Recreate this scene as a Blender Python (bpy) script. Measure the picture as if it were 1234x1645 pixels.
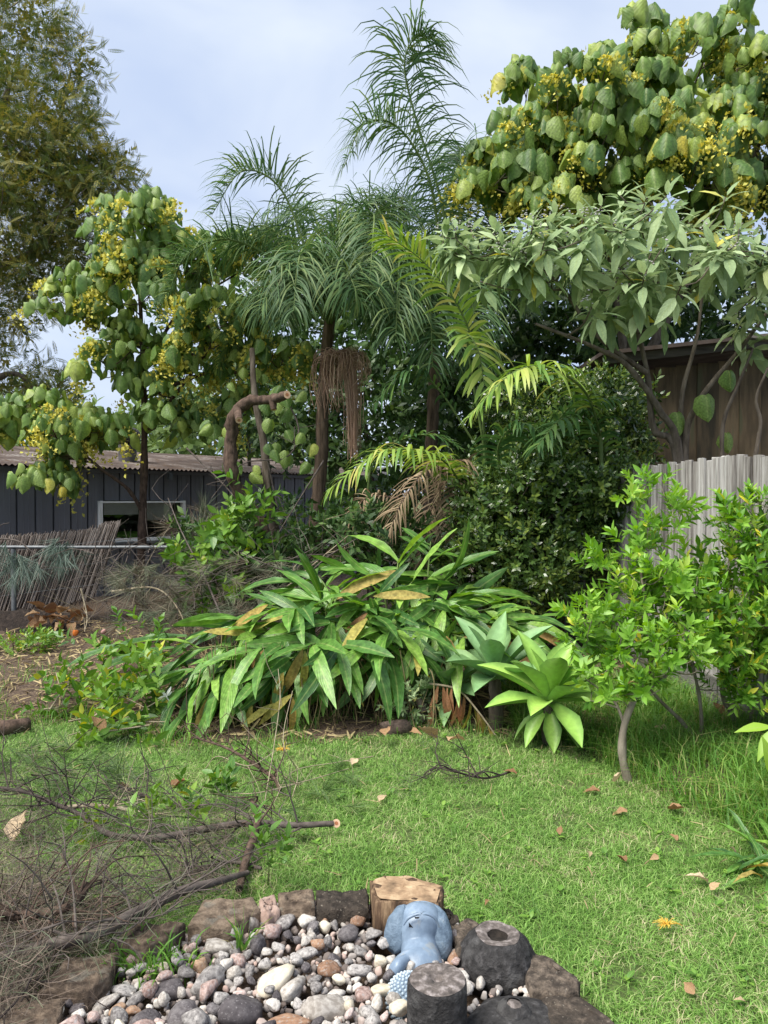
import bpy, math, random
import numpy as np
from mathutils import Vector, Matrix

for _o in list(bpy.data.objects):
    bpy.data.objects.remove(_o)
random.seed(7)
R = np.random.default_rng(11)
SC = bpy.context.scene
COL = SC.collection

# ------------------------------------------------------------------ camera, sky, sun, exposure
CAMH = 1.6
F = 1236.0                       # focal length in pixels of the 1234 x 1645 photograph
PITCH = math.atan((822.5 - 800.0) / F)
cam_d = bpy.data.cameras.new('camera')
cam = bpy.data.objects.new('camera', cam_d)
COL.objects.link(cam)
cam.location = (0, 0, CAMH)
cam.rotation_euler = (math.pi / 2 - PITCH, 0, 0)
cam_d.sensor_fit = 'VERTICAL'
cam_d.sensor_height = 34.6
cam_d.lens = 34.6 * F / 1645.0
cam_d.clip_start = 0.05
cam_d.clip_end = 2000
SC.camera = cam

SUN_DIR = Vector((-0.42, -0.30, 0.86)).normalized()      # towards the sun
world = bpy.data.worlds.new('World')
SC.world = world
world.use_nodes = True
wn, wl = world.node_tree.nodes, world.node_tree.links
wn.clear()
w_out = wn.new('ShaderNodeOutputWorld')
w_bg = wn.new('ShaderNodeBackground')
w_bg.inputs['Strength'].default_value = 0.1
sky = wn.new('ShaderNodeTexSky')
sky.sky_type = 'NISHITA'
sky.sun_disc = False
sky.sun_elevation = math.asin(SUN_DIR.z)
sky.sun_rotation = math.atan2(SUN_DIR.x, SUN_DIR.y)
w_tc = wn.new('ShaderNodeTexCoord')
w_map = wn.new('ShaderNodeMapping')
w_map.inputs['Scale'].default_value = (1.0, 1.0, 2.2)
w_map.inputs['Location'].default_value = (0.35, 0.1, 0.2)
w_n = wn.new('ShaderNodeTexNoise')
w_n.inputs['Scale'].default_value = 2.1
w_n.inputs['Detail'].default_value = 5
w_n.inputs['Roughness'].default_value = 0.5
w_n.inputs['Distortion'].default_value = 0.35
w_r = wn.new('ShaderNodeValToRGB')
w_r.color_ramp.elements[0].position = 0.40
w_r.color_ramp.elements[0].color = (2.7, 3.25, 4.45, 1)
w_r.color_ramp.elements[1].position = 0.62
w_r.color_ramp.elements[1].color = (4.0, 4.4, 5.0, 1)
w_mix = wn.new('ShaderNodeMix')
w_mix.data_type = 'RGBA'
w_mix.inputs['Factor'].default_value = 0.9
wl.new(w_tc.outputs['Generated'], w_map.inputs['Vector'])
wl.new(w_map.outputs['Vector'], w_n.inputs['Vector'])
wl.new(w_n.outputs['Fac'], w_r.inputs['Fac'])
wl.new(sky.outputs['Color'], w_mix.inputs['A'])
wl.new(w_r.outputs['Color'], w_mix.inputs['B'])
wl.new(w_mix.outputs['Result'], w_bg.inputs['Color'])
wl.new(w_bg.outputs['Background'], w_out.inputs['Surface'])

sun_d = bpy.data.lights.new('sun', 'SUN')
sun_d.energy = 3.3
sun_d.angle = math.radians(40)
sun_d.color = (1.0, 0.95, 0.86)
sun = bpy.data.objects.new('sun', sun_d)
COL.objects.link(sun)
sun.rotation_euler = (-SUN_DIR).to_track_quat('-Z', 'Y').to_euler()

SC.view_settings.view_transform = 'Standard'
SC.view_settings.look = 'None'
SC.view_settings.gamma = 1.0
SC.view_settings.exposure = 1.1
SC.cycles.max_bounces = 4
SC.cycles.transparent_max_bounces = 6

# ------------------------------------------------------------------ helpers
CP, SP = math.cos(PITCH), math.sin(PITCH)


def ray(px, py):
    cx, cy = (px - 617.0) / F, -(py - 822.5) / F
    return np.array((cx, cy * SP + CP, cy * CP - SP))


def P(px, py, d):
    r = ray(px, py)
    return np.array((0, 0, CAMH)) + r * (d / r[1])


def G(px, py, z=0.0):
    r = ray(px, py)
    return np.array((0, 0, CAMH)) + r * ((z - CAMH) / r[2])


def PP(*pts):
    return [P(*p) for p in pts]


def nrm(v):
    v = np.asarray(v, float)
    n = np.linalg.norm(v, axis=-1, keepdims=True)
    return v / np.maximum(n, 1e-9)


def spl(pts, n=16):
    """Catmull-Rom through the points, n samples"""
    p = np.asarray(pts, float)
    if len(p) < 3:
        t = np.linspace(0, 1, n)[:, None]
        return p[0] * (1 - t) + p[-1] * t
    q = np.vstack([2 * p[0] - p[1], p, 2 * p[-1] - p[-2]])
    m = len(p) - 1
    u = np.linspace(0, m - 1e-6, n)
    i = u.astype(int)
    t = (u - i)[:, None]
    a, b, c, d = q[i], q[i + 1], q[i + 2], q[i + 3]
    return 0.5 * (2 * b + (c - a) * t + (2 * a - 5 * b + 4 * c - d) * t ** 2 + (3 * b - a - 3 * c + d) * t ** 3)


def frames(tdir, ndir):
    """rotation matrices whose +Y is tdir and +Z about ndir (arrays N x 3)"""
    t = nrm(tdir)
    x = nrm(np.cross(t, ndir))
    z = np.cross(x, t)
    return np.stack([x, t, z], axis=-1)


class B:
    """collects geometry for ONE mesh"""

    def __init__(self):
        self.v, self.q, self.t, self.ti, self.uv, self.n = [], [], [], [], [], 0

    def raw(self, v, q=None, t=None, tint=0.0, uv=None):
        v = np.asarray(v, float).reshape(-1, 3)
        self.v.append(v)
        if q is not None and len(q):
            self.q.append(np.asarray(q, int).reshape(-1, 4) + self.n)
        if t is not None and len(t):
            self.t.append(np.asarray(t, int).reshape(-1, 3) + self.n)
        self.ti.append(np.broadcast_to(np.asarray(tint, float), (len(v),)))
        self.uv.append(np.zeros((len(v), 2)) if uv is None else np.asarray(uv, float))
        self.n += len(v)
        return self

    def inst(self, T, M, O, tint=None):
        M, O = np.asarray(M), np.asarray(O)
        N, V = len(O), len(T['v'])
        if N == 0:
            return self
        v = np.einsum('nij,vj->nvi', M, T['v']) + O[:, None, :]
        off = (np.arange(N) * V)[:, None, None]
        q = (T['q'][None] + off).reshape(-1, 4) if len(T['q']) else None
        t = (T['t'][None] + off).reshape(-1, 3) if len(T['t']) else None
        ti = (np.zeros(N) if tint is None else np.asarray(tint))[:, None] + T['dt'][None]
        return self.raw(v, q, t, ti.reshape(-1), np.tile(T['uv'], (N, 1)))

    def tube(self, pts, rad, k=6, cap=False, tint=0.0, rough=0.0):
        p = np.asarray(pts, float)
        n = len(p)
        rad = np.broadcast_to(np.asarray(rad, float), (n,)) if np.ndim(rad) == 0 or len(rad) == n else np.interp(np.linspace(0, 1, n), np.linspace(0, 1, len(rad)), rad)
        T = nrm(np.gradient(p, axis=0))
        ref = np.array((0.13, 0.21, 1.0)) if abs(T[0][2]) < 0.9 else np.array((1.0, 0.2, 0.1))
        X = nrm(np.cross(T, ref))
        Y = np.cross(T, X)
        a = np.linspace(0, 2 * np.pi, k, endpoint=False)
        rr = rad[:, None] * (1 + rough * R.normal(size=(n, k)))
        v = p[:, None] + rr[..., None] * (np.cos(a)[None, :, None] * X[:, None] + np.sin(a)[None, :, None] * Y[:, None])
        v = v.reshape(-1, 3)
        i, j = np.meshgrid(np.arange(n - 1), np.arange(k), indexing='ij')
        j2 = (j + 1) % k
        q = np.stack([i * k + j, i * k + j2, (i + 1) * k + j2, (i + 1) * k + j], -1).reshape(-1, 4)
        uv = np.stack([np.tile(np.arange(k) / k, n), np.repeat(np.linspace(0, 1, n), k)], -1)
        t = []
        if cap:
            t = [(0, b, a_) for a_, b in zip(range(1, k - 1), range(2, k))] + [((n - 1) * k, (n - 1) * k + a_, (n - 1) * k + a_ + 1) for a_ in range(1, k - 1)]
        return self.raw(v, q, t, tint, uv)

    def box(self, c, s, rot=None, tint=0.0):
        s = np.asarray(s) / 2.0
        v = np.array([(x, y, z) for x in (-1, 1) for y in (-1, 1) for z in (-1, 1)], float) * s
        if rot is not None:
            v = v @ np.asarray(rot).T
        q = [(0, 1, 3, 2), (4, 6, 7, 5), (0, 4, 5, 1), (2, 3, 7, 6), (0, 2, 6, 4), (1, 5, 7, 3)]
        return self.raw(v + np.asarray(c), q, None, tint)

    def grid(self, pts, closed_u=False, tint=0.0):
        """pts: rows x cols x 3"""
        p = np.asarray(pts, float)
        n, m = p.shape[:2]
        jm = m if closed_u else m - 1
        i, j = np.meshgrid(np.arange(n - 1), np.arange(jm), indexing='ij')
        j2 = (j + 1) % m
        q = np.stack([i * m + j, i * m + j2, (i + 1) * m + j2, (i + 1) * m + j], -1).reshape(-1, 4)
        uv = np.stack(np.meshgrid(np.linspace(0, 1, n), np.linspace(0, 1, m), indexing='ij')[::-1], -1).reshape(-1, 2)
        return self.raw(p.reshape(-1, 3), q, None, tint, uv)

    def template(self):
        return dict(v=np.vstack(self.v), q=np.vstack(self.q) if self.q else np.zeros((0, 4), int),
                    t=np.vstack(self.t) if self.t else np.zeros((0, 3), int),
                    uv=np.vstack(self.uv), dt=np.concatenate(self.ti))

    def mesh(self, name, mat=None, flat=False):
        me = bpy.data.meshes.new(name)
        v = np.vstack(self.v)
        q = np.vstack(self.q) if self.q else np.zeros((0, 4), int)
        t = np.vstack(self.t) if self.t else np.zeros((0, 3), int)
        me.vertices.add(len(v))
        me.vertices.foreach_set('co', v.astype(np.float32).ravel())
        loops = np.concatenate([q.ravel(), t.ravel()]).astype(np.int32)
        me.loops.add(len(loops))
        me.loops.foreach_set('vertex_index', loops)
        starts = np.concatenate([np.arange(len(q)) * 4, len(q) * 4 + np.arange(len(t)) * 3]).astype(np.int32)
        me.polygons.add(len(starts))
        me.polygons.foreach_set('loop_start', starts)
        a = me.attributes.new('tint', 'FLOAT', 'POINT')
        a.data.foreach_set('value', np.concatenate(self.ti).astype(np.float32))
        a = me.attributes.new('leafuv', 'FLOAT_VECTOR', 'POINT')
        uv = np.vstack(self.uv)
        a.data.foreach_set('vector', np.column_stack([uv, np.zeros(len(uv))]).astype(np.float32).ravel())
        me.update(calc_edges=True)
        me.validate()
        if flat:
            me.shade_flat()
        if mat:
            me.materials.append(mat)
        return me

    def build(self, name, mat, parent=None, flat=False, kind=None):
        return obj(name, self.mesh(name, mat, flat), parent, kind)


def obj(name, me, parent=None, kind=None, M=None):
    o = bpy.data.objects.new(name, me)
    COL.objects.link(o)
    if parent is not None:
        o.parent = parent
        o.matrix_parent_inverse = WINV.get(parent.name, Matrix())
        WINV[o.name] = Matrix() if M is None else Matrix(M).inverted()
    if M is not None:
        o.matrix_basis = Matrix(M)
    if kind:
        o['kind'] = kind
    return o


WINV = {}


def tag(o, label, cat, group=None):
    o['label'] = label
    o['category'] = cat
    if group:
        o['group'] = group
    return o


def thing(name, label, cat, loc, group=None):
    o = bpy.data.objects.new(name, None)
    COL.objects.link(o)
    o.empty_display_size = 0.1
    o.location = tuple(float(x) for x in loc)
    WINV[o.name] = Matrix.Translation(o.location).inverted()
    return tag(o, label, cat, group)


def solo(b, name, mat, label, cat, group=None, flat=False):
    """a thing that is one mesh: origin moved to its base"""
    v = np.vstack(b.v)
    c = np.array([(v[:, 0].min() + v[:, 0].max()) / 2, (v[:, 1].min() + v[:, 1].max()) / 2, v[:, 2].min()])
    b.v = [x - c for x in b.v]
    o = b.build(name, mat, None, flat)
    o.location = tuple(float(x) for x in c)
    WINV[o.name] = Matrix.Translation(o.location).inverted()
    return tag(o, label, cat, group)


def m4(M3, O):
    M = np.eye(4)
    M[:3, :3] = M3
    M[:3, 3] = O
    return M.tolist()


def struct(o):
    o['kind'] = 'structure'
    return o


# ------------------------------------------------------------------ materials
GAIN = 1.45


def new_mat(name):
    m = bpy.data.materials.new(name)
    m.use_nodes = True
    nt = m.node_tree
    nt.nodes.clear()
    out = nt.nodes.new('ShaderNodeOutputMaterial')
    bs = nt.nodes.new('ShaderNodeBsdfPrincipled')
    nt.links.new(bs.outputs[0], out.inputs['Surface'])
    return m, nt, nt.nodes, nt.links, bs, out


def ramp(N, stops):
    r = N.new('ShaderNodeValToRGB')
    e = r.color_ramp.elements
    while len(e) < len(stops):
        e.new(0.5)
    for el, (p, c) in zip(e, stops):
        el.position = p
        el.color = (*c, 1)
    return r


def rnd_socket(N, L):
    """per-leaf random number: 'tint' attribute plus the object's own random, wrapped"""
    at = N.new('ShaderNodeAttribute')
    at.attribute_name = 'tint'
    oi = N.new('ShaderNodeObjectInfo')
    ad = N.new('ShaderNodeMath')
    ad.operation = 'ADD'
    L.new(at.outputs['Fac'], ad.inputs[0])
    L.new(oi.outputs['Random'], ad.inputs[1])
    fr = N.new('ShaderNodeMath')
    fr.operation = 'FRACT'
    L.new(ad.outputs[0], fr.inputs[0])
    return fr.outputs[0]


def leaf_mat(name, stops, rough=0.45, trans=0.3, vein=0.25, spec=0.4, ribs=0.0, edge=None, patch=0.0):
    stops = [(p_, tuple(min(c_ * GAIN, .8) for c_ in col_)) for p_, col_ in stops]
    m, nt, N, L, bs, out = new_mat(name)
    r = ramp(N, stops)
    L.new(rnd_socket(N, L), r.inputs['Fac'])
    col = r.outputs['Color']
    uv = N.new('ShaderNodeAttribute')
    uv.attribute_name = 'leafuv'
    sep = N.new('ShaderNodeSeparateXYZ')
    L.new(uv.outputs['Vector'], sep.inputs[0])
    ab = N.new('ShaderNodeMath')
    ab.operation = 'ABSOLUTE'
    L.new(sep.outputs['X'], ab.inputs[0])
    if vein:
        mr = N.new('ShaderNodeMapRange')
        mr.inputs['From Min'].default_value = 0.16
        mr.inputs['From Max'].default_value = 0.03
        mr.inputs['To Min'].default_value = 0
        mr.inputs['To Max'].default_value = vein
        L.new(ab.outputs[0], mr.inputs['Value'])
        mx = N.new('ShaderNodeMix')
        mx.data_type = 'RGBA'
        mx.inputs['B'].default_value = (0.34, 0.42, 0.14, 1)
        L.new(mr.outputs[0], mx.inputs['Factor'])
        L.new(col, mx.inputs['A'])
        col = mx.outputs['Result']
    if edge:
        mr = N.new('ShaderNodeMapRange')
        mr.inputs['From Min'].default_value = 0.5
        mr.inputs['From Max'].default_value = 1.0
        L.new(ab.outputs[0], mr.inputs['Value'])
        mx = N.new('ShaderNodeMix')
        mx.data_type = 'RGBA'
        mx.inputs['B'].default_value = (*edge, 1)
        mm = N.new('ShaderNodeMath')
        mm.operation = 'MULTIPLY'
        mm.inputs[1].default_value = 0.5
        L.new(mr.outputs[0], mm.inputs[0])
        L.new(mm.outputs[0], mx.inputs['Factor'])
        L.new(col, mx.inputs['A'])
        col = mx.outputs['Result']
    if patch:
        tc = N.new('ShaderNodeTexCoord')
        nz = N.new('ShaderNodeTexNoise')
        nz.inputs['Scale'].default_value = 14
        nz.inputs['Detail'].default_value = 3
        L.new(tc.outputs['Object'], nz.inputs['Vector'])
        mr = N.new('ShaderNodeMapRange')
        mr.inputs['From Min'].default_value = 0.3
        mr.inputs['From Max'].default_value = 0.7
        mr.inputs['To Min'].default_value = 1 - patch
        mr.inputs['To Max'].default_value = 1 + patch
        L.new(nz.outputs['Fac'], mr.inputs['Value'])
        mx = N.new('ShaderNodeMix')
        mx.data_type = 'RGBA'
        mx.blend_type = 'MULTIPLY'
        mx.inputs['Factor'].default_value = 1
        L.new(col, mx.inputs['A'])
        L.new(mr.outputs[0], mx.inputs['B'])
        col = mx.outputs['Result']
    L.new(col, bs.inputs['Base Color'])
    bs.inputs['Roughness'].default_value = rough
    bs.inputs['Specular IOR Level'].default_value = spec
    if ribs:
        wv = N.new('ShaderNodeMath')
        wv.operation = 'MULTIPLY_ADD'
        wv.inputs[1].default_value = -0.35
        L.new(ab.outputs[0], wv.inputs[0])
        L.new(sep.outputs['Y'], wv.inputs[2])
        m2 = N.new('ShaderNodeMath')
        m2.operation = 'MULTIPLY'
        m2.inputs[1].default_value = ribs
        L.new(wv.outputs[0], m2.inputs[0])
        sn = N.new('ShaderNodeMath')
        sn.operation = 'SINE'
        L.new(m2.outputs[0], sn.inputs[0])
        bp = N.new('ShaderNodeBump')
        bp.inputs['Strength'].default_value = 0.16
        bp.inputs['Distance'].default_value = 0.004
        L.new(sn.outputs[0], bp.inputs['Height'])
        L.new(bp.outputs[0], bs.inputs['Normal'])
    if trans:
        tr = N.new('ShaderNodeBsdfTranslucent')
        hs = N.new('ShaderNodeHueSaturation')
        hs.inputs['Hue'].default_value = 0.485
        hs.inputs['Saturation'].default_value = 1.15
        hs.inputs['Value'].default_value = 1.5
        L.new(col, hs.inputs['Color'])
        L.new(hs.outputs[0], tr.inputs['Color'])
        ms = N.new('ShaderNodeMixShader')
        ms.inputs[0].default_value = trans
        L.new(bs.outputs[0], ms.inputs[1])
        L.new(tr.outputs[0], ms.inputs[2])
        L.new(ms.outputs[0], out.inputs['Surface'])
    return m


def noise_mat(name, stops, scale=6.0, stretch=(1, 1, 1), rough=0.85, bump=0.3, detail=6, dist=0.02, spec=0.25,
              rnd=0.0, metal=0.0, coords='Object', spots=None, nrough=0.6):
    m, nt, N, L, bs, out = new_mat(name)
    tc = N.new('ShaderNodeTexCoord')
    mp = N.new('ShaderNodeMapping')
    mp.inputs['Scale'].default_value = stretch
    L.new(tc.outputs[coords], mp.inputs['Vector'])
    nz = N.new('ShaderNodeTexNoise')
    nz.inputs['Scale'].default_value = scale
    nz.inputs['Detail'].default_value = detail
    nz.inputs['Roughness'].default_value = nrough
    L.new(mp.outputs[0], nz.inputs['Vector'])
    r = ramp(N, stops)
    col = r.outputs['Color']
    fac = nz.outputs['Fac']
    if rnd:
        rs = rnd_socket(N, L)
        ma = N.new('ShaderNodeMath')
        ma.operation = 'MULTIPLY_ADD'
        ma.inputs[1].default_value = rnd
        L.new(rs, ma.inputs[0])
        sb = N.new('ShaderNodeMath')
        sb.operation = 'SUBTRACT'
        sb.inputs[1].default_value = rnd / 2
        L.new(nz.outputs['Fac'], sb.inputs[0])
        L.new(sb.outputs[0], ma.inputs[2])
        fac = ma.outputs[0]
        # shift the noise per object so that alike pieces differ
        oi = N.new('ShaderNodeObjectInfo')
        ml = N.new('ShaderNodeMath')
        ml.operation = 'MULTIPLY'
        ml.inputs[1].default_value = 37.0
        L.new(oi.outputs['Random'], ml.inputs[0])
        cb = N.new('ShaderNodeCombineXYZ')
        for k in range(3):
            L.new(ml.outputs[0], cb.inputs[k])
        L.new(cb.outputs[0], mp.inputs['Location'])
    L.new(fac, r.inputs['Fac'])
    if spots:
        n2 = N.new('ShaderNodeTexNoise')
        n2.inputs['Scale'].default_value = spots[0]
        n2.inputs['Detail'].default_value = 4
        L.new(mp.outputs[0], n2.inputs['Vector'])
        mr = N.new('ShaderNodeMapRange')
        mr.inputs['From Min'].default_value = spots[1]
        mr.inputs['From Max'].default_value = spots[1] + 0.08
        L.new(n2.outputs['Fac'], mr.inputs['Value'])
        mm = N.new('ShaderNodeMath')
        mm.operation = 'MULTIPLY'
        mm.inputs[1].default_value = spots[3] if len(spots) > 3 else 0.8
        L.new(mr.outputs[0], mm.inputs[0])
        mx = N.new('ShaderNodeMix')
        mx.data_type = 'RGBA'
        mx.inputs['B'].default_value = (*spots[2], 1)
        L.new(mm.outputs[0], mx.inputs['Factor'])
        L.new(col, mx.inputs['A'])
        col = mx.outputs['Result']
    L.new(col, bs.inputs['Base Color'])
    bs.inputs['Roughness'].default_value = rough
    bs.inputs['Specular IOR Level'].default_value = spec
    bs.inputs['Metallic'].default_value = metal
    if bump:
        bp = N.new('ShaderNodeBump')
        bp.inputs['Strength'].default_value = bump
        bp.inputs['Distance'].default_value = dist
        L.new(nz.outputs['Fac'], bp.inputs['Height'])
        L.new(bp.outputs[0], bs.inputs['Normal'])
    return m


M = {}
M['macaranga'] = leaf_mat('broad_leaf', [(0, (.045, .095, .025)), (.35, (.095, .165, .04)), (.75, (.155, .22, .053)), (.97, (.24, .29, .065)), (1, (.36, .30, .04))], .48, .3, .4, .35, ribs=40, edge=(.14, .2, .045), patch=.35)
M['mac_flower'] = leaf_mat('yellow_flower', [(0, (.30, .30, .055)), (1, (.5, .45, .10))], .7, .2, 0)
M['solanum'] = leaf_mat('felted_leaf', [(0, (.11, .165, .075)), (.5, (.19, .255, .13)), (.96, (.29, .36, .2)), (1, (.38, .33, .04))], .7, .25, .3, .2, ribs=45, patch=.15)
M['berry'] = leaf_mat('grey_flower', [(0, (.25, .24, .22)), (1, (.42, .40, .42))], .8, .1, 0)
M['queen'] = leaf_mat('palm_leaflet', [(0, (.028, .065, .024)), (.6, (.055, .11, .038)), (1, (.11, .15, .045))], .55, .25, .15, .3)
M['cane'] = leaf_mat('yellow_palm_leaflet', [(0, (.09, .18, .035)), (.5, (.17, .26, .05)), (.9, (.27, .33, .08)), (1, (.40, .34, .12))], .45, .3, .2, .4)
M['cane_dark'] = leaf_mat('green_palm_leaflet', [(0, (.03, .08, .025)), (.6, (.06, .13, .04)), (1, (.12, .2, .05))], .42, .25, .2, .4)
M['dead_frond'] = leaf_mat('dead_frond', [(0, (.10, .07, .045)), (1, (.26, .2, .13))], .9, .1, 0, .1)
M['ginger'] = leaf_mat('ginger_leaf', [(0, (.03, .085, .02)), (.45, (.06, .14, .026)), (.8, (.10, .21, .035)), (1, (.17, .29, .05))], .36, .25, .5, .5, ribs=60, patch=.38)
M['ginger_dry'] = leaf_mat('yellowed_leaf', [(0, (.28, .20, .055)), (.5, (.24, .22, .055)), (1, (.24, .12, .06))], .7, .25, .2, .2, patch=.4)
M['agave'] = leaf_mat('agave_leaf', [(0, (.12, .23, .10)), (1, (.18, .30, .13))], .4, .08, .0, .4, edge=(.20, .32, .10), patch=.12)
M['agave_light'] = leaf_mat('light_agave_leaf', [(0, (.17, .30, .06)), (1, (.27, .42, .085))], .4, .08, .0, .4, edge=(.10, .24, .06), patch=.12)
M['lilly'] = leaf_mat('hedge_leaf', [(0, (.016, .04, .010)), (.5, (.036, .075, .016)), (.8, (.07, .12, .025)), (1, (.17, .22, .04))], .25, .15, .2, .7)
M['shrub'] = leaf_mat('bright_shrub_leaf', [(0, (.055, .145, .016)), (.4, (.105, .23, .026)), (.85, (.18, .32, .045)), (.97, (.29, .39, .07)), (1, (.45, .38, .03))], .4, .3, .25, .4)
M['bigtree'] = leaf_mat('feathery_leaf', [(0, (.04, .065, .016)), (.5, (.085, .105, .024)), (1, (.19, .17, .035))], .6, .25, 0, .3)
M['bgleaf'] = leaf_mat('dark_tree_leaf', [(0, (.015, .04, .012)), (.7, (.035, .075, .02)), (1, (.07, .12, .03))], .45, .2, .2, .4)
M['farleaf'] = leaf_mat('far_tree_leaf', [(0, (.06, .10, .03)), (1, (.14, .2, .06))], .6, .25, 0, .3)
M['cutleaf'] = leaf_mat('cut_branch_leaf', [(0, (.04, .105, .016)), (.5, (.08, .17, .024)), (.9, (.15, .25, .04)), (1, (.36, .32, .03))], .4, .25, .3, .45)
M['needle'] = leaf_mat('grey_green_needle', [(0, (.045, .06, .035)), (.4, (.10, .12, .075)), (.7, (.13, .12, .085)), (1, (.10, .07, .05))], .7, .1, 0, .2)
M['bluenee'] = leaf_mat('blue_green_needle', [(0, (.07, .10, .08)), (1, (.14, .18, .15))], .7, .1, 0, .2)
M['straw'] = leaf_mat('dry_straw', [(0, (.12, .09, .05)), (1, (.32, .26, .14))], .9, .15, 0, .1)
M['longgrass'] = leaf_mat('long_grass', [(0, (.05, .13, .02)), (.7, (.105, .22, .036)), (.88, (.16, .25, .05)), (1, (.3, .28, .12))], .5, .3, 0, .3)
M['drygrassleaf'] = leaf_mat('dry_leaf', [(0, (.13, .07, .035)), (.5, (.2, .12, .065)), (1, (.3, .21, .12))], .8, .15, .15, .2, patch=.3)
M['paleleaf'] = leaf_mat('pale_dry_leaf', [(0, (.28, .21, .13)), (1, (.4, .31, .21))], .8, .15, .15, .2, patch=.3)
M['inflor'] = leaf_mat('brown_flower_stalk', [(0, (.22, .125, .085)), (1, (.44, .30, .22))], .9, .05, 0, .1)
M['grass'] = None

M['bark'] = noise_mat('grey_bark', [(.3, (.055, .042, .03)), (.7, (.18, .15, .12))], 22, (1, 1, .25), .95, .6)
M['bark_red'] = noise_mat('reddish_bark', [(.3, (.03, .02, .015)), (.7, (.15, .10, .075))], 26, (1, 1, .4), .95, .8)
M['bark_pale'] = noise_mat('pale_bark', [(.3, (.14, .115, .085)), (.7, (.32, .28, .22))], 14, (1, 1, .4), .95, .5)
M['palm_bark'] = noise_mat('palm_bark', [(.3, (.04, .028, .02)), (.7, (.22, .155, .11))], 7, (4, 4, .5), .95, .8)
M['twig'] = noise_mat('twig_bark', [(.3, (.045, .036, .032)), (.7, (.15, .125, .11))], 20, (1, 1, 1), .95, .3)
M['twig_dark'] = noise_mat('dark_twig_bark', [(.3, (.022, .017, .015)), (.7, (.08, .062, .055))], 20, (1, 1, 1), .95, .3)
M['twig_pale'] = noise_mat('pale_twig_bark', [(.3, (.22, .18, .12)), (.7, (.4, .34, .24))], 20, (1, 1, 1), .95, .3)
M['green_stem'] = noise_mat('green_stem', [(.3, (.07, .12, .03)), (.7, (.16, .22, .07))], 8, (1, 1, .4), .6, .2)
M['cutwood'] = noise_mat('fresh_cut_wood', [(.3, (.6, .36, .22)), (.7, (.74, .52, .36))], 20, (1, 1, 1), .85, .2)
M['cutheart'] = noise_mat('cut_heartwood', [(.3, (.3, .1, .05)), (.7, (.45, .2, .1))], 30, (1, 1, 1), .85, .2)
# ------------------------------------------------------------------ templates
def leaf_t(L=1.0, W=0.3, prof=None, seg=4, fold=0.2, droop=0.15, wave=0.0, cols=3):
    """a leaf along +Y, width in X, normal +Z"""
    v = np.linspace(0, 1, seg + 1)
    if prof is None:
        w = np.sin(np.pi * np.clip(v, 0, 1) ** 0.85) ** 0.8
    else:
        w = np.interp(v, np.linspace(0, 1, len(prof)), prof)
    w = np.maximum(w, 0.015)
    u = np.linspace(-1, 1, cols)
    vv, uu = np.meshgrid(v, u, indexing='ij')
    ww = w[:, None]
    x = uu * ww * W / 2
    y = vv * L
    z = fold * np.abs(uu) * ww * W / 2 - droop * L * vv ** 2
    if wave:
        z = z + wave * W * np.abs(uu) * np.sin(vv * 17 + np.sign(uu) * 1.1)
    b = B()
    b.grid(np.stack([x, y, z], -1))
    T = b.template()
    T['uv'] = np.stack([uu, vv], -1).reshape(-1, 2)
    return T


def peltate_t(seed=0):
    """broad heart-shaped leaf hanging from a point near its top"""
    rg = np.random.default_rng(seed)
    v = np.array([0, .06, .2, .42, .64, .84, 1.0])
    w = np.array([.30, .62, .92, 1.0, .80, .42, .03])
    u = np.linspace(-1, 1, 5)
    vv, uu = np.meshgrid(v, u, indexing='ij')
    x = uu * w[:, None] * 0.40 * (1 + .05 * rg.normal(size=vv.shape) * (np.abs(uu) > .9))
    notch = 0.07 * (1 - np.abs(uu)) * (vv < .01)
    y = vv - .2 + notch
    z = -0.34 * np.abs(x / .40) ** 1.5 * (1 + .25 * rg.normal()) - 0.34 * np.clip(vv - .2, 0, 1) ** 1.6 - .25 * np.clip(.2 - vv, 0, 1) + .03 * np.sin(9 * vv + 3 * uu + seed) + .04 * np.sin(5 * uu + 7 * vv + 2 * seed)
    b = B()
    b.grid(np.stack([x, y, z], -1))
    T = b.template()
    T['uv'] = np.stack([uu, vv], -1).reshape(-1, 2)
    return T


def join_t(T, Ms, Os, dt=None):
    b = B()
    b.inst(T, np.asarray(Ms), np.asarray(Os), np.zeros(len(Os)) if dt is None else dt)
    return b.template()


def lobes(spec, seed, shell=(.72, 1.0), up=-0.55):
    """spec rows (px, py, depth, radius, n [,squash]) -> points, outward normals"""
    rg = np.random.default_rng(seed)
    pts, nor = [], []
    for row in spec:
        c = P(*row[:3])
        r, n = row[3], int(row[4])
        sq = row[5] if len(row) > 5 else 0.85
        d = nrm(rg.normal(size=(n * 3, 3)))
        d = d[d[:, 2] > up][:n]
        k = rg.uniform(*shell, size=(len(d), 1))
        pts.append(c + d * k * r * np.array((1, 1, sq)))
        nor.append(d)
    return np.vstack(pts), np.vstack(nor)


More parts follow.
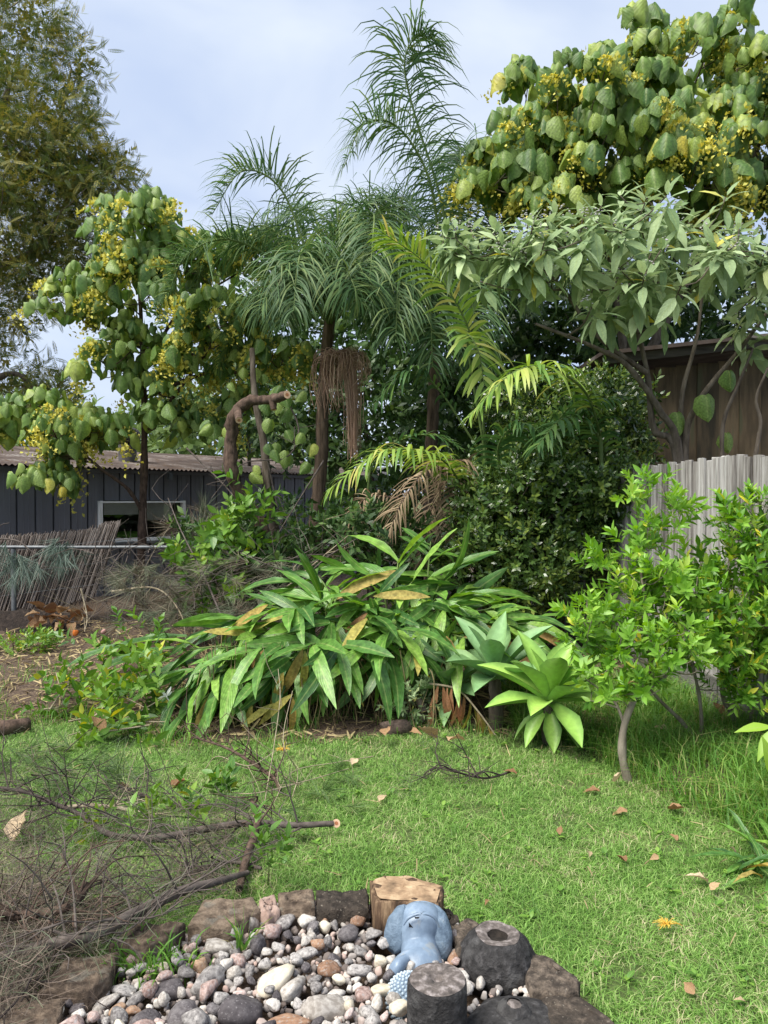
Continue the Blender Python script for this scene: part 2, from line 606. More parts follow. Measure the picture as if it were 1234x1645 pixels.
def grow(b, stems, tips, r_tip=.006, r_max=.03, k=5, seed=0, sag=.12, low=.25):
    """connect every tip to the nearest lower point of the skeleton grown so far"""
    rg = np.random.default_rng(seed)
    npos, nrad = [], []
    for pts, r0, r1 in stems:
        s = spl(pts, 22)
        rr = np.linspace(r0, r1, len(s))
        b.tube(s, rr * (1 + .08 * np.sin(np.arange(22) * 1.7)), max(k, 9), rough=.07)
        npos.append(s[3:])
        nrad.append(rr[3:])
    npos, nrad = np.vstack(npos), np.concatenate(nrad)
    base = npos[0]
    order = np.argsort(np.min(np.linalg.norm(tips[:, None] - npos[None], axis=2), axis=1))
    for i in order:
        tp = tips[i]
        dist = np.linalg.norm(npos - tp, axis=1) + np.where(npos[:, 2] > tp[2] - .02, low * 2, 0)
        j = int(np.argmin(dist))
        a = npos[j]
        ln = np.linalg.norm(tp - a)
        if ln < 1e-3:
            continue
        mid = (a + tp) / 2 + rg.normal(size=3) * ln * .07 + np.array((0, 0, -sag * ln))
        s = spl([a, mid, tp], 6)
        r0 = min(nrad[j] * .75, r_max, r_tip + ln * .02)
        rr = np.linspace(r0, r_tip, 6)
        b.tube(s, rr, k)
        npos = np.vstack([npos, s[1:]])
        nrad = np.concatenate([nrad, rr[1:]])
    return b


def leaves_as_parts(parent, meshes, Ms, Os, limit=300, name='leaf', cam_order=True):
    """the `limit` leaves nearest to the camera as objects; returns indices of the rest"""
    Os = np.asarray(Os)
    d = np.linalg.norm(Os - np.array((0, 0, CAMH)), axis=1)
    order = np.argsort(d)
    for k, i in enumerate(order[:limit]):
        obj(name, meshes[k % len(meshes)], parent, M=m4(Ms[i], Os[i]))
    return order[limit:]


def tmesh(T, name, mat):
    b = B()
    b.raw(T['v'], T['q'], T['t'], T['dt'], T['uv'])
    return b.mesh(name, mat)


def scaled(Rm, s):
    return Rm * np.asarray(s)[:, None, None]


def rnd_dirs(n, rg):
    return nrm(rg.normal(size=(n, 3)))


# ------------------------------------------------------------------ ground
def sm(a, b, x):
    t = np.clip((x - a) / (b - a), 0, 1)
    return t * t * (3 - 2 * t)


def lawn_edge(x):
    """depth at which the mown lawn meets the planting bed"""
    x = np.asarray(x, float)
    back = 5.05 + .12 * np.sin(x * 2.1 + .4) + .06 * np.sin(x * 5.3) + .25 * sm(-1.2, -2.6, x)
    right = np.where(x > 1.0, 4.55 - (x - 1.35) * 2.6, 9.0)
    return np.minimum(back, np.clip(right, 1.0, 9.0))


BC = np.array((-.19, 2.06))          # centre of the stone bed


def ground_z(x, y):
    x, y = np.asarray(x, float), np.asarray(y, float)
    z = .012 * np.sin(x * 1.7 + 1) * np.cos(y * 1.3) + .006 * np.sin(x * 4.1) * np.sin(y * 3.7)
    e = y - lawn_edge(x)
    z = z + .10 * sm(.0, 1.2, e) * (y < 60) + .02 * np.sin(x * 6 + y * 4) * sm(.1, .6, e)
    return z * sm(14, 8, np.hypot(x, y - 5))


m, nt, N, L, bs, out = new_mat('lawn_ground')
tc = N.new('ShaderNodeTexCoord')
nz = N.new('ShaderNodeTexNoise'); nz.inputs['Scale'].default_value = 3; nz.inputs['Detail'].default_value = 8
L.new(tc.outputs['Object'], nz.inputs['Vector'])
n2 = N.new('ShaderNodeTexNoise'); n2.inputs['Scale'].default_value = 60; n2.inputs['Detail'].default_value = 4
L.new(tc.outputs['Object'], n2.inputs['Vector'])
r1 = ramp(N, [(.3, (.05, .085, .018)), (.6, (.085, .12, .03)), (.75, (.12, .10, .05))])
L.new(nz.outputs['Fac'], r1.inputs['Fac'])
r2 = ramp(N, [(.3, (.035, .022, .014)), (.5, (.085, .056, .036)), (.7, (.17, .12, .08))])
L.new(n2.outputs['Fac'], r2.inputs['Fac'])
sa = N.new('ShaderNodeAttribute'); sa.attribute_name = 'tint'
mx = N.new('ShaderNodeMix'); mx.data_type = 'RGBA'
L.new(sa.outputs['Fac'], mx.inputs['Factor'])
L.new(r1.outputs[0], mx.inputs['A']); L.new(r2.outputs[0], mx.inputs['B'])
L.new(mx.outputs['Result'], bs.inputs['Base Color'])
bs.inputs['Roughness'].default_value = .95
bp = N.new('ShaderNodeBump'); bp.inputs['Strength'].default_value = .9; bp.inputs['Distance'].default_value = .03
L.new(n2.outputs['Fac'], bp.inputs['Height']); L.new(bp.outputs[0], bs.inputs['Normal'])
M['ground'] = m

gx = np.concatenate([[-400, -150, -60, -30, -16], np.linspace(-8, 8, 130), [16, 30, 60, 150, 400]])
gy = np.concatenate([[-200, -60, -20, -6], np.linspace(-2, 13, 130), [16, 22, 40, 90, 200, 600]])
YY, XX = np.meshgrid(gy, gx, indexing='ij')
ZZ = ground_z(XX, YY)
soil = sm(-.05, .12, YY - lawn_edge(XX) + .05 * np.sin(XX * 9)) * (np.hypot(XX, YY) < 40)
soil = np.maximum(soil, sm(.95, .8, np.hypot(XX - BC[0], YY - BC[1])))
b = B()
b.grid(np.stack([XX, YY, ZZ], -1), tint=soil.ravel())
struct(b.build('ground', M['ground']))

# ------------------------------------------------------------------ shed
SA, SB = np.array((-5.25, 10.5)), np.array((-1.42, 15.0))      # front wall line
sdir = (SB - SA) / np.linalg.norm(SB - SA)
snor = np.array((sdir[1], -sdir[0]))            # towards the camera
SH = 2.02


def shed_pt(s, off, z):
    """s metres along the wall from SA, off metres outwards"""
    q = SA + sdir * s + snor * off
    return np.array((q[0], q[1], z))


def shed_s(px):
    """position along the wall seen at pixel column px"""
    k = (px - 617.0) / F
    # SA.x + s dx = k (SA.y + s dy)
    return (k * SA[1] - SA[0]) / (sdir[0] - k * sdir[1])


def shed_d(s):
    return SA[1] + sdir[1] * s


M['sheet'] = noise_mat('dark_sheet_metal', [(.3, (.13, .131, .15)), (.7, (.18, .181, .205))], 3, (1, 1, .2), .5, .08, rnd=.12, spec=.35)
M['roof'] = noise_mat('weathered_roof', [(.34, (.04, .028, .023)), (.52, (.09, .07, .06)), (.72, (.23, .21, .195))], 1.7, (1, 1, 1), .9, .3, detail=10, spots=(5, .56, (.07, .045, .03)))
M['white'] = noise_mat('white_frame_paint', [(.3, (.74, .75, .75)), (.7, (.84, .85, .85))], 8, (1, 1, 1), .5, .05)
M['black'] = noise_mat('dark_interior', [(.3, (.008, .009, .010)), (.7, (.018, .018, .02))], 4, (1, 1, 1), .9, 0)
M['galv'] = noise_mat('galvanised_steel', [(.3, (.10, .11, .12)), (.7, (.2, .21, .22))], 12, (1, 1, 1), .5, .1, metal=.4)
M['ventm'] = noise_mat('weathered_vent_metal', [(.3, (.05, .045, .045)), (.7, (.15, .14, .14))], 8, (1, 1, 1), .6, .2, metal=.3)
M['blind'] = noise_mat('grey_blind', [(.3, (.62, .61, .56)), (.7, (.74, .73, .68))], 6, (1, 1, 6), .9, .2)
M['bag'] = leaf_mat('green_plastic', [(0, (.16, .32, .05)), (1, (.24, .42, .08))], .5, .3, 0)
M['greyshelf'] = noise_mat('shelf', [(.3, (.07, .075, .07)), (.7, (.13, .13, .12))], 6, (1, 1, 1), .7, .1)
m, nt, N, L, bs, out = new_mat('window_glass')
gl = N.new('ShaderNodeBsdfGlossy'); gl.inputs['Roughness'].default_value = .02
tr = N.new('ShaderNodeBsdfTransparent'); tr.inputs['Color'].default_value = (.97, .98, .975, 1)
fz = N.new('ShaderNodeFresnel'); fz.inputs['IOR'].default_value = 1.5
ms = N.new('ShaderNodeMixShader')
L.new(fz.outputs[0], ms.inputs[0]); L.new(tr.outputs[0], ms.inputs[1]); L.new(gl.outputs[0], ms.inputs[2])
L.new(ms.outputs[0], out.inputs['Surface'])
M['glass'] = m

shed = thing('shed', 'long dark charcoal metal shed with corrugated roof and white framed window', 'shed', shed_pt(0, 0, 0))
ws0, ws1 = shed_s(157), shed_s(295)
d0, d1 = shed_d(ws0), shed_d(ws1)
wz1 = P(157, 804, d0)[2]
wz0 = P(157, 872, d0)[2]
PW = 0.262
rot_s = np.array([[sdir[0], -snor[0], 0], [sdir[1], -snor[1], 0], [0, 0, 1.0]])   # local x along wall, y inwards


def sheet_panel(s0, s1, z0, z1, rib=True):
    """one sheet strip: flat pan with two faint flutes and a rib sunk as a deep groove at its left edge"""
    w = s1 - s0
    pr = [(0, .0), (.003, -.045), (.027, -.045), (.03, .0)] if rib else [(0, 0)]  # groove deepened so its own shade draws a dark rib line
    pr += [(w * .38, 0), (w * .39, .004), (w * .42, .004), (w * .43, 0), (w * .68, 0), (w * .69, .004), (w * .72, .004), (w * .73, 0), (w - .001, 0)]
    rows = []
    for z in (z0, z1):
        rows.append([shed_pt(s0 + a, h, z) for a, h in pr])
    bb = B()
    bb.grid(np.array(rows))
    bb.build('panel', M['sheet'], shed, flat=True)


s = -2.4
while s < 8.2:
    e = s + PW
    if e < ws0 or s > ws1:
        sheet_panel(s, e, 0.0, SH)
    else:
        if s < ws0:
            sheet_panel(s, ws0, 0.0, SH)
            sheet_panel(ws0, e, 0.0, wz0, False); sheet_panel(ws0, e, wz1, SH, False)
        elif e > ws1:
            sheet_panel(ws1, e, 0.0, SH, False)
            sheet_panel(s, ws1, 0.0, wz0); sheet_panel(s, ws1, wz1, SH)
        else:
            sheet_panel(s, e, 0.0, wz0); sheet_panel(s, e, wz1, SH)
    s = e
# other walls of the shed: ends and back
DEP = 3.0
bb = B()
for (sa_, oa), (sb_, ob) in (((-2.4, 0), (-2.4, -DEP)), ((-2.4, -DEP), (8.2, -DEP)), ((8.2, -DEP), (8.2, 0))):
    bb.grid(np.array([[shed_pt(sa_, oa, 0), shed_pt(sb_, ob, 0)], [shed_pt(sa_, oa, SH + .25), shed_pt(sb_, ob, SH + .25)]]))
bb.build('rear_wall', M['sheet'], shed, flat=True)
# interior room behind the window
bb = B()
i0, i1, iz0, iz1, idp = ws0 - .5, ws1 + .5, wz0 - .5, wz1 + .15, -1.3
bb.grid(np.array([[shed_pt(i0, idp, iz0), shed_pt(i1, idp, iz0)], [shed_pt(i0, idp, iz1), shed_pt(i1, idp, iz1)]]))
bb.grid(np.array([[shed_pt(i0, -.04, iz0), shed_pt(i1, -.04, iz0)], [shed_pt(i0, idp, iz0), shed_pt(i1, idp, iz0)]]))
bb.grid(np.array([[shed_pt(i0, -.04, iz1), shed_pt(i1, -.04, iz1)], [shed_pt(i0, idp, iz1), shed_pt(i1, idp, iz1)]]))
bb.grid(np.array([[shed_pt(i0, -.04, iz0), shed_pt(i0, -.04, iz1)], [shed_pt(i0, idp, iz0), shed_pt(i0, idp, iz1)]]))
bb.grid(np.array([[shed_pt(i1, -.04, iz0), shed_pt(i1, -.04, iz1)], [shed_pt(i1, idp, iz0), shed_pt(i1, idp, iz1)]]))
bb.build('interior_lining', M['greyshelf'], shed)
win = B()
fw = .05
wm = (ws0 + ws1) / 2 - .02
zc, sc_ = (wz0 + wz1) / 2, (ws0 + ws1) / 2
win.box(shed_pt(sc_, .02, wz1 - fw / 2), (ws1 - ws0, .09, fw * .55), rot_s)
win.box(shed_pt(sc_, .02, wz0 + fw / 2), (ws1 - ws0, .09, fw), rot_s)
win.box(shed_pt(ws0 + fw / 2, .018, zc), (fw, .09, wz1 - wz0 - .01), rot_s)
win.box(shed_pt(ws1 - fw / 2, .018, zc), (fw, .09, wz1 - wz0 - .01), rot_s)
wino = win.build('window', M['white'], shed, flat=True)
bb = B(); bb.box(shed_pt(wm, .0, zc), (.035, .05, wz1 - wz0 - .05), rot_s); bb.build('mullion', M['greyshelf'], wino, flat=True)
bb = B(); bb.box(shed_pt(sc_, .05, wz0 - .022), (ws1 - ws0 + .06, .14, .03), rot_s); bb.build('sill', M['galv'], wino, flat=True)
for a, c in ((ws0 + fw, wm - .02), (wm + .02, ws1 - fw)):
    bb = B(); bb.box(shed_pt((a + c) / 2, -.01, zc), (c - a, .003, wz1 - wz0 - .06), rot_s); bb.build('pane', M['glass'], wino, flat=True)
bb = B(); bb.box(shed_pt((ws0 + wm) / 2 + .03, -.022, wz1 - .12), (wm - ws0 - .16, .01, .2), rot_s); bb.build('blind', M['blind'], wino, flat=True)
bb = B(); bb.box(shed_pt((ws1 + wm) / 2 - .05, -.022, wz1 - .17), (ws1 - wm - .3, .01, .3), rot_s); bb.build('blind', M['blind'], wino, flat=True)
bb = B(); bb.box(shed_pt((ws0 + wm) / 2, -.2, zc - .03), (wm - ws0 + .1, .22, .03), rot_s); bb.build('shelf', M['greyshelf'], shed, flat=True)
for (px, py, w_, h_, lab) in ((180, 822, .17, .17, 'crumpled light green bag on the left of the shelf behind the window'),
                              (196, 824, .19, .16, 'crumpled light green bag on the right of the shelf behind the window'),
                              (212, 860, .5, .12, 'low green heap behind the window below the shelf')):
    s_ = shed_s(px)
    c = shed_pt(s_, -.13, P(px, py, shed_d(s_))[2])
    th = np.linspace(0, np.pi, 9); ph = np.linspace(0, 2 * np.pi, 14, endpoint=False)
    TT, FF = np.meshgrid(th, ph, indexing='ij')
    rr = 1 + .12 * np.sin(3 * FF + TT * 5) + .08 * np.sin(7 * FF - 4 * TT)
    loc = np.stack([w_ / 2 * rr * np.sin(TT) * np.cos(FF), .1 * rr * np.sin(TT) * np.sin(FF), h_ / 2 * rr * np.cos(TT)], -1)
    bb = B(); bb.grid(loc @ rot_s.T + c, closed_u=True)
    solo(bb, 'plastic_bag', M['bag'], lab, 'bag')
# roof: corrugated sheet with a fall towards the camera
bb = B()
ns = 760
ss = np.linspace(-2.6, 8.4, ns)
offs = np.array((.16, -.6, -1.4, -2.3, -3.2))
rise = np.tan(math.radians(8.0))
rows = []
for of in offs:
    wv = .014 * np.sin(ss * 2 * np.pi / .085)
    rows.append([shed_pt(a, of, SH + .035 + rise * (.16 - of) + w) for a, w in zip(ss, wv)])
bb.grid(np.array(rows))
roof_o = bb.build('roof', M['roof'], shed)
bb = B()
bb.box(shed_pt(2.9, .035, SH - .012), (10.6, .05, .05), rot_s)
bb.build('fascia', M['sheet'], shed, flat=True)
for px in (18, 268):
    s_ = shed_s(px)
    bb = B(); bb.box(shed_pt(s_, .10, SH - .07), (.07, .06, .11), rot_s); bb.build('bracket', M['galv'], shed, flat=True)
# rotary vent on the roof
sv = shed_s(205) + .55
vo = -1.0
vb = shed_pt(sv, vo, SH + .035 + rise * (.16 - vo) - .06)
d_v = vb[1]
vb[0] = P(205, 700, d_v)[0]
vent = thing('roof_vent', 'round ribbed rotary vent on the shed roof', 'vent', vb)
bb = B(); bb.tube([vb, vb + (0, 0, .34)], (.15, .15), 16); bb.build('duct', M['ventm'], vent)
for k in range(22):
    a = 2 * np.pi * k / 22
    t = np.linspace(0, np.pi, 9)
    pts = []
    for tt in t:
        r_ = .05 + .17 * np.sin(tt)
        aa = a + .25 * np.sin(tt)
        pts.append([vb + (r_ * np.cos(aa + w), r_ * np.sin(aa + w), .34 + .15 * (1 - np.cos(tt))) for w in (0, .22)])
    bb = B(); bb.grid(np.array(pts)); bb.build('blade', M['ventm'], vent)
bb = B(); bb.tube([vb + (0, 0, .33), vb + (0, 0, .66), vb + (0, 0, .665)], (.12, .06, .001), 14); bb.build('core', M['black'], vent)

# ------------------------------------------------------------------ boundary fence of weathered palings
def fx(d):
    return 3.0 - .115 * d


M['paling'] = noise_mat('weathered_paling', [(.25, (.09, .08, .072)), (.45, (.26, .24, .225)), (.75, (.48, .465, .45))], 5, (9, 9, .55), .95, .7, rnd=.34, detail=9, spots=(2.2, .62, (.06, .05, .04), .6))
M['plinth'] = noise_mat('grey_plinth_board', [(.3, (.11, .105, .095)), (.7, (.25, .24, .22))], 4, (1, 1, 6), .95, .5, rnd=.2)
fdir = nrm(np.array((-.115, 1.0, 0)))
frot = np.array([[fdir[0], fdir[1], 0], [fdir[1], -fdir[0], 0], [0, 0, 1.0]]).T
fence = thing('paling_fence', 'tall weathered grey timber paling fence along the right side', 'fence', (fx(7), 7, 0))
d = 3.6
k = 0
while d < 11.2:
    w = random.uniform(.088, .104)
    h = 1.875 + random.uniform(-.02, .02)
    if 4.9 < d < 5.0:
        pass
    c = np.array((fx(d) + (.014 if k % 2 else 0) + random.uniform(-.003, .003), d, 0))
    zb = .30
    rows = []
    # paling profile: slightly fluted face
    pr = [(-w / 2, .009), (-w / 2, -.009), (-w / 4, -.0105), (0, -.0085), (w / 4, -.0105), (w / 2, -.009), (w / 2, .009)]
    top = [h + random.uniform(-.006, .006) for _ in pr]
    lean = random.uniform(-.004, .004)
    for zi in (zb, None):
        rows.append([c + frot @ np.array((a + (lean if zi is None else 0), bq, 0)) * np.array((1, 1, 0)) + np.array((0, 0, top[i] if zi is None else zi)) for i, (a, bq) in enumerate(pr)])
    bb = B(); bb.grid(np.array(rows))
    bb.raw(np.array(rows[1]), None, [(0, 1, 2), (0, 2, 3), (0, 3, 4), (0, 4, 5), (0, 5, 6)])
    bb.build('board', M['paling'], fence, flat=True)
    d += w * .985
    k += 1
for zz in (.16, ):
    d = 3.6
    while d < 11:
        bb = B(); bb.box((fx(d + .9) - .012, d + .9, .21), (1.79, .035, .24), frot); bb.build('plinth_board', M['plinth'], fence, flat=True)
        bb = B(); bb.box((fx(d + .9) - .022, d + .9, -.03), (1.79, .035, .23), frot); bb.build('plinth_board', M['plinth'], fence, flat=True)
        d += 1.8
bb = B()
for zz in (.5, 1.55):
    bb.box((fx(7.4) + .055, 7.4, zz), (7.7, .05, .08), frot)
bb.build('rail', M['plinth'], fence, flat=True)

# ------------------------------------------------------------------ neighbour's outbuilding behind the fence
M['brownwall'] = noise_mat('stained_brown_boards', [(.3, (.035, .03, .02)), (.5, (.085, .062, .038)), (.7, (.15, .11, .065))], 3, (3, 3, .5), .85, .4, rnd=.25, detail=8, spots=(3, .6, (.05, .065, .035), .6))
M['oldbeam'] = noise_mat('weathered_beam', [(.3, (.035, .031, .026)), (.7, (.10, .09, .075))], 5, (.5, 4, 4), .9, .4)
ND = 8.6
outb = thing('outbuilding', 'dark brown boarded outbuilding with a shallow gable behind the paling fence', 'outbuilding', (4.5, ND, 0))
x = 2.55
k = 0
while x < 8.0:
    w = .235
    ztop = 3.22 + .10 * (x - 4.2) * (1 if x < 7 else 0)
    bb = B()
    bb.box((x + w / 2, ND + (.012 if k % 2 else 0), ztop / 2 - .05), (w + .004, .03, ztop))
    bb.build('board', M['brownwall'], outb, flat=True)
    x += w
    k += 1
bb = B()
pts = np.array([(2.4, 3.02), (8.4, 3.66)])
ang = math.atan2(.64, 6.0)
rr_ = np.array([[math.cos(ang), 0, -math.sin(ang)], [0, 1, 0], [math.sin(ang), 0, math.cos(ang)]])
bb.box((5.4, ND - .3, 3.42), (6.1, .05, .12), rr_)
bb.build('barge_board', M['oldbeam'], outb, flat=True)
bb = B(); bb.box((5.4, ND + 1.4, 3.47), (6.2, 3.6, .04), rr_); bb.build('roof', M['roof'], outb, flat=True)
bb = B(); bb.box((2.57, ND + 1.6, 1.5), (.03, 3.1, 3.0)); bb.build('side_wall', M['brownwall'], outb, flat=True)

# ------------------------------------------------------------------ chain link fence and brush panel
CL = 9.0
clf = thing('chain_link_fence', 'low chain link fence with grey pipe rail in front of the shed', 'fence', (-3, CL, 0))
rz = P(120, 878.5, CL)[2]
bb = B(); bb.tube([(-6.5, CL, rz), (-3.5, CL, rz - .005), (-.2, CL, rz)], (.021, .021, .021), 10); bb.build('rail', M['galv'], clf)
for px in (22, 330, 520):
    c = P(px, 900, CL)
    bb = B(); bb.tube([(c[0], CL, -.1), (c[0], CL, rz - .022)], (.03, .03), 10); bb.build('post', M['galv'], clf)
bb = B()
nw = 66
for i in range(nw):
    x0 = -6.4 + i * .095
    zz = np.linspace(.02, rz - .02, 21)
    for sg in (-1, 1):
        xx = x0 + sg * .0475 * (np.arange(21) % 2 - .5)
        bb.tube(np.stack([xx, np.full(21, CL + .024 + .002 * sg), zz], -1), .0013, 3)
bb.build('wire_mesh', M['galv'], clf, kind='stuff')

M['brush'] = leaf_mat('brushwood', [(0, (.075, .06, .052)), (.6, (.15, .125, .11)), (1, (.24, .21, .19))], .95, 0, 0, .1)
brush = thing('brush_panel', 'slumped panel of grey brushwood sticks behind the chain link fence', 'panel', P(80, 1000, 9.35))
rg = np.random.default_rng(5)
bb = B()
for i in range(700):
    u = -.35 + 1.35 * (i + rg.uniform()) / 700
    lay = rg.integers(0, 3)
    bx_, tx_ = -70 + 220 * u, -30 + 224 * u
    top = 862 - 18 * max(u, 0) ** 2 + rg.normal() * 2.2 - 6 * (u > .85)
    bot = 985 - 25 * max(u, 0) ** 2 + rg.normal() * 3
    dd = 9.12 + .05 * lay + .15 * (1 - u)
    a, c = P(bx_ + rg.normal() * 1.5, bot, dd + .12), P(tx_ + rg.normal() * 1.5, top, dd)
    mid = (a + c) / 2 + rg.normal(size=3) * .01
    bb.tube(spl([a, mid, c], 5), rg.uniform(.004, .008), 4, tint=rg.uniform())
bb.build('sticks', M['brush'], brush, kind='stuff')
bb = B()
for f_ in (.2, .5, .8):
    bb.tube([P(-30 + 40 * f_, 985 - 123 * f_, 9.08), P(150 + 40 * f_, 962 - 118 * f_, 9.05)], .002, 4)
bb.build('binding_wire', M['galv'], brush)

# ------------------------------------------------------------------ stone bed: edging blocks
M['block'] = noise_mat('mossy_edging_block', [(.3, (.035, .026, .019)), (.5, (.10, .073, .053)), (.72, (.23, .175, .127))], 30, (1, 1, 1), .95, 1.0, rnd=.25, detail=9, spots=(14, .58, (.19, .18, .15), .55))
M['block_dark'] = noise_mat('dark_edging_block', [(.3, (.022, .018, .015)), (.55, (.06, .048, .038)), (.75, (.17, .135, .105))], 34, (1, 1, 1), .95, 1.0, rnd=.2, detail=9, spots=(90, .64, (.24, .21, .17), .8))
M['pinkrock'] = noise_mat('pinkish_rock', [(.3, (.22, .14, .11)), (.7, (.42, .32, .27))], 14, (1, 1, 1), .9, .5)


def prism(top_xy, z1, z0, bev=.008, seed=0, sub=6):
    """block with a bevelled, slightly uneven top; top_xy is the outline seen from above"""
    rg = np.random.default_rng(seed)
    p = np.asarray(top_xy, float)
    c = p.mean(0)
    area = 0.5 * np.sum(p[:, 0] * np.roll(p[:, 1], -1) - np.roll(p[:, 0], -1) * p[:, 1])
    if area < 0:
        p = p[::-1]
    e = []
    for i in range(len(p)):
        for k in range(sub):
            e.append(p[i] * (1 - k / sub) + p[(i + 1) % len(p)] * k / sub)
    e = np.array(e)
    n = len(e)
    rad = nrm(e - c)
    jit = rg.normal(size=(n, 1)) * .0028 + .002 * np.sin(np.arange(n)[:, None] * 1.3 + seed)
    rings = []
    for sh, z in ((0.004, z0), (0.0, (z0 + z1) / 2), (0.002, z1 - bev), (-bev * .35, z1 - bev * .3), (-bev * 1.1, z1), (-.03, z1 + .001)):
        q = e + rad * (sh + jit)
        rings.append(np.column_stack([q, np.full(n, z) + rg.normal(size=n) * .0025 + (.004 * np.sin(np.arange(n) * .9 + seed * 2) if z > z0 else 0)]))
    for f in (.55, .2):
        q = c + (e - c) * f
        rings.append(np.column_stack([q, np.full(n, z1) + rg.normal(size=n) * .002]))
    rings.append(np.column_stack([np.repeat(c[None], n, 0), np.full(n, z1)]))
    bb = B(); bb.grid(np.array(rings), closed_u=True)
    return bb


def px_block(pix, z, mat, label, seed, z0=-.05, grp='edging blocks around the stone bed', name='edging_block', cat='edging block'):
    pts = [G(a, c, z)[:2] for a, c in pix]
    return solo(prism(pts, z, z0, seed=seed), name, mat, label, cat, grp)


px_block([(447, 1431), (503, 1428), (506, 1457), (450, 1456)], .13, M['block'], 'squarish brown edging block with pale root marks behind the stones', 1)
px_block([(509, 1431), (590, 1428), (592, 1461), (510, 1458)], .125, M['block_dark'], 'long dark edging block left of the sawn stump', 2)
px_block([(326, 1447), (405, 1440), (420, 1461), (360, 1489), (305, 1482)], .13, M['block'], 'wide brown edging block behind the small grass tuft', 3)
px_block([(176, 1514), (226, 1481), (299, 1483), (233, 1524)], .13, M['block'], 'slanting lichen-dusted edging block under the dead twigs', 4)
px_block([(62, 1591), (106, 1537), (190, 1530), (174, 1566), (136, 1592)], .13, M['block'], 'large brown corner edging block left of the grass tuft', 5)
px_block([(8, 1606), (104, 1601), (87, 1652), (-10, 1660)], .12, M['block'], 'flat edging block at the bottom left corner', 6)
px_block([(690, 1462), (722, 1457), (737, 1476), (716, 1487)], .11, M['block_dark'], 'small dark edging block just right of the sawn stump', 7)
px_block([(725, 1484), (753, 1475), (822, 1503), (802, 1530), (736, 1525)], .11, M['block_dark'], 'dark edging block behind the hollow black stump', 8)
px_block([(838, 1526), (878, 1534), (931, 1573), (929, 1590), (852, 1590)], .11, M['block_dark'], 'dark edging block with pale root marks right of the hollow stump', 9)
px_block([(870, 1600), (933, 1598), (988, 1640), (985, 1665), (900, 1672)], .10, M['block_dark'], 'dark speckled edging block at the lower right of the bed', 10)
px_block([(416, 1440), (441, 1437), (448, 1460), (430, 1473), (418, 1462)], .125, M['pinkrock'], 'pinkish upright rock wedged between two edging blocks', 11, name='edging_rock', cat='rock', grp=None)

# sawn stump
M['sawn'] = noise_mat('sawn_stump_top', [(.28, (.10, .068, .042)), (.5, (.30, .20, .12)), (.7, (.5, .38, .24))], 16, (1, 1, 1), .9, .4, detail=9)
M['stumpside'] = noise_mat('split_stump_side', [(.28, (.018, .013, .01)), (.5, (.10, .062, .038)), (.75, (.36, .25, .15))], 26, (1.6, 1.6, .25), .95, .8, detail=9)
ST = .185
sp_ = [G(*q, ST)[:2] for q in ((595, 1414), (619, 1408), (655, 1407), (714, 1424), (705, 1454), (604, 1446))]
bb = prism(sp_, ST, 0.0, bev=.006, seed=21)
stump = solo(bb, 'sawn_stump', M['stumpside'], 'brown five-sided sawn stump at the back of the stone bed', 'stump')
cc = np.mean(sp_, 0)
th = np.linspace(0, 2 * np.pi, 40, endpoint=False)
rg = np.random.default_rng(3)
rings = []
for f in (.93, .8, .6, .4, .2, .01):
    q = []
    for i, p_ in enumerate(th):
        # ray from centre to outline
        dirv = np.array((math.cos(p_), math.sin(p_)))
        best = 1e9
        for k in range(len(sp_)):
            a, c = sp_[k] - cc, sp_[(k + 1) % len(sp_)] - cc
            e = c - a
            den = dirv[0] * e[1] - dirv[1] * e[0]
            if abs(den) < 1e-9:
                continue
            t = (a[0] * e[1] - a[1] * e[0]) / den
            u = (a[0] * dirv[1] - a[1] * dirv[0]) / den
            if t > 0 and -1e-6 <= u <= 1 + 1e-6:
                best = min(best, t)
        q.append((*(cc + dirv * best * f), ST + .0035 + .0015 * math.sin(5 * p_ + 9 * f)))
    rings.append(q)
bb = B(); bb.grid(np.array(rings), closed_u=True)
bb.build('sawn_face', M['sawn'], stump)

M['char'] = noise_mat('charcoal_stump', [(.3, (.016, .015, .015)), (.55, (.045, .043, .043)), (.8, (.13, .125, .125))], 38, (1, 1, 1), .92, 1.0, detail=10, spots=(10, .57, (.10, .097, .095), .6))
M['chartop'] = noise_mat('weathered_stump_top', [(.3, (.05, .043, .04)), (.5, (.13, .11, .10)), (.7, (.34, .30, .29))], 40, (1, 1, 1), .9, .6, detail=9)
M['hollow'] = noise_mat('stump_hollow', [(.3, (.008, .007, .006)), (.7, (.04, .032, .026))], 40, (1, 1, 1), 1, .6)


def lathe(c, prof, k=40, wob=.02, seed=0, squash=1.0):
    """prof rows (radius, z)"""
    rg = np.random.default_rng(seed)
    a = np.linspace(0, 2 * np.pi, k, endpoint=False)
    rows = []
    f1, f2, p1, p2 = rg.uniform(1, 3), rg.uniform(3, 6), rg.uniform(0, 6), rg.uniform(0, 6)
    for r, z in prof:
        w = 1 + wob * np.sin(2 * a + p1 + z * 9) + wob * .6 * np.sin(3 * a - p1 + z * 25) + wob * .4 * np.sin(9 * a + p1) + wob * .7 * np.sin(5 * a + p2 - z * 14) + wob * .25 * rg.normal(size=k)
        rows.append(np.stack([c[0] + r * w * np.cos(a), c[1] + squash * r * w * np.sin(a), np.full(k, c[2] + z) + (.1 * r) * wob * np.sin(3 * a + p2)], -1))
    bb = B(); bb.grid(np.array(rows), closed_u=True)
    return bb


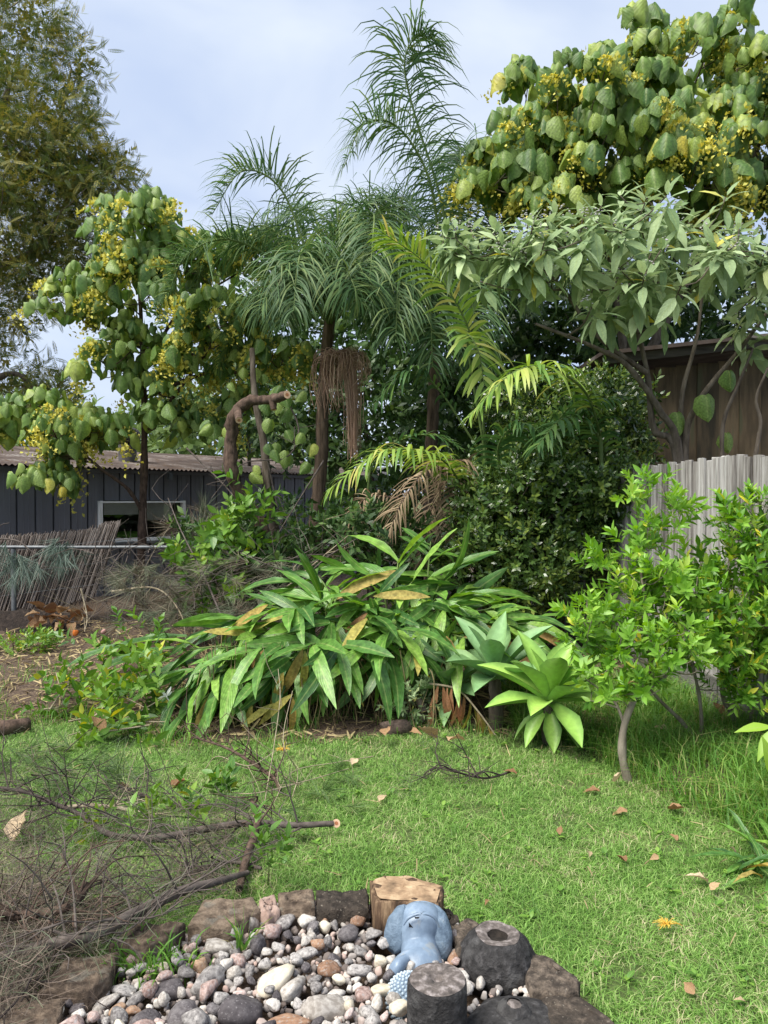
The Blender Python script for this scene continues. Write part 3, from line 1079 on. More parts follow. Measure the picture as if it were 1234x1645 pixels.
c = G(703, 1571, .225)
c[2] = 0
s1 = solo(lathe(c, [(.088, .0), (.087, .06), (.085, .13), (.084, .2), (.083, .214), (.079, .222)], 44, .018, 4), 'charcoal_stump', M['char'], 'upright round grey-black stump in front of the blue ornament', 'stump')
lathe(c, [(.0795, .2225), (.06, .226), (.035, .224), (.015, .222), (.012, .213), (.0005, .212)], 44, .012, 4).build('top_face', M['chartop'], s1)
c = P(799, 1560, 2.5)
c[2] = 0.0
s2 = solo(lathe(c, [(.09, .0), (.118, .03), (.127, .065), (.121, .1), (.098, .148), (.08, .166), (.072, .171)], 46, .04, 6), 'hollow_stump', M['char'], 'squat black stump with a hollow in its pale-rimmed top', 'stump')
lathe(c, [(.0725, .1715), (.06, .171), (.045, .168), (.034, .165)], 46, .04, 6).build('rim', M['chartop'], s2)
lathe(c, [(.034, .1652), (.03, .16), (.024, .152), (.012, .15), (.0005, .151)], 46, .08, 6).build('hollow', M['hollow'], s2)
c = P(842, 1640, 2.2)
c[2] = 0.0
s3 = solo(lathe(c, [(.175, .0), (.172, .03), (.155, .062), (.12, .085), (.075, .096), (.0005, .099)], 46, .04, 8), 'low_stump', M['char'], 'low flat black stump with a knot at the bottom edge', 'stump')
kc = G(826, 1620, .1)
lathe((kc[0], kc[1], .08), [(.055, .0), (.05, .02), (.038, .033), (.022, .037)], 26, .04, 9).build('knot', M['char'], s3)
lathe((kc[0], kc[1] - .004, .1165), [(.021, .0), (.015, .003), (.0005, .0035)], 20, .06, 9).build('knot_face', M['chartop'], s3)
# ------------------------------------------------------------------ blue ceramic ornament
M['glaze'] = noise_mat('blue_glaze', [(.3, (.125, .175, .245)), (.6, (.195, .26, .345)), (.8, (.30, .355, .42))], 22, (1, 1, 1), .38, .15, detail=6, spec=.45, spots=(16, .58, (.27, .28, .27), .6))
M['glaze_dark'] = noise_mat('crackled_glaze', [(.3, (.09, .13, .18)), (.6, (.16, .22, .29)), (.8, (.28, .32, .34))], 40, (1, 1, 1), .5, .5, detail=9)
M['bead'] = noise_mat('pale_glaze_bead', [(.3, (.22, .30, .38)), (.7, (.45, .52, .57))], 12, (1, 1, 1), .4, .1)


def ell_tube(rows, k=28):
    """rows: (centre, half width x, half depth y-ish) stacked along an inclined axis"""
    a = np.linspace(0, 2 * np.pi, k, endpoint=False)
    out_ = []
    c = np.array([r[0] for r in rows])
    T = nrm(np.gradient(c, axis=0))
    for (cc_, hw, hd), t in zip(rows, T):
        X = nrm(np.array((1.0, 0, 0)) - t * t[0])
        Y = np.cross(t, X)
        out_.append(cc_ + hw * np.cos(a)[:, None] * X + hd * np.sin(a)[:, None] * Y)
    bb = B(); bb.grid(np.array(out_), closed_u=True)
    return bb


kx = 2.55 / F
rows = []
for px, py, hw, hd, dd in ((676, 1453, 3, 3, 2.63), (676, 1455, 14, 12, 2.625), (677, 1460, 25, 20, 2.62), (677, 1469, 34, 27, 2.60), (675, 1480, 36, 30, 2.575), (673, 1492, 33.5, 29, 2.555),
                           (672, 1504, 30.5, 26, 2.54), (673, 1516, 28.5, 25, 2.525), (674, 1528, 30, 27, 2.505), (675, 1540, 34, 31, 2.485), (674, 1551, 40, 35, 2.465), (671, 1562, 42, 36, 2.45), (668, 1571, 38, 30, 2.44), (668, 1577, 22, 16, 2.44), (668, 1579, 2, 2, 2.44)):
    rows.append((P(px, py, dd + .035), hw * kx, hd * kx))
orn = thing('ceramic_ornament', 'blue glazed ceramic ornament with rounded hood and drooping flaps among the stones', 'ornament', G(672, 1580, .03))
# smooth the row list
cs = spl([r[0] for r in rows], 40)
hw = np.interp(np.linspace(0, 1, 40), np.linspace(0, 1, len(rows)), [r[1] for r in rows])
hd = np.interp(np.linspace(0, 1, 40), np.linspace(0, 1, len(rows)), [r[2] for r in rows])
body_b = ell_tube(list(zip(cs, hw, hd)), 36)
body_b.build('body', M['glaze'], orn)
from mathutils.bvhtree import BVHTree
BODY = BVHTree.FromPolygons([Vector(v_) for v_ in np.vstack(body_b.v)], np.vstack(body_b.q).tolist())


def flap(path, wid, thick, mat, name):
    """a rounded lappet following a path"""
    rows_ = [(p_, w_ * kx, t_ * kx) for p_, w_, t_ in zip(spl(path, 22), np.interp(np.linspace(0, 1, 22), np.linspace(0, 1, len(wid)), wid), np.interp(np.linspace(0, 1, 22), np.linspace(0, 1, len(thick)), thick))]
    return ell_tube(rows_, 20).build(name, mat, orn)




def lobe_shell(c, rx, rz, ry, roll, mat, name, crease=0.0):
    """a flattened rounded lobe facing the camera"""
    th_ = np.linspace(.01, np.pi - .01, 20); ph_ = np.linspace(0, 2 * np.pi, 32, endpoint=False)
    TT_, FF_ = np.meshgrid(th_, ph_, indexing='ij')
    w_ = 1 + .05 * np.sin(3 * FF_ + TT_ * 2) + crease * np.sin(TT_ * 9 + FF_)
    q_ = np.stack([rx * w_ * np.sin(TT_) * np.cos(FF_), ry * w_ * np.sin(TT_) * np.sin(FF_), rz * w_ * np.cos(TT_)], -1) * kx
    cr, sr = math.cos(roll), math.sin(roll)
    Rz = np.array([[cr, 0, sr], [0, 1, 0], [-sr, 0, cr]])
    tl = math.radians(-24)
    Rx = np.array([[1, 0, 0], [0, math.cos(tl), -math.sin(tl)], [0, math.sin(tl), math.cos(tl)]])
    b_ = B(); b_.grid(q_ @ (Rx @ Rz).T + c, closed_u=True)
    return b_.build(name, mat, orn)


lobe_shell(P(642, 1493, 2.60), 24, 36, 22, .22, M['glaze_dark'], 'flap', .02)
lobe_shell(P(703, 1502, 2.595), 24, 43, 24, -.16, M['glaze_dark'], 'flap', .02)
lobe_shell(P(676, 1474, 2.63), 40, 24, 26, 0, M['glaze'], 'hood', .01)
flap(PP((648, 1486, 2.535), (657, 1474, 2.54), (678, 1467, 2.54), (697, 1473, 2.54), (706, 1490, 2.54)), [1.5, 2.6, 2.6, 2.6, 1.5], [2, 3, 3, 3, 2], M['glaze'], 'rim')
flap(PP((655, 1540, 2.455), (640, 1552, 2.435), (633, 1563, 2.43), (641, 1571, 2.43)), [7, 11, 10, 4], [9, 14, 13, 5], M['glaze'], 'foot')
for pts in (((657, 1482), (664, 1490), (657, 1489)), ((666, 1473), (674, 1472.5), (672.5, 1475), (667, 1475.5))):
    bb = B()
    ring_o = []
    for a, c_ in pts:
        hit = BODY.ray_cast(Vector((0, 0, CAMH)), Vector(ray(a, c_)).normalized())[0]
        ring_o.append((np.array(hit) if hit else P(a, c_, 2.52)) + np.array((0, -.0012, 0)))
    ring_i = [p_ + np.array((0, .012, 0)) for p_ in ring_o]
    n_ = len(pts)
    bb.raw(np.array(ring_o + ring_i), [(i, (i + 1) % n_, n_ + (i + 1) % n_, n_ + i) for i in range(n_)], [(0, i, i + 1) for i in range(1, n_ - 1)])
    bb.build('slit', M['black'], orn)
# beaded ball
bc = P(657, 1604, 2.36)
br = .074
ball = thing('beaded_ball', 'pale blue ceramic ball covered in small beads below the ornament', 'ornament', bc - (0, 0, br))
th = np.linspace(0.001, np.pi - .001, 18)
ph = np.linspace(0, 2 * np.pi, 30, endpoint=False)
TT, FF = np.meshgrid(th, ph, indexing='ij')
bb = B(); bb.grid(bc + br * .96 * np.stack([np.sin(TT) * np.cos(FF), np.sin(TT) * np.sin(FF), np.cos(TT)], -1), closed_u=True)
bb.build('core', M['glaze_dark'], ball)
bt = B()
tt_ = np.linspace(.001, np.pi - .001, 5); pp_ = np.linspace(0, 2 * np.pi, 6, endpoint=False)
TT, FF = np.meshgrid(tt_, pp_, indexing='ij')
bt.grid(np.stack([np.sin(TT) * np.cos(FF), np.sin(TT) * np.sin(FF), np.cos(TT)], -1), closed_u=True)
nb = 420
i = np.arange(nb) + .5
phi = np.arccos(1 - 2 * i / nb); tha = np.pi * (1 + 5 ** .5) * i
bd = np.stack([np.cos(tha) * np.sin(phi), np.sin(tha) * np.sin(phi), np.cos(phi)], -1)
bb = B(); bb.inst(bt.template(), np.repeat(np.eye(3)[None] * .0054, nb, 0), bc + bd * br * .965)
bb.build('beads', M['bead'], ball, kind='stuff')

# ------------------------------------------------------------------ river stones
def stone_mat(name, stops, spots=None, sc=4):
    return noise_mat(name, stops, sc, (1, 1, 1), .8, .35, rnd=.3, detail=8, spots=spots, dist=.01)


STM = {
    'grey': stone_mat('grey_stone', [(.3, (.11, .10, .097)), (.5, (.24, .225, .215)), (.7, (.42, .395, .375))], (5, .58, (.07, .065, .065), .7)),
    'pale': stone_mat('pale_stone', [(.3, (.23, .205, .18)), (.5, (.40, .37, .335)), (.7, (.55, .52, .48))], (5, .62, (.17, .15, .13), .6)),
    'cream': stone_mat('cream_stone', [(.2, (.40, .34, .25)), (.5, (.55, .5, .4)), (.8, (.64, .6, .5))], (8, .66, (.5, .3, .13), .6)),
    'rust': stone_mat('rust_stone', [(.2, (.15, .085, .055)), (.5, (.28, .165, .105)), (.8, (.42, .3, .2))], (6, .56, (.3, .27, .24), .7)),
    'pink': stone_mat('pinkish_stone', [(.3, (.2, .13, .11)), (.5, (.38, .28, .25)), (.7, (.52, .43, .4))], (5, .56, (.3, .29, .29), .7)),
    'dark': stone_mat('dark_stone', [(.2, (.035, .03, .032)), (.5, (.085, .075, .078)), (.8, (.2, .185, .185))], (12, .62, (.3, .28, .28), .6)),
}
LBL = {'grey': 'grey', 'pale': 'off-white', 'cream': 'cream', 'rust': 'rust brown', 'pink': 'pinkish', 'dark': 'dark purplish'}


def stone_mesh(seed, mat):
    rg = np.random.default_rng(seed)
    th_ = np.linspace(0.0, np.pi, 12); ph_ = np.linspace(0, 2 * np.pi, 18, endpoint=False)
    th_[0] += .02; th_[-1] -= .02
    TT_, FF_ = np.meshgrid(th_, ph_, indexing='ij')
    dv = np.stack([np.sin(TT_) * np.cos(FF_), np.sin(TT_) * np.sin(FF_), np.cos(TT_)], -1)
    r_ = np.ones(TT_.shape)
    for _ in range(5):
        w = nrm(rg.normal(size=3)) * rg.uniform(1.2, 2.8)
        r_ += .075 * np.sin(dv @ w + rg.uniform(0, 6))
    for _ in range(13):                                  # flattened facets
        nv = nrm(rg.normal(size=3))
        h_ = rg.uniform(.5, .84)
        dp = dv @ nv
        r_ = np.where(dp * r_ > h_, r_ * .12 + .88 * h_ / np.maximum(dp, .05), r_)
    r_ = r_ * (1 + .012 * rg.normal(size=r_.shape)) / r_.max() * 1.05
    bb_ = B(); bb_.grid(dv * r_[..., None] * np.array((1.0, .8, .66)), closed_u=True)
    return bb_.mesh('river_stone', mat)


SMESH = {k_: [stone_mesh(100 + 17 * j + 3 * i, STM[k_]) for j in range(5)] for i, k_ in enumerate(STM)}


def eul(a, b_, c_):
    from mathutils import Euler
    return np.array(Euler((a, b_, c_)).to_matrix())


rgS = np.random.default_rng(42)
placed = []          # x, y, r, z


def put_stone(kind, x, y, z, r, yaw, tilt, label, group=None, sq=(1, 1, 1), mesh=None):
    me = SMESH[kind][int(rgS.integers(5))] if mesh is None else mesh
    o = bpy.data.objects.new('river_stone', me)
    COL.objects.link(o)
    Rm = eul(*tilt, yaw) @ np.diag(sq) * r
    o.matrix_basis = Matrix(m4(Rm, (x, y, z)))
    return tag(o, label, 'stone', group)


big = [  # px, py, half-width px, kind, yaw, tilt, squash, label
    (441, 1577, 42, 'cream', 1.35, (-.75, 0), (1, .86, .62), 'largest smooth cream stone with a flat tilted face'),
    (470, 1590, 38, 'pale', 1.2, (-.6, .2), (1, .75, .7), 'off-white stone leaning behind the largest cream stone'),
    (331, 1578, 40, 'grey', 1.45, (-.5, 0), (1, .75, .8), 'grey egg-shaped stone left of the largest cream stone'),
    (392, 1630, 48, 'dark', .2, (0, .1), (1, .85, .85), 'big dark purplish stone at the bottom of the bed'),
    (524, 1622, 42, 'pale', .5, (-.3, .2), (1, .95, .8), 'large pale wedge-shaped stone at the bottom centre'),
    (565, 1473, 17, 'pale', .3, (-.7, 0), (1, .7, .45), 'small white oval stone in front of the sawn stump'),
    (274, 1594, 27, 'dark', .1, (.1, 0), (1, .8, .85), 'dark blocky stone with pale top near the grass tuft'),
    (348, 1521, 27, 'pale', .15, (-.2, .1), (1, .7, .7), 'long white-topped stone near the edging blocks'),
    (365, 1500, 22, 'pink', 1.0, (-.5, 0), (1, .8, .6), 'pinkish upright stone beside the thin grass stalk'),
    (170, 1612, 24, 'pale', .75, (-.2, -.3), (1, .62, .6), 'long pale stone on the left of the bed'),
    (200, 1592, 24, 'grey', .1, (-.1, .2), (1, .6, .45), 'flat grey stone below the grass tuft'),
    (465, 1642, 34, 'rust', .05, (0, 0), (1, .7, .4), 'flat rust brown slab stone at the bottom edge'),
    (580, 1560, 26, 'grey', .5, (-.6, .3), (1, .8, .5), 'flat dark-centred grey stone near the ornament'),
    (612, 1592, 24, 'cream', .3, (-.2, .1), (1, .75, .7), 'yellowish cream stone left of the beaded ball'),
    (582, 1597, 20, 'pink', 1.2, (-.2, 0), (1, .95, .9), 'rounded reddish stone near the beaded ball'),
    (605, 1614, 20, 'pale', 1.4, (-.4, 0), (1, .7, .7), 'small upright white stone just left of the beaded ball'),
    (540, 1598, 20, 'pale', .9, (-.3, .2), (1, .6, .6), 'narrow pale stone right of the largest cream stone'),
    (296, 1632, 34, 'dark', .1, (0, 0), (1, .9, .7), 'dark mottled stone at the bottom left of the bed'),
    (232, 1640, 26, 'dark', .5, (0, .2), (1, .9, .8), 'charcoal stone beside the orange stones'),
    (218, 1605, 19, 'grey', 1.2, (-.3, .1), (1, .9, .8), 'bluish grey upright stone above the orange stones'),
    (190, 1622, 16, 'rust', 1.2, (-.3, .1), (1, .8, .8), 'left one of the two orange stones at the lower left'),
    (214, 1625, 16, 'rust', .1, (-.1, .1), (1, .8, .7), 'right one of the two orange stones at the lower left'),
    (730, 1540, 17, 'rust', 1.2, (-.3, .1), (1, .8, .8), 'orange-tan stone between the ornament and the hollow stump'),
]
for px, py, hwp, kind, yaw, tilt, sq, lab in big:
    z = .07
    c = G(px, py, z)
    r = 1.22 * hwp * c[1] / F
    me = stone_mesh(int(px * 7 + py), STM[kind])
    put_stone(kind, c[0], c[1], max(r * .55, .05) + .02, r, yaw, tilt, lab, None, sq, me)
    placed.append((c[0], c[1], r * .86))
SB_ = [(G(672, 1540, .05)[:2], .075), (G(703, 1571, .225)[:2], .085), (P(799, 1560, 2.5)[:2], .12), (P(842, 1640, 2.2)[:2], .16), (cc, .12), (bc[:2], .06)]
cnt = 0
tries = 0
kinds = ['grey', 'pale', 'pink', 'rust', 'dark', 'cream']
LMK = [('the bushy grass tuft', G(240, 1575, .05)), ('the thin grass stalk', G(388, 1530, .05)), ('the largest cream stone', G(445, 1585, .05)), ('the sawn stump', G(590, 1490, .05)), ('the long dark edging block', G(520, 1490, .05)), ('the blue ornament', G(630, 1545, .05)), ('the beaded ball', G(610, 1615, .05)), ('the hollow stump', G(740, 1560, .05)), ('the big dark stone at the bottom', G(390, 1640, .05)), ('the pale wedge-shaped stone', G(524, 1630, .05)), ('the bottom left corner block', G(140, 1630, .05))]
pk = np.array([.36, .28, .17, .025, .11, .055])
for radius_band, want in (((.034, .047), 40), ((.026, .034), 115), ((.019, .026), 120)):
    n0 = 0
    t0 = 0
    while n0 < want and t0 < 16000:
        t0 += 1
        a, rr = rgS.uniform(0, 2 * np.pi), .80 * math.sqrt(rgS.uniform())
        x, y = BC[0] + rr * math.cos(a), BC[1] + rr * math.sin(a)
        if y < 1.85 or (x > .22 and y < 2.3):
            continue
        r = rgS.uniform(*radius_band)
        if any(np.hypot(x - q[0], y - q[1]) < rad + r * .6 for q, rad in SB_):
            continue
        if any((x - q[0]) ** 2 + (y - q[1]) ** 2 < (.64 * (q[2] + r)) ** 2 for q in placed):
            continue
        placed.append((x, y, r * .95))
        kind = kinds[int(rgS.choice(6, p=pk / pk.sum()))]
        siz = 'small ' if r < .026 else ('medium-sized ' if r < .034 else 'large ')
        lm = min(LMK, key=lambda q_: (q_[1][0] - x) ** 2 + (q_[1][1] - y) ** 2)[0]
        lab = f'{siz}{LBL[kind]} river stone near {lm}'
        put_stone(kind, x, y, .06 + r * .5 + .022 * rgS.uniform(), r * 1.08, rgS.uniform(0, 6.3), tuple(rgS.normal(size=2) * .3), lab, f'{siz}{LBL[kind]} stones near {lm}', (1, rgS.uniform(.85, 1.15), rgS.uniform(.8, 1.2)))
        n0 += 1
# fine gravel under the stones
gt = B()
tt_ = np.linspace(.02, np.pi - .02, 4); pp_ = np.linspace(0, 2 * np.pi, 6, endpoint=False)
TT, FF = np.meshgrid(tt_, pp_, indexing='ij')
gt.grid(np.stack([np.sin(TT) * np.cos(FF), .8 * np.sin(TT) * np.sin(FF), .6 * np.cos(TT)], -1), closed_u=True)
ng = 2000
a, rr = rgS.uniform(0, 2 * np.pi, ng), .80 * np.sqrt(rgS.uniform(size=ng))
o_ = np.stack([BC[0] + rr * np.cos(a), BC[1] + rr * np.sin(a), .055 + .012 * rgS.uniform(size=ng)], -1)
ms_ = np.array([eul(*rgS.uniform(0, 6, 3)) for _ in range(ng)]) * rgS.uniform(.008, .018, ng)[:, None, None]
M['gravel'] = leaf_mat('bed_gravel', [(0, (.07, .055, .048)), (.3, (.14, .12, .11)), (.55, (.25, .23, .215)), (.7, (.28, .2, .17)), (.85, (.36, .34, .31)), (1, (.12, .105, .10))], .9, 0, 0, .2)
bb = B(); bb.inst(gt.template(), ms_, o_, rgS.uniform(size=ng))
# the smaller river stones that fill the gaps between the 300 largest
FILL = []
for j in range(4):
    me_ = stone_mesh(700 + j, None)
    co_ = np.empty(len(me_.vertices) * 3, np.float32); me_.vertices.foreach_get('co', co_)
    q_ = np.array([tuple(p_.vertices) for p_ in me_.polygons if len(p_.vertices) == 4])
    FILL.append(dict(v=co_.reshape(-1, 3).astype(float), q=q_, t=np.zeros((0, 3), int), uv=np.zeros((len(co_) // 3, 2)), dt=np.zeros(len(co_) // 3)))
    bpy.data.meshes.remove(me_)
nf_ = 0
for _ in range(9000):
    if nf_ >= 520:
        break
    a, rr = rgS.uniform(0, 2 * np.pi), .80 * math.sqrt(rgS.uniform())
    x, y = BC[0] + rr * math.cos(a), BC[1] + rr * math.sin(a)
    r = rgS.uniform(.012, .021)
    if y < 1.85 or (x > .22 and y < 2.3) or any(np.hypot(x - q[0], y - q[1]) < rad + r * .4 for q, rad in SB_):
        continue
    if any((x - q[0]) ** 2 + (y - q[1]) ** 2 < (.6 * (q[2] + r)) ** 2 for q in placed):
        continue
    placed.append((x, y, r))
    bb.inst(FILL[nf_ % 4], (eul(*(rgS.normal(size=2) * .4), rgS.uniform(0, 6.3)) * r * 1.15)[None], np.array([[x, y, .058 + r * .5]]), np.array([rgS.uniform(.15, .99)]))
    nf_ += 1
gv = bb.build('gravel', M['gravel'], None, kind='stuff')
tag(gv, 'small stones and gravel filling the gaps between the river stones', 'gravel')

# ------------------------------------------------------------------ lawn
m, nt, N, L, bs, out = new_mat('lawn_grass')
rs = rnd_socket(N, L)
r1 = ramp(N, [(0, (.10, .215, .042)), (.35, (.185, .36, .066)), (.72, (.28, .48, .11)), (.9, (.42, .54, .2)), (1, (.54, .49, .29))])
tc = N.new('ShaderNodeTexCoord')
nz = N.new('ShaderNodeTexNoise'); nz.inputs['Scale'].default_value = 2.6; nz.inputs['Detail'].default_value = 9
L.new(tc.outputs['Object'], nz.inputs['Vector'])
ma = N.new('ShaderNodeMath'); ma.operation = 'MULTIPLY_ADD'; ma.inputs[1].default_value = 1.15
L.new(nz.outputs['Fac'], ma.inputs[0])
sb = N.new('ShaderNodeMath'); sb.operation = 'SUBTRACT'; sb.inputs[1].default_value = .56
L.new(rs, sb.inputs[0]); L.new(sb.outputs[0], ma.inputs[2])
L.new(ma.outputs[0], r1.inputs['Fac'])
L.new(r1.outputs[0], bs.inputs['Base Color'])
bs.inputs['Roughness'].default_value = .5
bs.inputs['Specular IOR Level'].default_value = .3
tr = N.new('ShaderNodeBsdfTranslucent')
L.new(r1.outputs[0], tr.inputs['Color'])
ms = N.new('ShaderNodeMixShader'); ms.inputs[0].default_value = .35
L.new(bs.outputs[0], ms.inputs[1]); L.new(tr.outputs[0], ms.inputs[2]); L.new(ms.outputs[0], out.inputs['Surface'])
M['grass'] = m


def blades(n, xr, yr, keep, h, w, seed, bend=.6, zfun=ground_z, tint=None, lean=.5):
    """numpy grass: each blade base, middle, tip = 3 triangles"""
    rg_ = np.random.default_rng(seed)
    x = rg_.uniform(*xr, n); y = rg_.uniform(*yr, n)
    k_ = keep(x, y, rg_)
    x, y = x[k_], y[k_]
    n = len(x)
    z = zfun(x, y) - .004
    H = h[0] + (h[1] - h[0]) * rg_.uniform(size=n) ** 1.4
    W = rg_.uniform(*w, n)
    a = rg_.uniform(0, 2 * np.pi, n)
    ln = lean * rg_.uniform(.1, 1.2, n)
    dx, dy = np.cos(a), np.sin(a)
    fa = a + np.pi / 2 + rg_.normal(size=n) * .6
    fx_, fy_ = np.cos(fa) * W / 2, np.sin(fa) * W / 2
    b0 = np.stack([x, y, z], -1)
    sd = np.stack([fx_, fy_, np.zeros(n)], -1)
    mid = b0 + np.stack([dx * H * ln * .35, dy * H * ln * .35, H * .6], -1)
    tip = b0 + np.stack([dx * H * ln * (1 + bend * .4), dy * H * ln * (1 + bend * .4), H * (1 - .25 * ln)], -1)
    v = np.stack([b0 - sd, b0 + sd, mid + sd * .8, mid - sd * .8, tip], 1)
    o5 = (np.arange(n) * 5)[:, None]
    q = o5 + np.array([[0, 1, 2, 3]])
    t = o5 + np.array([[3, 2, 4]])
    ti = np.repeat(rg_.uniform(0, .999, n), 5)
    bb_ = B(); bb_.raw(v.reshape(-1, 3), q, t, ti)
    return bb_


def in_view(x, y, margin=.35):
    return np.abs(x) < .5 * y + margin


def keep_lawn(x, y, rg_):
    k_ = in_view(x, y, .5) & (y < lawn_edge(x) + rg_.normal(size=len(x)) * .05 + .03)
    k_ &= np.hypot(x - BC[0], y - BC[1]) > .93 + .02 * np.sin(9 * np.arctan2(y, x))
    dens = np.clip(2.6 / y, .35, 1)
    thin = .5 + .5 * np.sin(x * 3.1 + 1.2) * np.sin(y * 4.3 + x)
    bare = np.sin(x * 7.3 + 2.1 * np.sin(y * 3)) * np.sin(y * 8.1 + 1.7 * np.sin(x * 4)) > .72
    return k_ & (rg_.uniform(size=len(x)) < dens * (1 - .3 * thin) * np.where(bare, .35, 1))


bb = blades(640000, (-3.1, 3.1), (1.75, 5.6), keep_lawn, (.017, .048), (.0022, .0046), 1, lean=1.6)
lw = bb.build('lawn', M['grass'], None, kind='stuff')
tag(lw, 'short green lawn grass across the middle of the garden', 'grass')


def keep_rough(x, y, rg_):
    e = y - lawn_edge(x)
    k_ = in_view(x, y, .4) & (e > -.08) & (x > .9) & (x < fx(y) - .03) & (y < 6.2)
    clump = .5 + .5 * np.sin(x * 7 + 2 * y) * np.sin(y * 6 - x)
    return k_ & (rg_.uniform(size=len(x)) < .25 + .75 * clump)


bb = blades(52000, (.8, 3.0), (2.6, 6.2), keep_rough, (.06, .24), (.003, .008), 3, bend=1.2, lean=1.1)
lg = bb.build('long_grass', M['longgrass'], None, kind='stuff')
tag(lg, 'unmown long grass along the foot of the paling fence', 'grass')


def keep_bed(x, y, rg_):
    e = y - lawn_edge(x)
    cl = np.sin(x * 5 + y * 3) * np.sin(x * 2.3 - y * 4)
    return in_view(x, y) & (e > -.05) & (e < 2.2) & (x < 1.2) & (cl > .0) & (rg_.uniform(size=len(x)) < np.exp(-np.maximum(e, 0) * 1.6))


bb = blades(26000, (-3.4, 1.3), (4.6, 7.6), keep_bed, (.04, .15), (.003, .006), 4, bend=1.0, lean=.9)
lg = bb.build('bed_grass', M['longgrass'], None, kind='stuff')
tag(lg, 'ragged grass and weeds along the edge of the planting bed', 'grass')

# low broad-leaved weeds in the lawn
rgw = np.random.default_rng(17)
wl_ = []
nw_ = 420
wx, wy = rgw.uniform(-2.6, 2.2, nw_), rgw.uniform(2.3, 5.1, nw_)
kw = (wy < lawn_edge(wx)) & (np.hypot(wx - BC[0], wy - BC[1]) > 1.0) & (np.sin(wx * 4 + 1) * np.sin(wy * 5) > -.25)
wx, wy = wx[kw], wy[kw]
WLF = leaf_t(1, .6, [.3, .9, 1, .7, .05], 3, .2, .25)
bb = B()
for x_, y_ in zip(wx, wy):
    k_ = int(rgw.integers(4, 8))
    a_ = rgw.uniform(0, 6.28, k_)
    dv = np.stack([np.cos(a_), np.sin(a_), rgw.uniform(.2, .9, k_)], -1)
    bb.inst(WLF, scaled(frames(dv, np.tile((0, 0, 1.0), (k_, 1))), rgw.uniform(.018, .038, k_)), np.tile((x_, y_, float(ground_z(x_, y_)) + .018), (k_, 1)) + rgw.normal(size=(k_, 3)) * .006, rgw.uniform(0, .8, k_))
o = bb.build('lawn_weeds', M['cutleaf'], None, kind='stuff')
tag(o, 'small broad-leaved weeds dotted through the lawn', 'weeds')

# straw and mulch litter on the bed
def litter(n, seed, xr, yr, keep, ln, mat, name, label, w=.004, zo=.01):
    rg_ = np.random.default_rng(seed)
    x = rg_.uniform(*xr, n); y = rg_.uniform(*yr, n)
    k_ = keep(x, y, rg_)
    x, y = x[k_], y[k_]
    n = len(x)
    a = rg_.uniform(0, 6.28, n)
    Ls = rg_.uniform(*ln, n)
    t = np.stack([np.cos(a), np.sin(a), rg_.normal(size=n) * .3], -1)
    Rm = frames(t, np.stack([rg_.normal(size=n) * .4, rg_.normal(size=n) * .4, np.ones(n)], -1))
    T = leaf_t(1, w / np.mean(ln) * 2, [.8, 1, .9, .5], 2, .3, .1)
    bb_ = B(); bb_.inst(T, scaled(Rm, Ls), np.stack([x, y, ground_z(x, y) + zo + .02 * rg_.uniform(size=n)], -1), rg_.uniform(0, .999, n))
    o = bb_.build(name, mat, None, kind='stuff')
    tag(o, label, name.replace('_', ' '))


litter(9000, 8, (-5, 2.4), (4.9, 9.5), lambda x, y, g: in_view(x, y, .4) & (y - lawn_edge(x) > -.03) & (g.uniform(size=len(x)) < np.clip(1.3 - .2 * (y - 5), .2, 1)), (.04, .14), M['straw'], 'mulch_litter', 'dry straw and bark litter on the soil of the bed', .006)
litter(420, 9, (-3, 2.6), (2.6, 5.2), lambda x, y, g: in_view(x, y, .3) & (y < lawn_edge(x)) & (np.hypot(x - BC[0], y - BC[1]) > .95), (.03, .10), M['straw'], 'lawn_litter', 'short pale dry stalks scattered thinly in the lawn', .002, .026)
# ------------------------------------------------------------------ broad-leaved flowering trees (peltate leaves, yellow panicles)
PEL = [peltate_t(i) for i in range(4)]
PELM = [tmesh(t, 'leaf', M['macaranga']) for t in PEL]
# panicle: many short strings of tiny bracts
rg = np.random.default_rng(77)
pb = B()
_bb = B(); _bb.raw([(0, 0, 0), (.36, .5, .08), (0, 1, -.1), (-.36, .5, .08)], [(0, 1, 2, 3)]); bract = _bb.template()
for s_ in range(9):
    d_ = nrm(np.array((rg.normal() * .6, rg.normal() * .6, -.55)))
    nn = 7
    pos = np.array([d_ * (k_ + 1) * .14 + np.array((0, 0, -.012 * k_ * k_)) + rg.normal(size=3) * .03 for k_ in range(nn)])
    pb.inst(bract, scaled(frames(rnd_dirs(nn, rg), rnd_dirs(nn, rg)), rg.uniform(.15, .27, nn)), pos, rg.uniform(0, .9, nn))
PANICLE = pb.template()


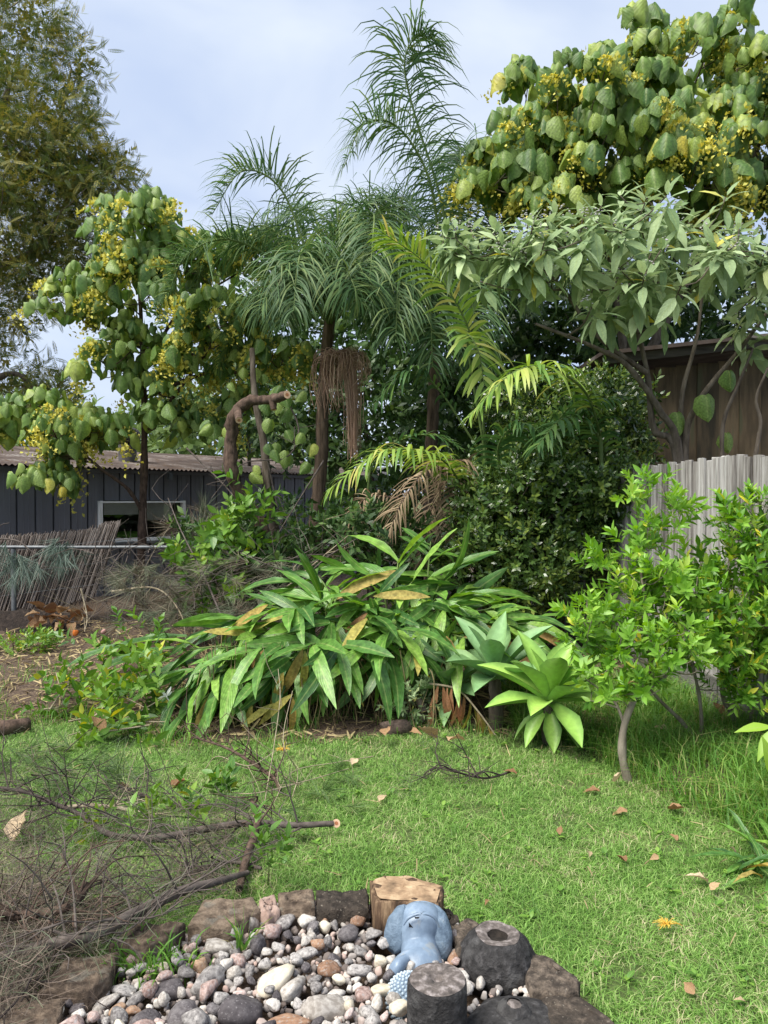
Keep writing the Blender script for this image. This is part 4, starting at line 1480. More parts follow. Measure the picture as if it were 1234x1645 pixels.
def broad_tree(name, label, spec, stems, base, seed, lsize=(.2, .33), per=8, flower=.75, limit=300, group=None, barkm='bark', extra=None):
    rg_ = np.random.default_rng(seed)
    tips, nor = lobes(spec, seed, (.8, 1.02), -.35)
    t = thing(name, label, 'tree', base, group)
    bb_ = B()
    grow(bb_, stems, tips - nor * .12, .007, .04, 5, seed)
    bb_.build('trunk', M[barkm], t)
    Ms, Os, fl, fo = [], [], [], []
    petb = B()
    for tp, n0 in zip(tips, nor):
        npr = int(rg_.integers(per - 2, per + 3))
        ph0 = rg_.uniform(0, 6.28)
        for k_ in range(npr):
            a_ = ph0 + k_ * 2.4
            f_ = (k_ + .5) / npr
            el = 1.25 - 1.35 * f_ + rg_.normal() * .12
            hd = np.array((math.cos(a_), math.sin(a_), 0))
            hd = nrm(hd + .55 * n0 * np.array((1, 1, 0)))
            hd[2] = 0
            dirv = nrm(hd * math.cos(el) + np.array((0, 0, math.sin(el))))
            pl = (.10 + .16 * f_) * rg_.uniform(.8, 1.2)
            pos = tp + dirv * pl
            # blade hangs: tip down and outwards, face out and up
            tdir = nrm(hd * (.55 - .3 * f_ + rg_.normal() * .12) + np.array((0, 0, -.65 - .3 * f_)) + rg_.normal(size=3) * .14)
            nd = nrm(hd * .75 + np.array((0, 0, .6)) + rg_.normal(size=3) * .15)
            sz = rg_.uniform(*lsize) * (.72 + .4 * f_)
            Ms.append(frames(tdir[None], nd[None])[0] * sz)
            Os.append(pos)
            petb.tube([tp - n0 * .05, tp + dirv * pl * .6, pos], (.004, .003, .0025), 3)
        if rg_.uniform() < flower:
            for _ in range(int(rg_.integers(1, 3))):
                out_ = nrm(n0 * np.array((1, 1, .3)) + rg_.normal(size=3) * .35)
                fo.append(tp + out_ * rg_.uniform(.12, .24) + np.array((0, 0, -.02)))
                fl.append(frames(np.array([nrm(np.array((*rg_.normal(size=2), .0)))]), np.array([[0, 0, 1.]]))[0] * rg_.uniform(.16, .27))
    petb.build('petioles', M['green_stem'], t, kind='stuff')
    Ms, Os = np.array(Ms), np.array(Os)
    # things facing the camera first
    rest = leaves_as_parts(t, PELM, Ms, Os, limit)
    cb = B()
    for v_ in range(4):
        idx = rest[v_::4]
        cb.inst(PEL[v_], Ms[idx], Os[idx], rg_.uniform(0, .955, len(idx)))
    cb.build('crown', M['macaranga'], t, kind='stuff')
    if fl:
        fb = B()
        fb.inst(PANICLE, np.array(fl), np.array(fo), rg_.uniform(0, .1, len(fo)))
        fb.build('flowers', M['mac_flower'], t, kind='stuff')
    return t


TB = np.array((3.3, 9.9, 0))
broad_tree('flowering_tree', 'large round-crowned tree with big drooping leaves and yellow flowers at the upper right',
           [(1115, 165, 9.4, 1.05, 44), (925, 205, 9.2, .95, 36), (838, 285, 9.0, .62, 20), (1010, 265, 8.9, .85, 34), (1190, 250, 9.0, .85, 32),
            (1250, 150, 9.3, .65, 16), (1215, 335, 8.7, .5, 16), (930, 320, 8.7, .55, 20), (1100, 300, 8.6, .6, 22), (1060, 120, 9.8, .8, 20), (800, 300, 9.4, .4, 10), (1300, 260, 9.2, .7, 14), (960, 350, 8.7, .3, 7)],
           [([TB, TB + (-.1, 0, 1.6), TB + (-.2, -.3, 3.2), P(1040, 330, 9.5), P(1100, 180, 9.5)], .11, .03),
            ([TB + (-.15, -.15, 2.4), P(980, 420, 9.5), P(900, 330, 9.3), P(900, 230, 9.2)], .07, .02),
            ([TB + (-.2, -.3, 3.0), P(1130, 400, 9.4), P(1190, 320, 9.2), P(1220, 230, 9.1)], .07, .02),
            ([P(980, 420, 9.5), P(890, 380, 9.3), P(835, 310, 9.1)], .035, .012)],
           TB, 31, (.14, .31), 11, .7)

LB = P(222, 960, 9.9)
LB[2] = 0
broad_tree('flowering_tree', 'slender-trunked tree with drooping leaves and yellow flowers growing before the shed window',
           [(225, 385, 9.7, .58, 24), (170, 440, 9.6, .5, 18), (105, 495, 9.6, .3, 8), (215, 470, 9.4, .5, 18), (285, 420, 9.7, .45, 14), (150, 540, 9.7, .42, 6), (215, 565, 9.5, .35, 7),
            (165, 590, 9.5, .3, 9), (355, 515, 9.2, .4, 15), (320, 560, 9.3, .38, 7), (310, 620, 9.6, .4, 6), (250, 620, 9.8, .35, 5), (275, 680, 9.5, .3, 6),
            (400, 590, 9.6, .35, 8), (455, 580, 9.2, .28, 8), (360, 430, 10.2, .5, 9), (420, 420, 10.2, .4, 7), (400, 660, 9.7, .3, 7), (330, 690, 9.8, .28, 6),
            (60, 668, 9.4, .34, 11), (115, 690, 9.3, .36, 13), (165, 700, 9.4, .22, 6), (75, 780, 9.3, .27, 9), (20, 690, 9.5, .25, 6), (100, 735, 9.4, .2, 5)],
           [([LB, P(228, 870, 9.9), P(231, 760, 9.9), P(232, 640, 9.85), P(228, 540, 9.8), P(222, 420, 9.75)], .065, .02),
            ([P(229, 822, 9.9), P(205, 785, 9.75), P(165, 755, 9.55), P(115, 715, 9.4), P(60, 690, 9.4)], .028, .01),
            ([P(231, 700, 9.9), P(300, 610, 9.6), P(350, 540, 9.3)], .03, .01),
            ([P(231, 640, 9.9), P(330, 600, 9.7), P(410, 600, 9.6), P(450, 590, 9.3)], .03, .01),
            ([P(230, 600, 9.9), P(290, 500, 9.9), P(380, 440, 10.1)], .03, .01)],
           LB, 33, (.11, .25), 8, .45, barkm='bark_red')

# ------------------------------------------------------------------ felted-leaf shrub-tree behind the fence
SOL = [leaf_t(1, .31, None, 5, .22, .22 + .06 * k_, .05) for k_ in range(3)]
SOLM = [tmesh(t, 'leaf', M['solanum']) for t in SOL]
sol_base = P(1098, 950, 6.75)
sol_base[2] = 0
sol = thing('wild_tobacco_shrub', 'grey-green felted-leaf shrub with bare forked stems rising behind the paling fence', 'shrub', sol_base)
tips, nor = lobes([(1060, 415, 6.6, .95, 30, .5), (930, 415, 6.4, .65, 20, .6), (1190, 425, 6.5, .75, 20, .5), (830, 450, 6.4, .34, 8), (850, 400, 6.6, .4, 12), (760, 400, 6.7, .32, 9), (1010, 480, 6.1, .45, 12, .5),
                   (1130, 390, 6.9, .8, 14, .5), (1000, 370, 6.9, .6, 10, .5), (1240, 520, 6.4, .35, 8), (730, 385, 6.7, .15, 3)], 51, (.75, 1.0), -.5)
bb = B()
st = [([sol_base, P(1092, 742, 6.72), P(1060, 660, 6.65), P(1010, 590, 6.55), P(960, 560, 6.4), P(860, 520, 6.3)], .042, .012),
      ([sol_base, P(1088, 742, 6.74), P(1050, 690, 6.7), P(1040, 600, 6.65), P(1020, 520, 6.6), P(990, 440, 6.6)], .038, .012),
      ([sol_base, P(1100, 742, 6.74), P(1120, 650, 6.7), P(1190, 560, 6.6), P(1234, 500, 6.5)], .035, .012),
      ([sol_base, P(1097, 742, 6.8), P(1095, 640, 6.8), P(1120, 540, 6.8), P(1130, 450, 6.8)], .03, .01),
      ([P(1040, 600, 6.65), P(960, 540, 6.5), P(880, 440, 6.6), P(770, 400, 6.7)], .025, .009),
      ([P(1160, 760, 6.4), P(1162, 680, 6.4), P(1185, 620, 6.4), P(1210, 560, 6.4)], .02, .009),
      ([P(1212, 740, 6.2), P(1222, 680, 6.2), P(1215, 640, 6.2), P(1234, 590, 6.2)], .018, .008)]
grow(bb, st, tips, .006, .025, 5, 52)
bb.build('trunk', M['bark'], sol)
rg = np.random.default_rng(53)
Ms, Os, fM, fO = [], [], [], []
for tp, n0 in zip(tips, nor):
    nn = int(rg.integers(8, 13))
    ph0 = rg.uniform(0, 6.28)
    ax = nrm(n0 * .5 + np.array((0, 0, .9)))
    X = nrm(np.cross(ax, (0.3, 1, .1))); Y = np.cross(ax, X)
    for k_ in range(nn):
        a_ = ph0 + k_ * 2.4
        f_ = (k_ + .5) / nn
        el = 1.0 - 1.7 * f_ + rg.normal() * .15
        dv = nrm((X * math.cos(a_) + Y * math.sin(a_)) * math.cos(el) + ax * math.sin(el) + np.array((0, 0, -.3 * f_)))
        Ms.append(frames(dv[None], (ax + .2 * rg.normal(size=3))[None])[0] * rg.uniform(.16, .30) * (.65 + .5 * f_))
        Os.append(tp + dv * .02 - ax * .10 * f_)
    if rg.uniform() < .5:
        for _ in range(14):
            fO.append(tp + ax * .06 + rg.normal(size=3) * .03)
            fM.append(np.eye(3) * rg.uniform(.006, .011))
Ms, Os = np.array(Ms), np.array(Os)
rest = leaves_as_parts(sol, SOLM, Ms, Os, 300)
cb = B()
for v_ in range(3):
    cb.inst(SOL[v_], Ms[rest[v_::3]], Os[rest[v_::3]], rg.uniform(0, .955, len(rest[v_::3])))
cb.build('crown', M['solanum'], sol, kind='stuff')
fb = B(); fb.inst(gt.template(), np.array(fM), np.array(fO), rg.uniform(0, .99, len(fO))); fb.build('flowers', M['berry'], sol, kind='stuff')
# a few big tattered leaves seen against the brown wall
bigl = [(1135, 652, 6.5, .24), (1088, 680, 6.7, .22), (1168, 712, 7.2, .2), (1172, 612, 6.9, .2)]
for px, py, dd, sz in bigl:
    tdir = np.array([[.1, -.2, -1.0]]); nd = np.array([[-.1, -1.0, .2]])
    obj('leaf', PELM[px % 4], sol, M=m4(frames(tdir, nd)[0] * sz, P(px, py - 12, dd)))

# ------------------------------------------------------------------ palms
def frond(parent, pts, nl, Lf, W, droop, mat, seed, rach=(.02, .005), start=.12, fwd=.45, lift=.25, plum=0.0, rmat='green_stem', seg=5, tipang=.9, tint=(0, .95), mess=0.0):
    rg_ = np.random.default_rng(seed)
    cv = spl(pts, 60)
    T = nrm(np.gradient(cv, axis=0))
    bl = B()
    for side in (-1, 1):
        for k_ in range(nl):
            s_ = start + (1 - start) * (k_ + rg_.uniform(-.3, .3)) / nl
            s_ = min(max(s_, 0), .999)
            i_ = s_ * 59
            j_ = int(i_)
            pos = cv[j_] * (1 - (i_ - j_)) + cv[min(j_ + 1, 59)] * (i_ - j_)
            t_ = T[j_]
            S_ = nrm(np.cross(t_, (0, 0, 1.0) if abs(t_[2]) < .97 else (0, 1.0, 0)))
            N_ = np.cross(S_, t_)
            u_ = (s_ - start) / (1 - start)
            ln = Lf * (math.sin(math.pi * (.12 + .80 * u_)) ** .7) * rg_.uniform(.85 - mess, 1.1 + mess * .5)
            fw_ = fwd + (tipang - fwd) * u_ ** 2
            lf = lift + plum * rg_.normal()
            d0 = nrm(S_ * side * 1.0 + t_ * fw_ + N_ * lf + rg_.normal(size=3) * (.06 + mess))
            dloc = droop * rg_.uniform(1 - 1.6 * mess, 1 + 2.2 * mess)
            p_ = pos.copy()
            pl_, wl_ = [], []
            for q in range(seg + 1):
                f_ = q / seg
                pl_.append(p_.copy())
                dq = nrm(d0 + np.array((0, 0, -1.0)) * dloc * (f_ ** 1.4) * rg_.uniform(.8, 1.2))
                wd = nrm(np.cross(dq, N_ + .001))
                wl_.append(wd)
                p_ = p_ + dq * ln / seg
            pl_, wl_ = np.array(pl_), np.array(wl_)
            prof = np.interp(np.linspace(0, 1, seg + 1), (0, .15, .5, .85, 1), (.5, .95, 1, .55, .05)) * W / 2
            g_ = np.stack([pl_ - wl_ * prof[:, None], pl_ + wl_ * prof[:, None]], 1)
            n_ = bl.n
            bl.grid(g_, tint=rg_.uniform(*tint))
    o = bl.build('frond', mat, parent)
    rb = B()
    rb.tube(cv, np.linspace(rach[0], rach[1], 60), 6)
    rb.build('rachis', M[rmat], o)
    return o


def palm_trunk(parent, pts, r0, r1, mat, rings=True):
    s_ = spl(pts, 40)
    rr = np.linspace(r0, r1, 40) * (1 + .05 * np.sin(np.arange(40) * 1.9))
    bb_ = B(); bb_.tube(s_, rr, 14, rough=.05)
    return bb_.build('trunk', mat, parent)


pa_base = P(495, 940, 9.0); pa_base[2] = 0
pa = thing('queen_palm', 'palm with a rough brown trunk and drooping dark fronds left of centre', 'palm', pa_base)
palm_trunk(pa, [pa_base, P(505, 860, 9.0), P(516, 740, 9.0), P(520, 620, 9.0), P(530, 515, 9.0)], .085, .065, M['palm_bark'])
ca = P(530, 520, 9.0)
FR_A = [
    [(531, 525, 9.0), (497, 420, 8.9), (452, 305, 8.8), (390, 275, 8.7), (340, 345, 8.6)],
    [(531, 525, 9.0), (455, 430, 8.9), (370, 385, 8.7), (300, 410, 8.5), (268, 480, 8.4)],
    [(531, 525, 9.0), (510, 440, 8.6), (490, 400, 8.2), (478, 430, 7.9), (472, 500, 7.7)],
    [(531, 525, 9.0), (580, 400, 9.0), (600, 345, 8.6), (598, 400, 8.1), (590, 500, 7.9)],
    [(531, 525, 9.0), (610, 430, 9.2), (670, 410, 9.0), (715, 490, 8.8)],
    [(531, 525, 9.0), (550, 420, 9.5), (575, 340, 9.9), (620, 320, 10.3), (660, 350, 10.6)],
    [(531, 525, 9.0), (440, 480, 9.1), (390, 500, 9.1), (350, 590, 9.1)],
    [(531, 525, 9.0), (540, 470, 8.6), (555, 430, 8.2), (565, 450, 7.9), (580, 490, 7.8)],
    [(531, 525, 9.0), (480, 430, 9.3), (440, 370, 9.5), (400, 370, 9.8), (370, 430, 10.0)],
    [(531, 525, 9.0), (500, 470, 8.5), (450, 440, 8.1), (420, 500, 7.9)],
    [(531, 525, 9.0), (470, 420, 9.4), (420, 380, 9.5), (330, 430, 9.5), (300, 520, 9.4)],
    [(531, 525, 9.0), (560, 410, 9.3), (610, 380, 9.4), (660, 440, 9.4), (680, 530, 9.4)],
    [(531, 525, 9.0), (520, 400, 9.6), (500, 340, 9.9), (470, 350, 10.2), (440, 420, 10.4)],
    [(531, 525, 9.0), (500, 430, 8.8), (470, 440, 8.6), (455, 520, 8.5)],
    [(531, 525, 9.0), (565, 440, 8.8), (600, 450, 8.6), (620, 530, 8.5)],
    [(531, 525, 9.0), (530, 430, 8.6), (525, 420, 8.3), (520, 480, 8.1)],
    [(531, 525, 9.0), (520, 420, 9.3), (540, 370, 9.3), (570, 380, 9.2), (585, 470, 9.1)],
]
for i, fr in enumerate(FR_A):
    up = i in (0, 1, 8)
    frond(pa, PP(*fr), 125, .62, .0165, 1.2 if up else 2.3, M['queen'], 200 + i, (.02, .004), .2, .5, .5 if up else .15, .5, mess=.22)
# dead flower stalks hanging in a brown tassel
tas = thing('dry_palm_tassel', 'brown dried palm flower tassel hanging from the palm trunk', 'palm tassel', P(555, 725, 8.75))
rg = np.random.default_rng(60)
bb = B()
top = P(548, 578, 8.55)
for k_ in range(430):
    a_ = rg.uniform(0, 6.28)
    cen = rg.uniform() < .42
    out_ = np.array((math.cos(a_), .6 * math.sin(a_), 0)) * (rg.uniform(.01, .06) if cen else rg.uniform(.10, .32))
    ln = (.45 + .68 * rg.uniform() ** .8) if cen else rg.uniform(.12, .62) * (1.0 if out_[0] < 0 else .55)
    sh = np.array((.13, 0, 0)) if cen else np.zeros(3)
    p0 = top + rg.normal(size=3) * .035
    p1 = p0 + out_ * .8 + np.array((0, 0, .05)) + sh * .6
    p2 = p0 + out_ * (.5 if cen else 1.0) + sh + np.array((0, 0, -ln * .5))
    p3 = p0 + out_ * (.2 if cen else .8) + sh * 1.1 + np.array((rg.normal() * (.02 if cen else .05), 0, -ln))
    bb.tube(spl([p0, p1, p2, p3], 9), (.004, .003), 3, tint=rg.uniform(0, .99))
bb.build('strands', M['inflor'], tas, kind='stuff')
bb = B(); bb.tube(spl([P(527, 560, 8.95), P(538, 565, 8.85), top], 6), (.03, .02), 7); bb.build('stalk', M['bark_red'], tas)

pb_base = P(690, 900, 9.7); pb_base[2] = 0
pbm = thing('queen_palm', 'taller palm whose upright plumed frond rises highest at the centre', 'palm', pb_base)
palm_trunk(pbm, [pb_base, P(692, 760, 9.7), P(700, 560, 9.7)], .085, .07, M['palm_bark'])
FR_B = [
    [(700, 560, 9.7), (722, 440, 9.6), (708, 320, 9.5), (668, 190, 9.3), (650, 105, 9.1), (668, 60, 9.0), (698, 62, 8.9)],
    [(700, 560, 9.7), (706, 420, 9.3), (690, 290, 9.0), (640, 205, 8.8), (585, 200, 8.6), (552, 270, 8.5)],
    [(700, 560, 9.7), (742, 430, 9.8), (752, 330, 9.9), (740, 250, 10.0), (745, 240, 10.1)],
    [(700, 560, 9.7), (665, 440, 9.2), (645, 400, 8.6), (640, 450, 8.1), (636, 540, 7.9)],
    [(700, 560, 9.7), (630, 420, 9.9), (570, 380, 10.0), (530, 450, 10.0)],
    [(700, 560, 9.7), (760, 450, 9.6), (810, 430, 9.4), (850, 500, 9.2)],
    [(700, 560, 9.7), (735, 470, 9.2), (750, 440, 8.7), (760, 500, 8.4), (765, 580, 8.3)],
    [(700, 560, 9.7), (690, 450, 9.0), (690, 430, 8.6), (692, 500, 8.2), (695, 590, 8.1)],
    [(700, 560, 9.7), (650, 420, 9.9), (625, 340, 10.0), (560, 330, 10.0), (520, 400, 10.0)],
    [(700, 560, 9.7), (690, 400, 9.9), (650, 320, 10.2), (600, 350, 10.4), (570, 450, 10.5)],
    [(700, 560, 9.7), (730, 410, 10.0), (790, 370, 10.1), (840, 430, 10.1)],
    [(700, 560, 9.7), (720, 480, 9.0), (700, 420, 8.6), (660, 430, 8.3), (620, 520, 8.1)],
    [(700, 560, 9.7), (735, 380, 9.9), (760, 270, 10.0), (770, 250, 10.2), (800, 320, 10.3)],
]
for i, fr in enumerate(FR_B):
    up = i in (0, 2)
    frond(pbm, PP(*fr), 150 if i == 0 else 120, .8 if up else .66, .0165, 2.0 if up else 2.2, M['queen'], 240 + i, (.022, .004), .18, .35 if up else .5, .35, .5, mess=.22)

# yellowish cane palms nearer the camera
pc_base = P(775, 960, 7.9); pc_base[2] = 0
pc = thing('cane_palm', 'multi-stemmed cane palm with yellow-green fronds arching out at mid height', 'palm', pc_base)
FR_C = [
    ([(778, 700, 7.8), (768, 580, 7.6), (735, 490, 7.4), (680, 420, 7.25), (612, 372, 7.1)], 46, .46, .03, .9, 'cane', .30, .62, .12),
    ([(965, 700, 7.3), (940, 630, 6.7), (880, 590, 6.2), (820, 602, 6.0), (752, 672, 5.9)], 50, .40, .032, 1.6, 'cane', .16, .5, .1),
    ([(745, 850, 7.9), (735, 770, 7.6), (690, 728, 7.2), (610, 728, 6.9), (525, 790, 6.75)], 54, .48, .03, 1.8, 'cane', .25, .5, .1),
    ([(590, 800, 8.3), (600, 745, 8.2), (650, 705, 8.0), (700, 700, 7.9), (742, 722, 7.8)], 28, .30, .034, .9, 'cane_dark', .2, .6, .2),
    ([(778, 720, 7.8), (752, 560, 7.5), (755, 540, 7.3), (770, 570, 7.15), (778, 620, 7.1)], 18, .42, .042, 1.6, 'cane', .35, .5, .1),
    ([(980, 760, 8.1), (960, 690, 8.0), (910, 660, 7.9), (850, 690, 7.8)], 26, .45, .038, 1.5, 'cane_dark', .2, .5, .1),
    ([(800, 760, 8.3), (830, 640, 8.2), (880, 600, 8.1), (930, 610, 8.0)], 24, .45, .036, 1.2, 'cane_dark', .2, .5, .1),
    ([(990, 800, 7.6), (960, 700, 7.3), (910, 670, 7.0), (860, 720, 6.8)], 30, .4, .03, 1.7, 'cane_dark', .2, .5, .1),
    ([(900, 800, 7.7), (880, 720, 7.4), (920, 650, 7.2), (990, 640, 7.0)], 30, .4, .03, 1.5, 'cane_dark', .2, .5, .1),
    ([(820, 800, 7.7), (800, 720, 7.4), (840, 680, 7.2), (900, 720, 7.0)], 30, .4, .03, 1.7, 'cane_dark', .2, .5, .1),
    ([(780, 740, 8.4), (700, 620, 8.3), (650, 600, 8.2), (600, 650, 8.1)], 26, .45, .036, 1.5, 'cane_dark', .2, .5, .1),
]
for i, (fr, nl, lf, w_, dr, mt, stt, fwd, lift) in enumerate(FR_C):
    q = PP(*fr)
    frond(pc, q, nl, lf, w_, dr, M[mt], 300 + i, (.014, .004), stt, fwd, lift, .18, mess=.1)
    s0 = np.array((q[0][0] + .02, q[0][1] + .05, 0.0))
    bb = B(); bb.tube(spl([s0, (s0 + q[0]) / 2 + (.02, 0, .1), q[0]], 10), (.04, .018), 8); bb.build('stem', M['green_stem'] if mt == 'cane' else M['palm_bark'], pc)
DEADF = [[(760, 760, 7.9), (700, 745, 7.7), (650, 800, 7.5), (620, 870, 7.4)], [(765, 770, 7.95), (740, 740, 7.8), (735, 820, 7.6), (742, 900, 7.5)], [(765, 770, 8.0), (720, 760, 7.9), (690, 830, 7.8), (680, 905, 7.7)], [(640, 800, 8.2), (590, 800, 8.1), (560, 840, 8.0), (540, 900, 7.9)]]
for i, fr in enumerate(DEADF):
    frond(pc, PP(*fr), 44, .42, .02, 1.8, M['dead_frond'], 330 + i, (.014, .004), .1, .5, .1, .3, rmat='bark_red')

# ------------------------------------------------------------------ dark clipped hedge trees (small glossy leaves)
rg = np.random.default_rng(70)


def sprig_t(n, leaf, length, spread, seed, up=.55, lsz=(.8, 1.2), whorl=0):
    """a twig along +Y carrying n leaves"""
    rg_ = np.random.default_rng(seed)
    Ms_, Os_, dt_ = [], [], []
    for k_ in range(n):
        f_ = (k_ + .5) / n
        a_ = k_ * 2.4 + rg_.uniform(-.3, .3)
        op = spread * (1 - .55 * f_)
        d_ = nrm(np.array((math.cos(a_) * op, up + f_ * .4, math.sin(a_) * op)))
        nn_ = np.array((-math.cos(a_) * .5, 1, -math.sin(a_) * .5)) + np.array((0, 0, .3))
        Ms_.append(frames(d_[None], nn_[None])[0] * rg_.uniform(*lsz) * leaf)
        Os_.append((0, length * f_, 0))
        dt_.append(rg_.uniform(0, .35))
    return Ms_, Os_, dt_


def sprig(n, T, leaf, length, spread, seed, up=.55):
    Ms_, Os_, dt_ = sprig_t(n, leaf, length, spread, seed, up)
    return join_t(T, Ms_, Os_, np.array(dt_))


LEAF4 = leaf_t(1, .5, [.15, .9, 1, .6, .04], 3, .2, .15)
LEAF2 = leaf_t(1, .5, [.25, 1, .9, .04], 2, .0, .2, cols=2)
SPR_L = [sprig(9, LEAF2, .055, .13, 1.0, 400 + i) for i in range(3)]


def sprig_crown(b_, SPR, pts, dirs, rg_, s=(.8, 1.3), tint=(0, .62)):
    n_ = len(pts)
    v_ = rg_.integers(0, len(SPR), n_)
    Rm = scaled(frames(dirs + rg_.normal(size=(n_, 3)) * .35, rnd_dirs(n_, rg_)), rg_.uniform(*s, n_))
    ti = rg_.uniform(*tint, n_)
    for k_ in range(len(SPR)):
        b_.inst(SPR[k_], Rm[v_ == k_], pts[v_ == k_], ti[v_ == k_])


def hedge_tree(name, label, cat, spec, base, seed, SPR, mat, dens=1.0, trunk=None, group=None, barkm='bark', s=(.8, 1.3), tint=(0, .62), shell=(.55, 1.03), nbr=24):
    rg_ = np.random.default_rng(seed)
    t = thing(name, label, cat, base, group)
    sp2 = [(r_[0], r_[1], r_[2], r_[3], int(r_[4] * dens), *(r_[5:6])) for r_ in spec]
    pts, dirs = lobes(sp2, seed, shell, -.95)
    cb_ = B()
    sprig_crown(cb_, SPR, pts, dirs + np.array((0, 0, .35)), rg_, s, tint)
    cb_.build('crown', mat, t, kind='stuff')
    tb_ = B()
    sel = rg_.choice(len(pts), min(nbr, len(pts)), replace=False)
    b0 = np.asarray(base, float)
    cen = np.mean([P(*r_[:3]) for r_ in spec], 0)
    stems = trunk or [([b0, b0 + (cen - b0) * .5 + (0.05, 0, 0), cen], .06, .02)]
    grow(tb_, stems, pts[sel], .006, .025, 5, seed)
    tb_.build('trunk', M[barkm], t)
    return t


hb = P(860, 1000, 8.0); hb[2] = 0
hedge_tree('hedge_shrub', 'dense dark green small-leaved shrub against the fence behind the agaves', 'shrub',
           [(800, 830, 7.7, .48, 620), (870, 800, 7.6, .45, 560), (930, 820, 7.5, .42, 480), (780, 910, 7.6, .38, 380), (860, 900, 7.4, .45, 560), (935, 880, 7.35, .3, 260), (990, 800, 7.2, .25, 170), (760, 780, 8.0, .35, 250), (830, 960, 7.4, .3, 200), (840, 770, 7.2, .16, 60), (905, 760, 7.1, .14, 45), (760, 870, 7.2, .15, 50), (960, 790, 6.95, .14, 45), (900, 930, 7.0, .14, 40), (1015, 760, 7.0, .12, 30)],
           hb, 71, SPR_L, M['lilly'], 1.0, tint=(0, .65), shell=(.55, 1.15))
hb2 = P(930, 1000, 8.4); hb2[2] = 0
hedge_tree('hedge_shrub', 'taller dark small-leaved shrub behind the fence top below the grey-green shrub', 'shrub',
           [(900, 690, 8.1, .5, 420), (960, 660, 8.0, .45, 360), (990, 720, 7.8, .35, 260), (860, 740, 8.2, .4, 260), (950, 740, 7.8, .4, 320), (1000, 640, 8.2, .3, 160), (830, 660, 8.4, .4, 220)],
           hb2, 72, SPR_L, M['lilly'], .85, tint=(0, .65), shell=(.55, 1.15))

# dark trees behind the palms, out of which little sky shows
SPR_B = [sprig(10, LEAF2, .13, .3, 1.0, 420 + i) for i in range(3)]
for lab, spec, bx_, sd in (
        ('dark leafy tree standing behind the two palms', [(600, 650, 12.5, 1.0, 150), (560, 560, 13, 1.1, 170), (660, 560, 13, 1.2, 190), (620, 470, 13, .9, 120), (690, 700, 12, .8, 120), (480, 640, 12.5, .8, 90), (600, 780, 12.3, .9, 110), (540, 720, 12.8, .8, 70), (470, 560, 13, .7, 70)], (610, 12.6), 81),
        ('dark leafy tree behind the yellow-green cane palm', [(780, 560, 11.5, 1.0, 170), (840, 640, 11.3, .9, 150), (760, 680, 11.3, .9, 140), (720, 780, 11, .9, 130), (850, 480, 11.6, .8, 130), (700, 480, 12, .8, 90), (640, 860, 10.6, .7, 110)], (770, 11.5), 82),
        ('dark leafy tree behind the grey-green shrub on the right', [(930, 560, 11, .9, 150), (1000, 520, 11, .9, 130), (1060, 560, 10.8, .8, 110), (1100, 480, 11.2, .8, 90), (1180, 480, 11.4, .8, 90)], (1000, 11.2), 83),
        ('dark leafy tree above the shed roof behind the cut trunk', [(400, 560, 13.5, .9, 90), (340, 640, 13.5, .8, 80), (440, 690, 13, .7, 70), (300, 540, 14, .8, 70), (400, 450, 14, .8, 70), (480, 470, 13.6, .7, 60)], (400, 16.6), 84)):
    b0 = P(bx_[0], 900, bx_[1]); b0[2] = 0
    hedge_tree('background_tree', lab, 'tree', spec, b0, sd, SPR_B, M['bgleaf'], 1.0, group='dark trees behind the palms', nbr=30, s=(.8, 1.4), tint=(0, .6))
# low fill of bushes under the palms
for lab, spec, bx_, sd in (
        ('leafy understorey bush at the foot of the palm trunk', [(590, 870, 7.9, .35, 90), (540, 860, 8.2, .3, 70), (650, 900, 7.6, .35, 80)], (590, 7.9), 86),
        ('leafy understorey bush beside the cut trunk', [(430, 850, 8.4, .35, 80), (380, 900, 8.0, .35, 90), (450, 920, 7.8, .3, 70), (330, 880, 8.4, .3, 50)], (410, 8.2), 87)):
    b0 = P(bx_[0], 900, bx_[1]); b0[2] = 0
    hedge_tree('understorey_bush', lab, 'bush', spec, b0, sd, SPR_B, M['bgleaf'], 1.0, nbr=16, s=(.5, .9), tint=(.1, .9))

# distant trees over the shed roof
SPR_F = [sprig(10, LEAF2, .4, .9, 1.0, 440 + i) for i in range(2)]
for i, (px, py, dd, r_, n_) in enumerate(((40, 700, 34, 2.2, 140), (330, 705, 36, 2.6, 150), (250, 720, 40, 2.0, 110), (150, 725, 38, 1.8, 90), (450, 720, 38, 2.2, 100))):
    b0 = P(px, 850, dd); b0[2] = 0
    hedge_tree('distant_tree', ['pale distant tree at the left edge over the shed roof', 'pale distant tree over the roof behind the slender trunk', 'pale distant tree right of the roof vent', 'pale distant tree left of the roof vent', 'pale distant tree behind the cut trunk'][i], 'tree', [(px, py, dd, r_, n_), (px + 30, py + 15, dd, r_ * .8, n_ // 2)], b0, 90 + i, SPR_F, M['farleaf'], 1.0, nbr=10)

# ------------------------------------------------------------------ big feathery tree on the left
_fb = B(); _fb.raw([(0, 0, 0), (.2, .45, .03), (0, 1, -.06), (-.2, .45, .03)], [(0, 1, 2, 3)]); FL = _fb.template()
Ms_, Os_, dt_ = [], [], []
rg = np.random.default_rng(95)
for k_ in range(11):
    for sd in (-1, 1):
        f_ = (k_ + 1) / 11
        d_ = nrm(np.array((sd, .55 + f_ * .4, -.25)))
        Ms_.append(frames(d_[None], np.array([[0, 0, 1.]]))[0] * (.075 * math.sin(.5 + 2.4 * f_)))
        Os_.append((0, .42 * f_, -.07 * f_ * f_))
        dt_.append(rg.uniform(0, .2))
FEATH = [join_t(FL, Ms_, Os_, np.array(dt_))]
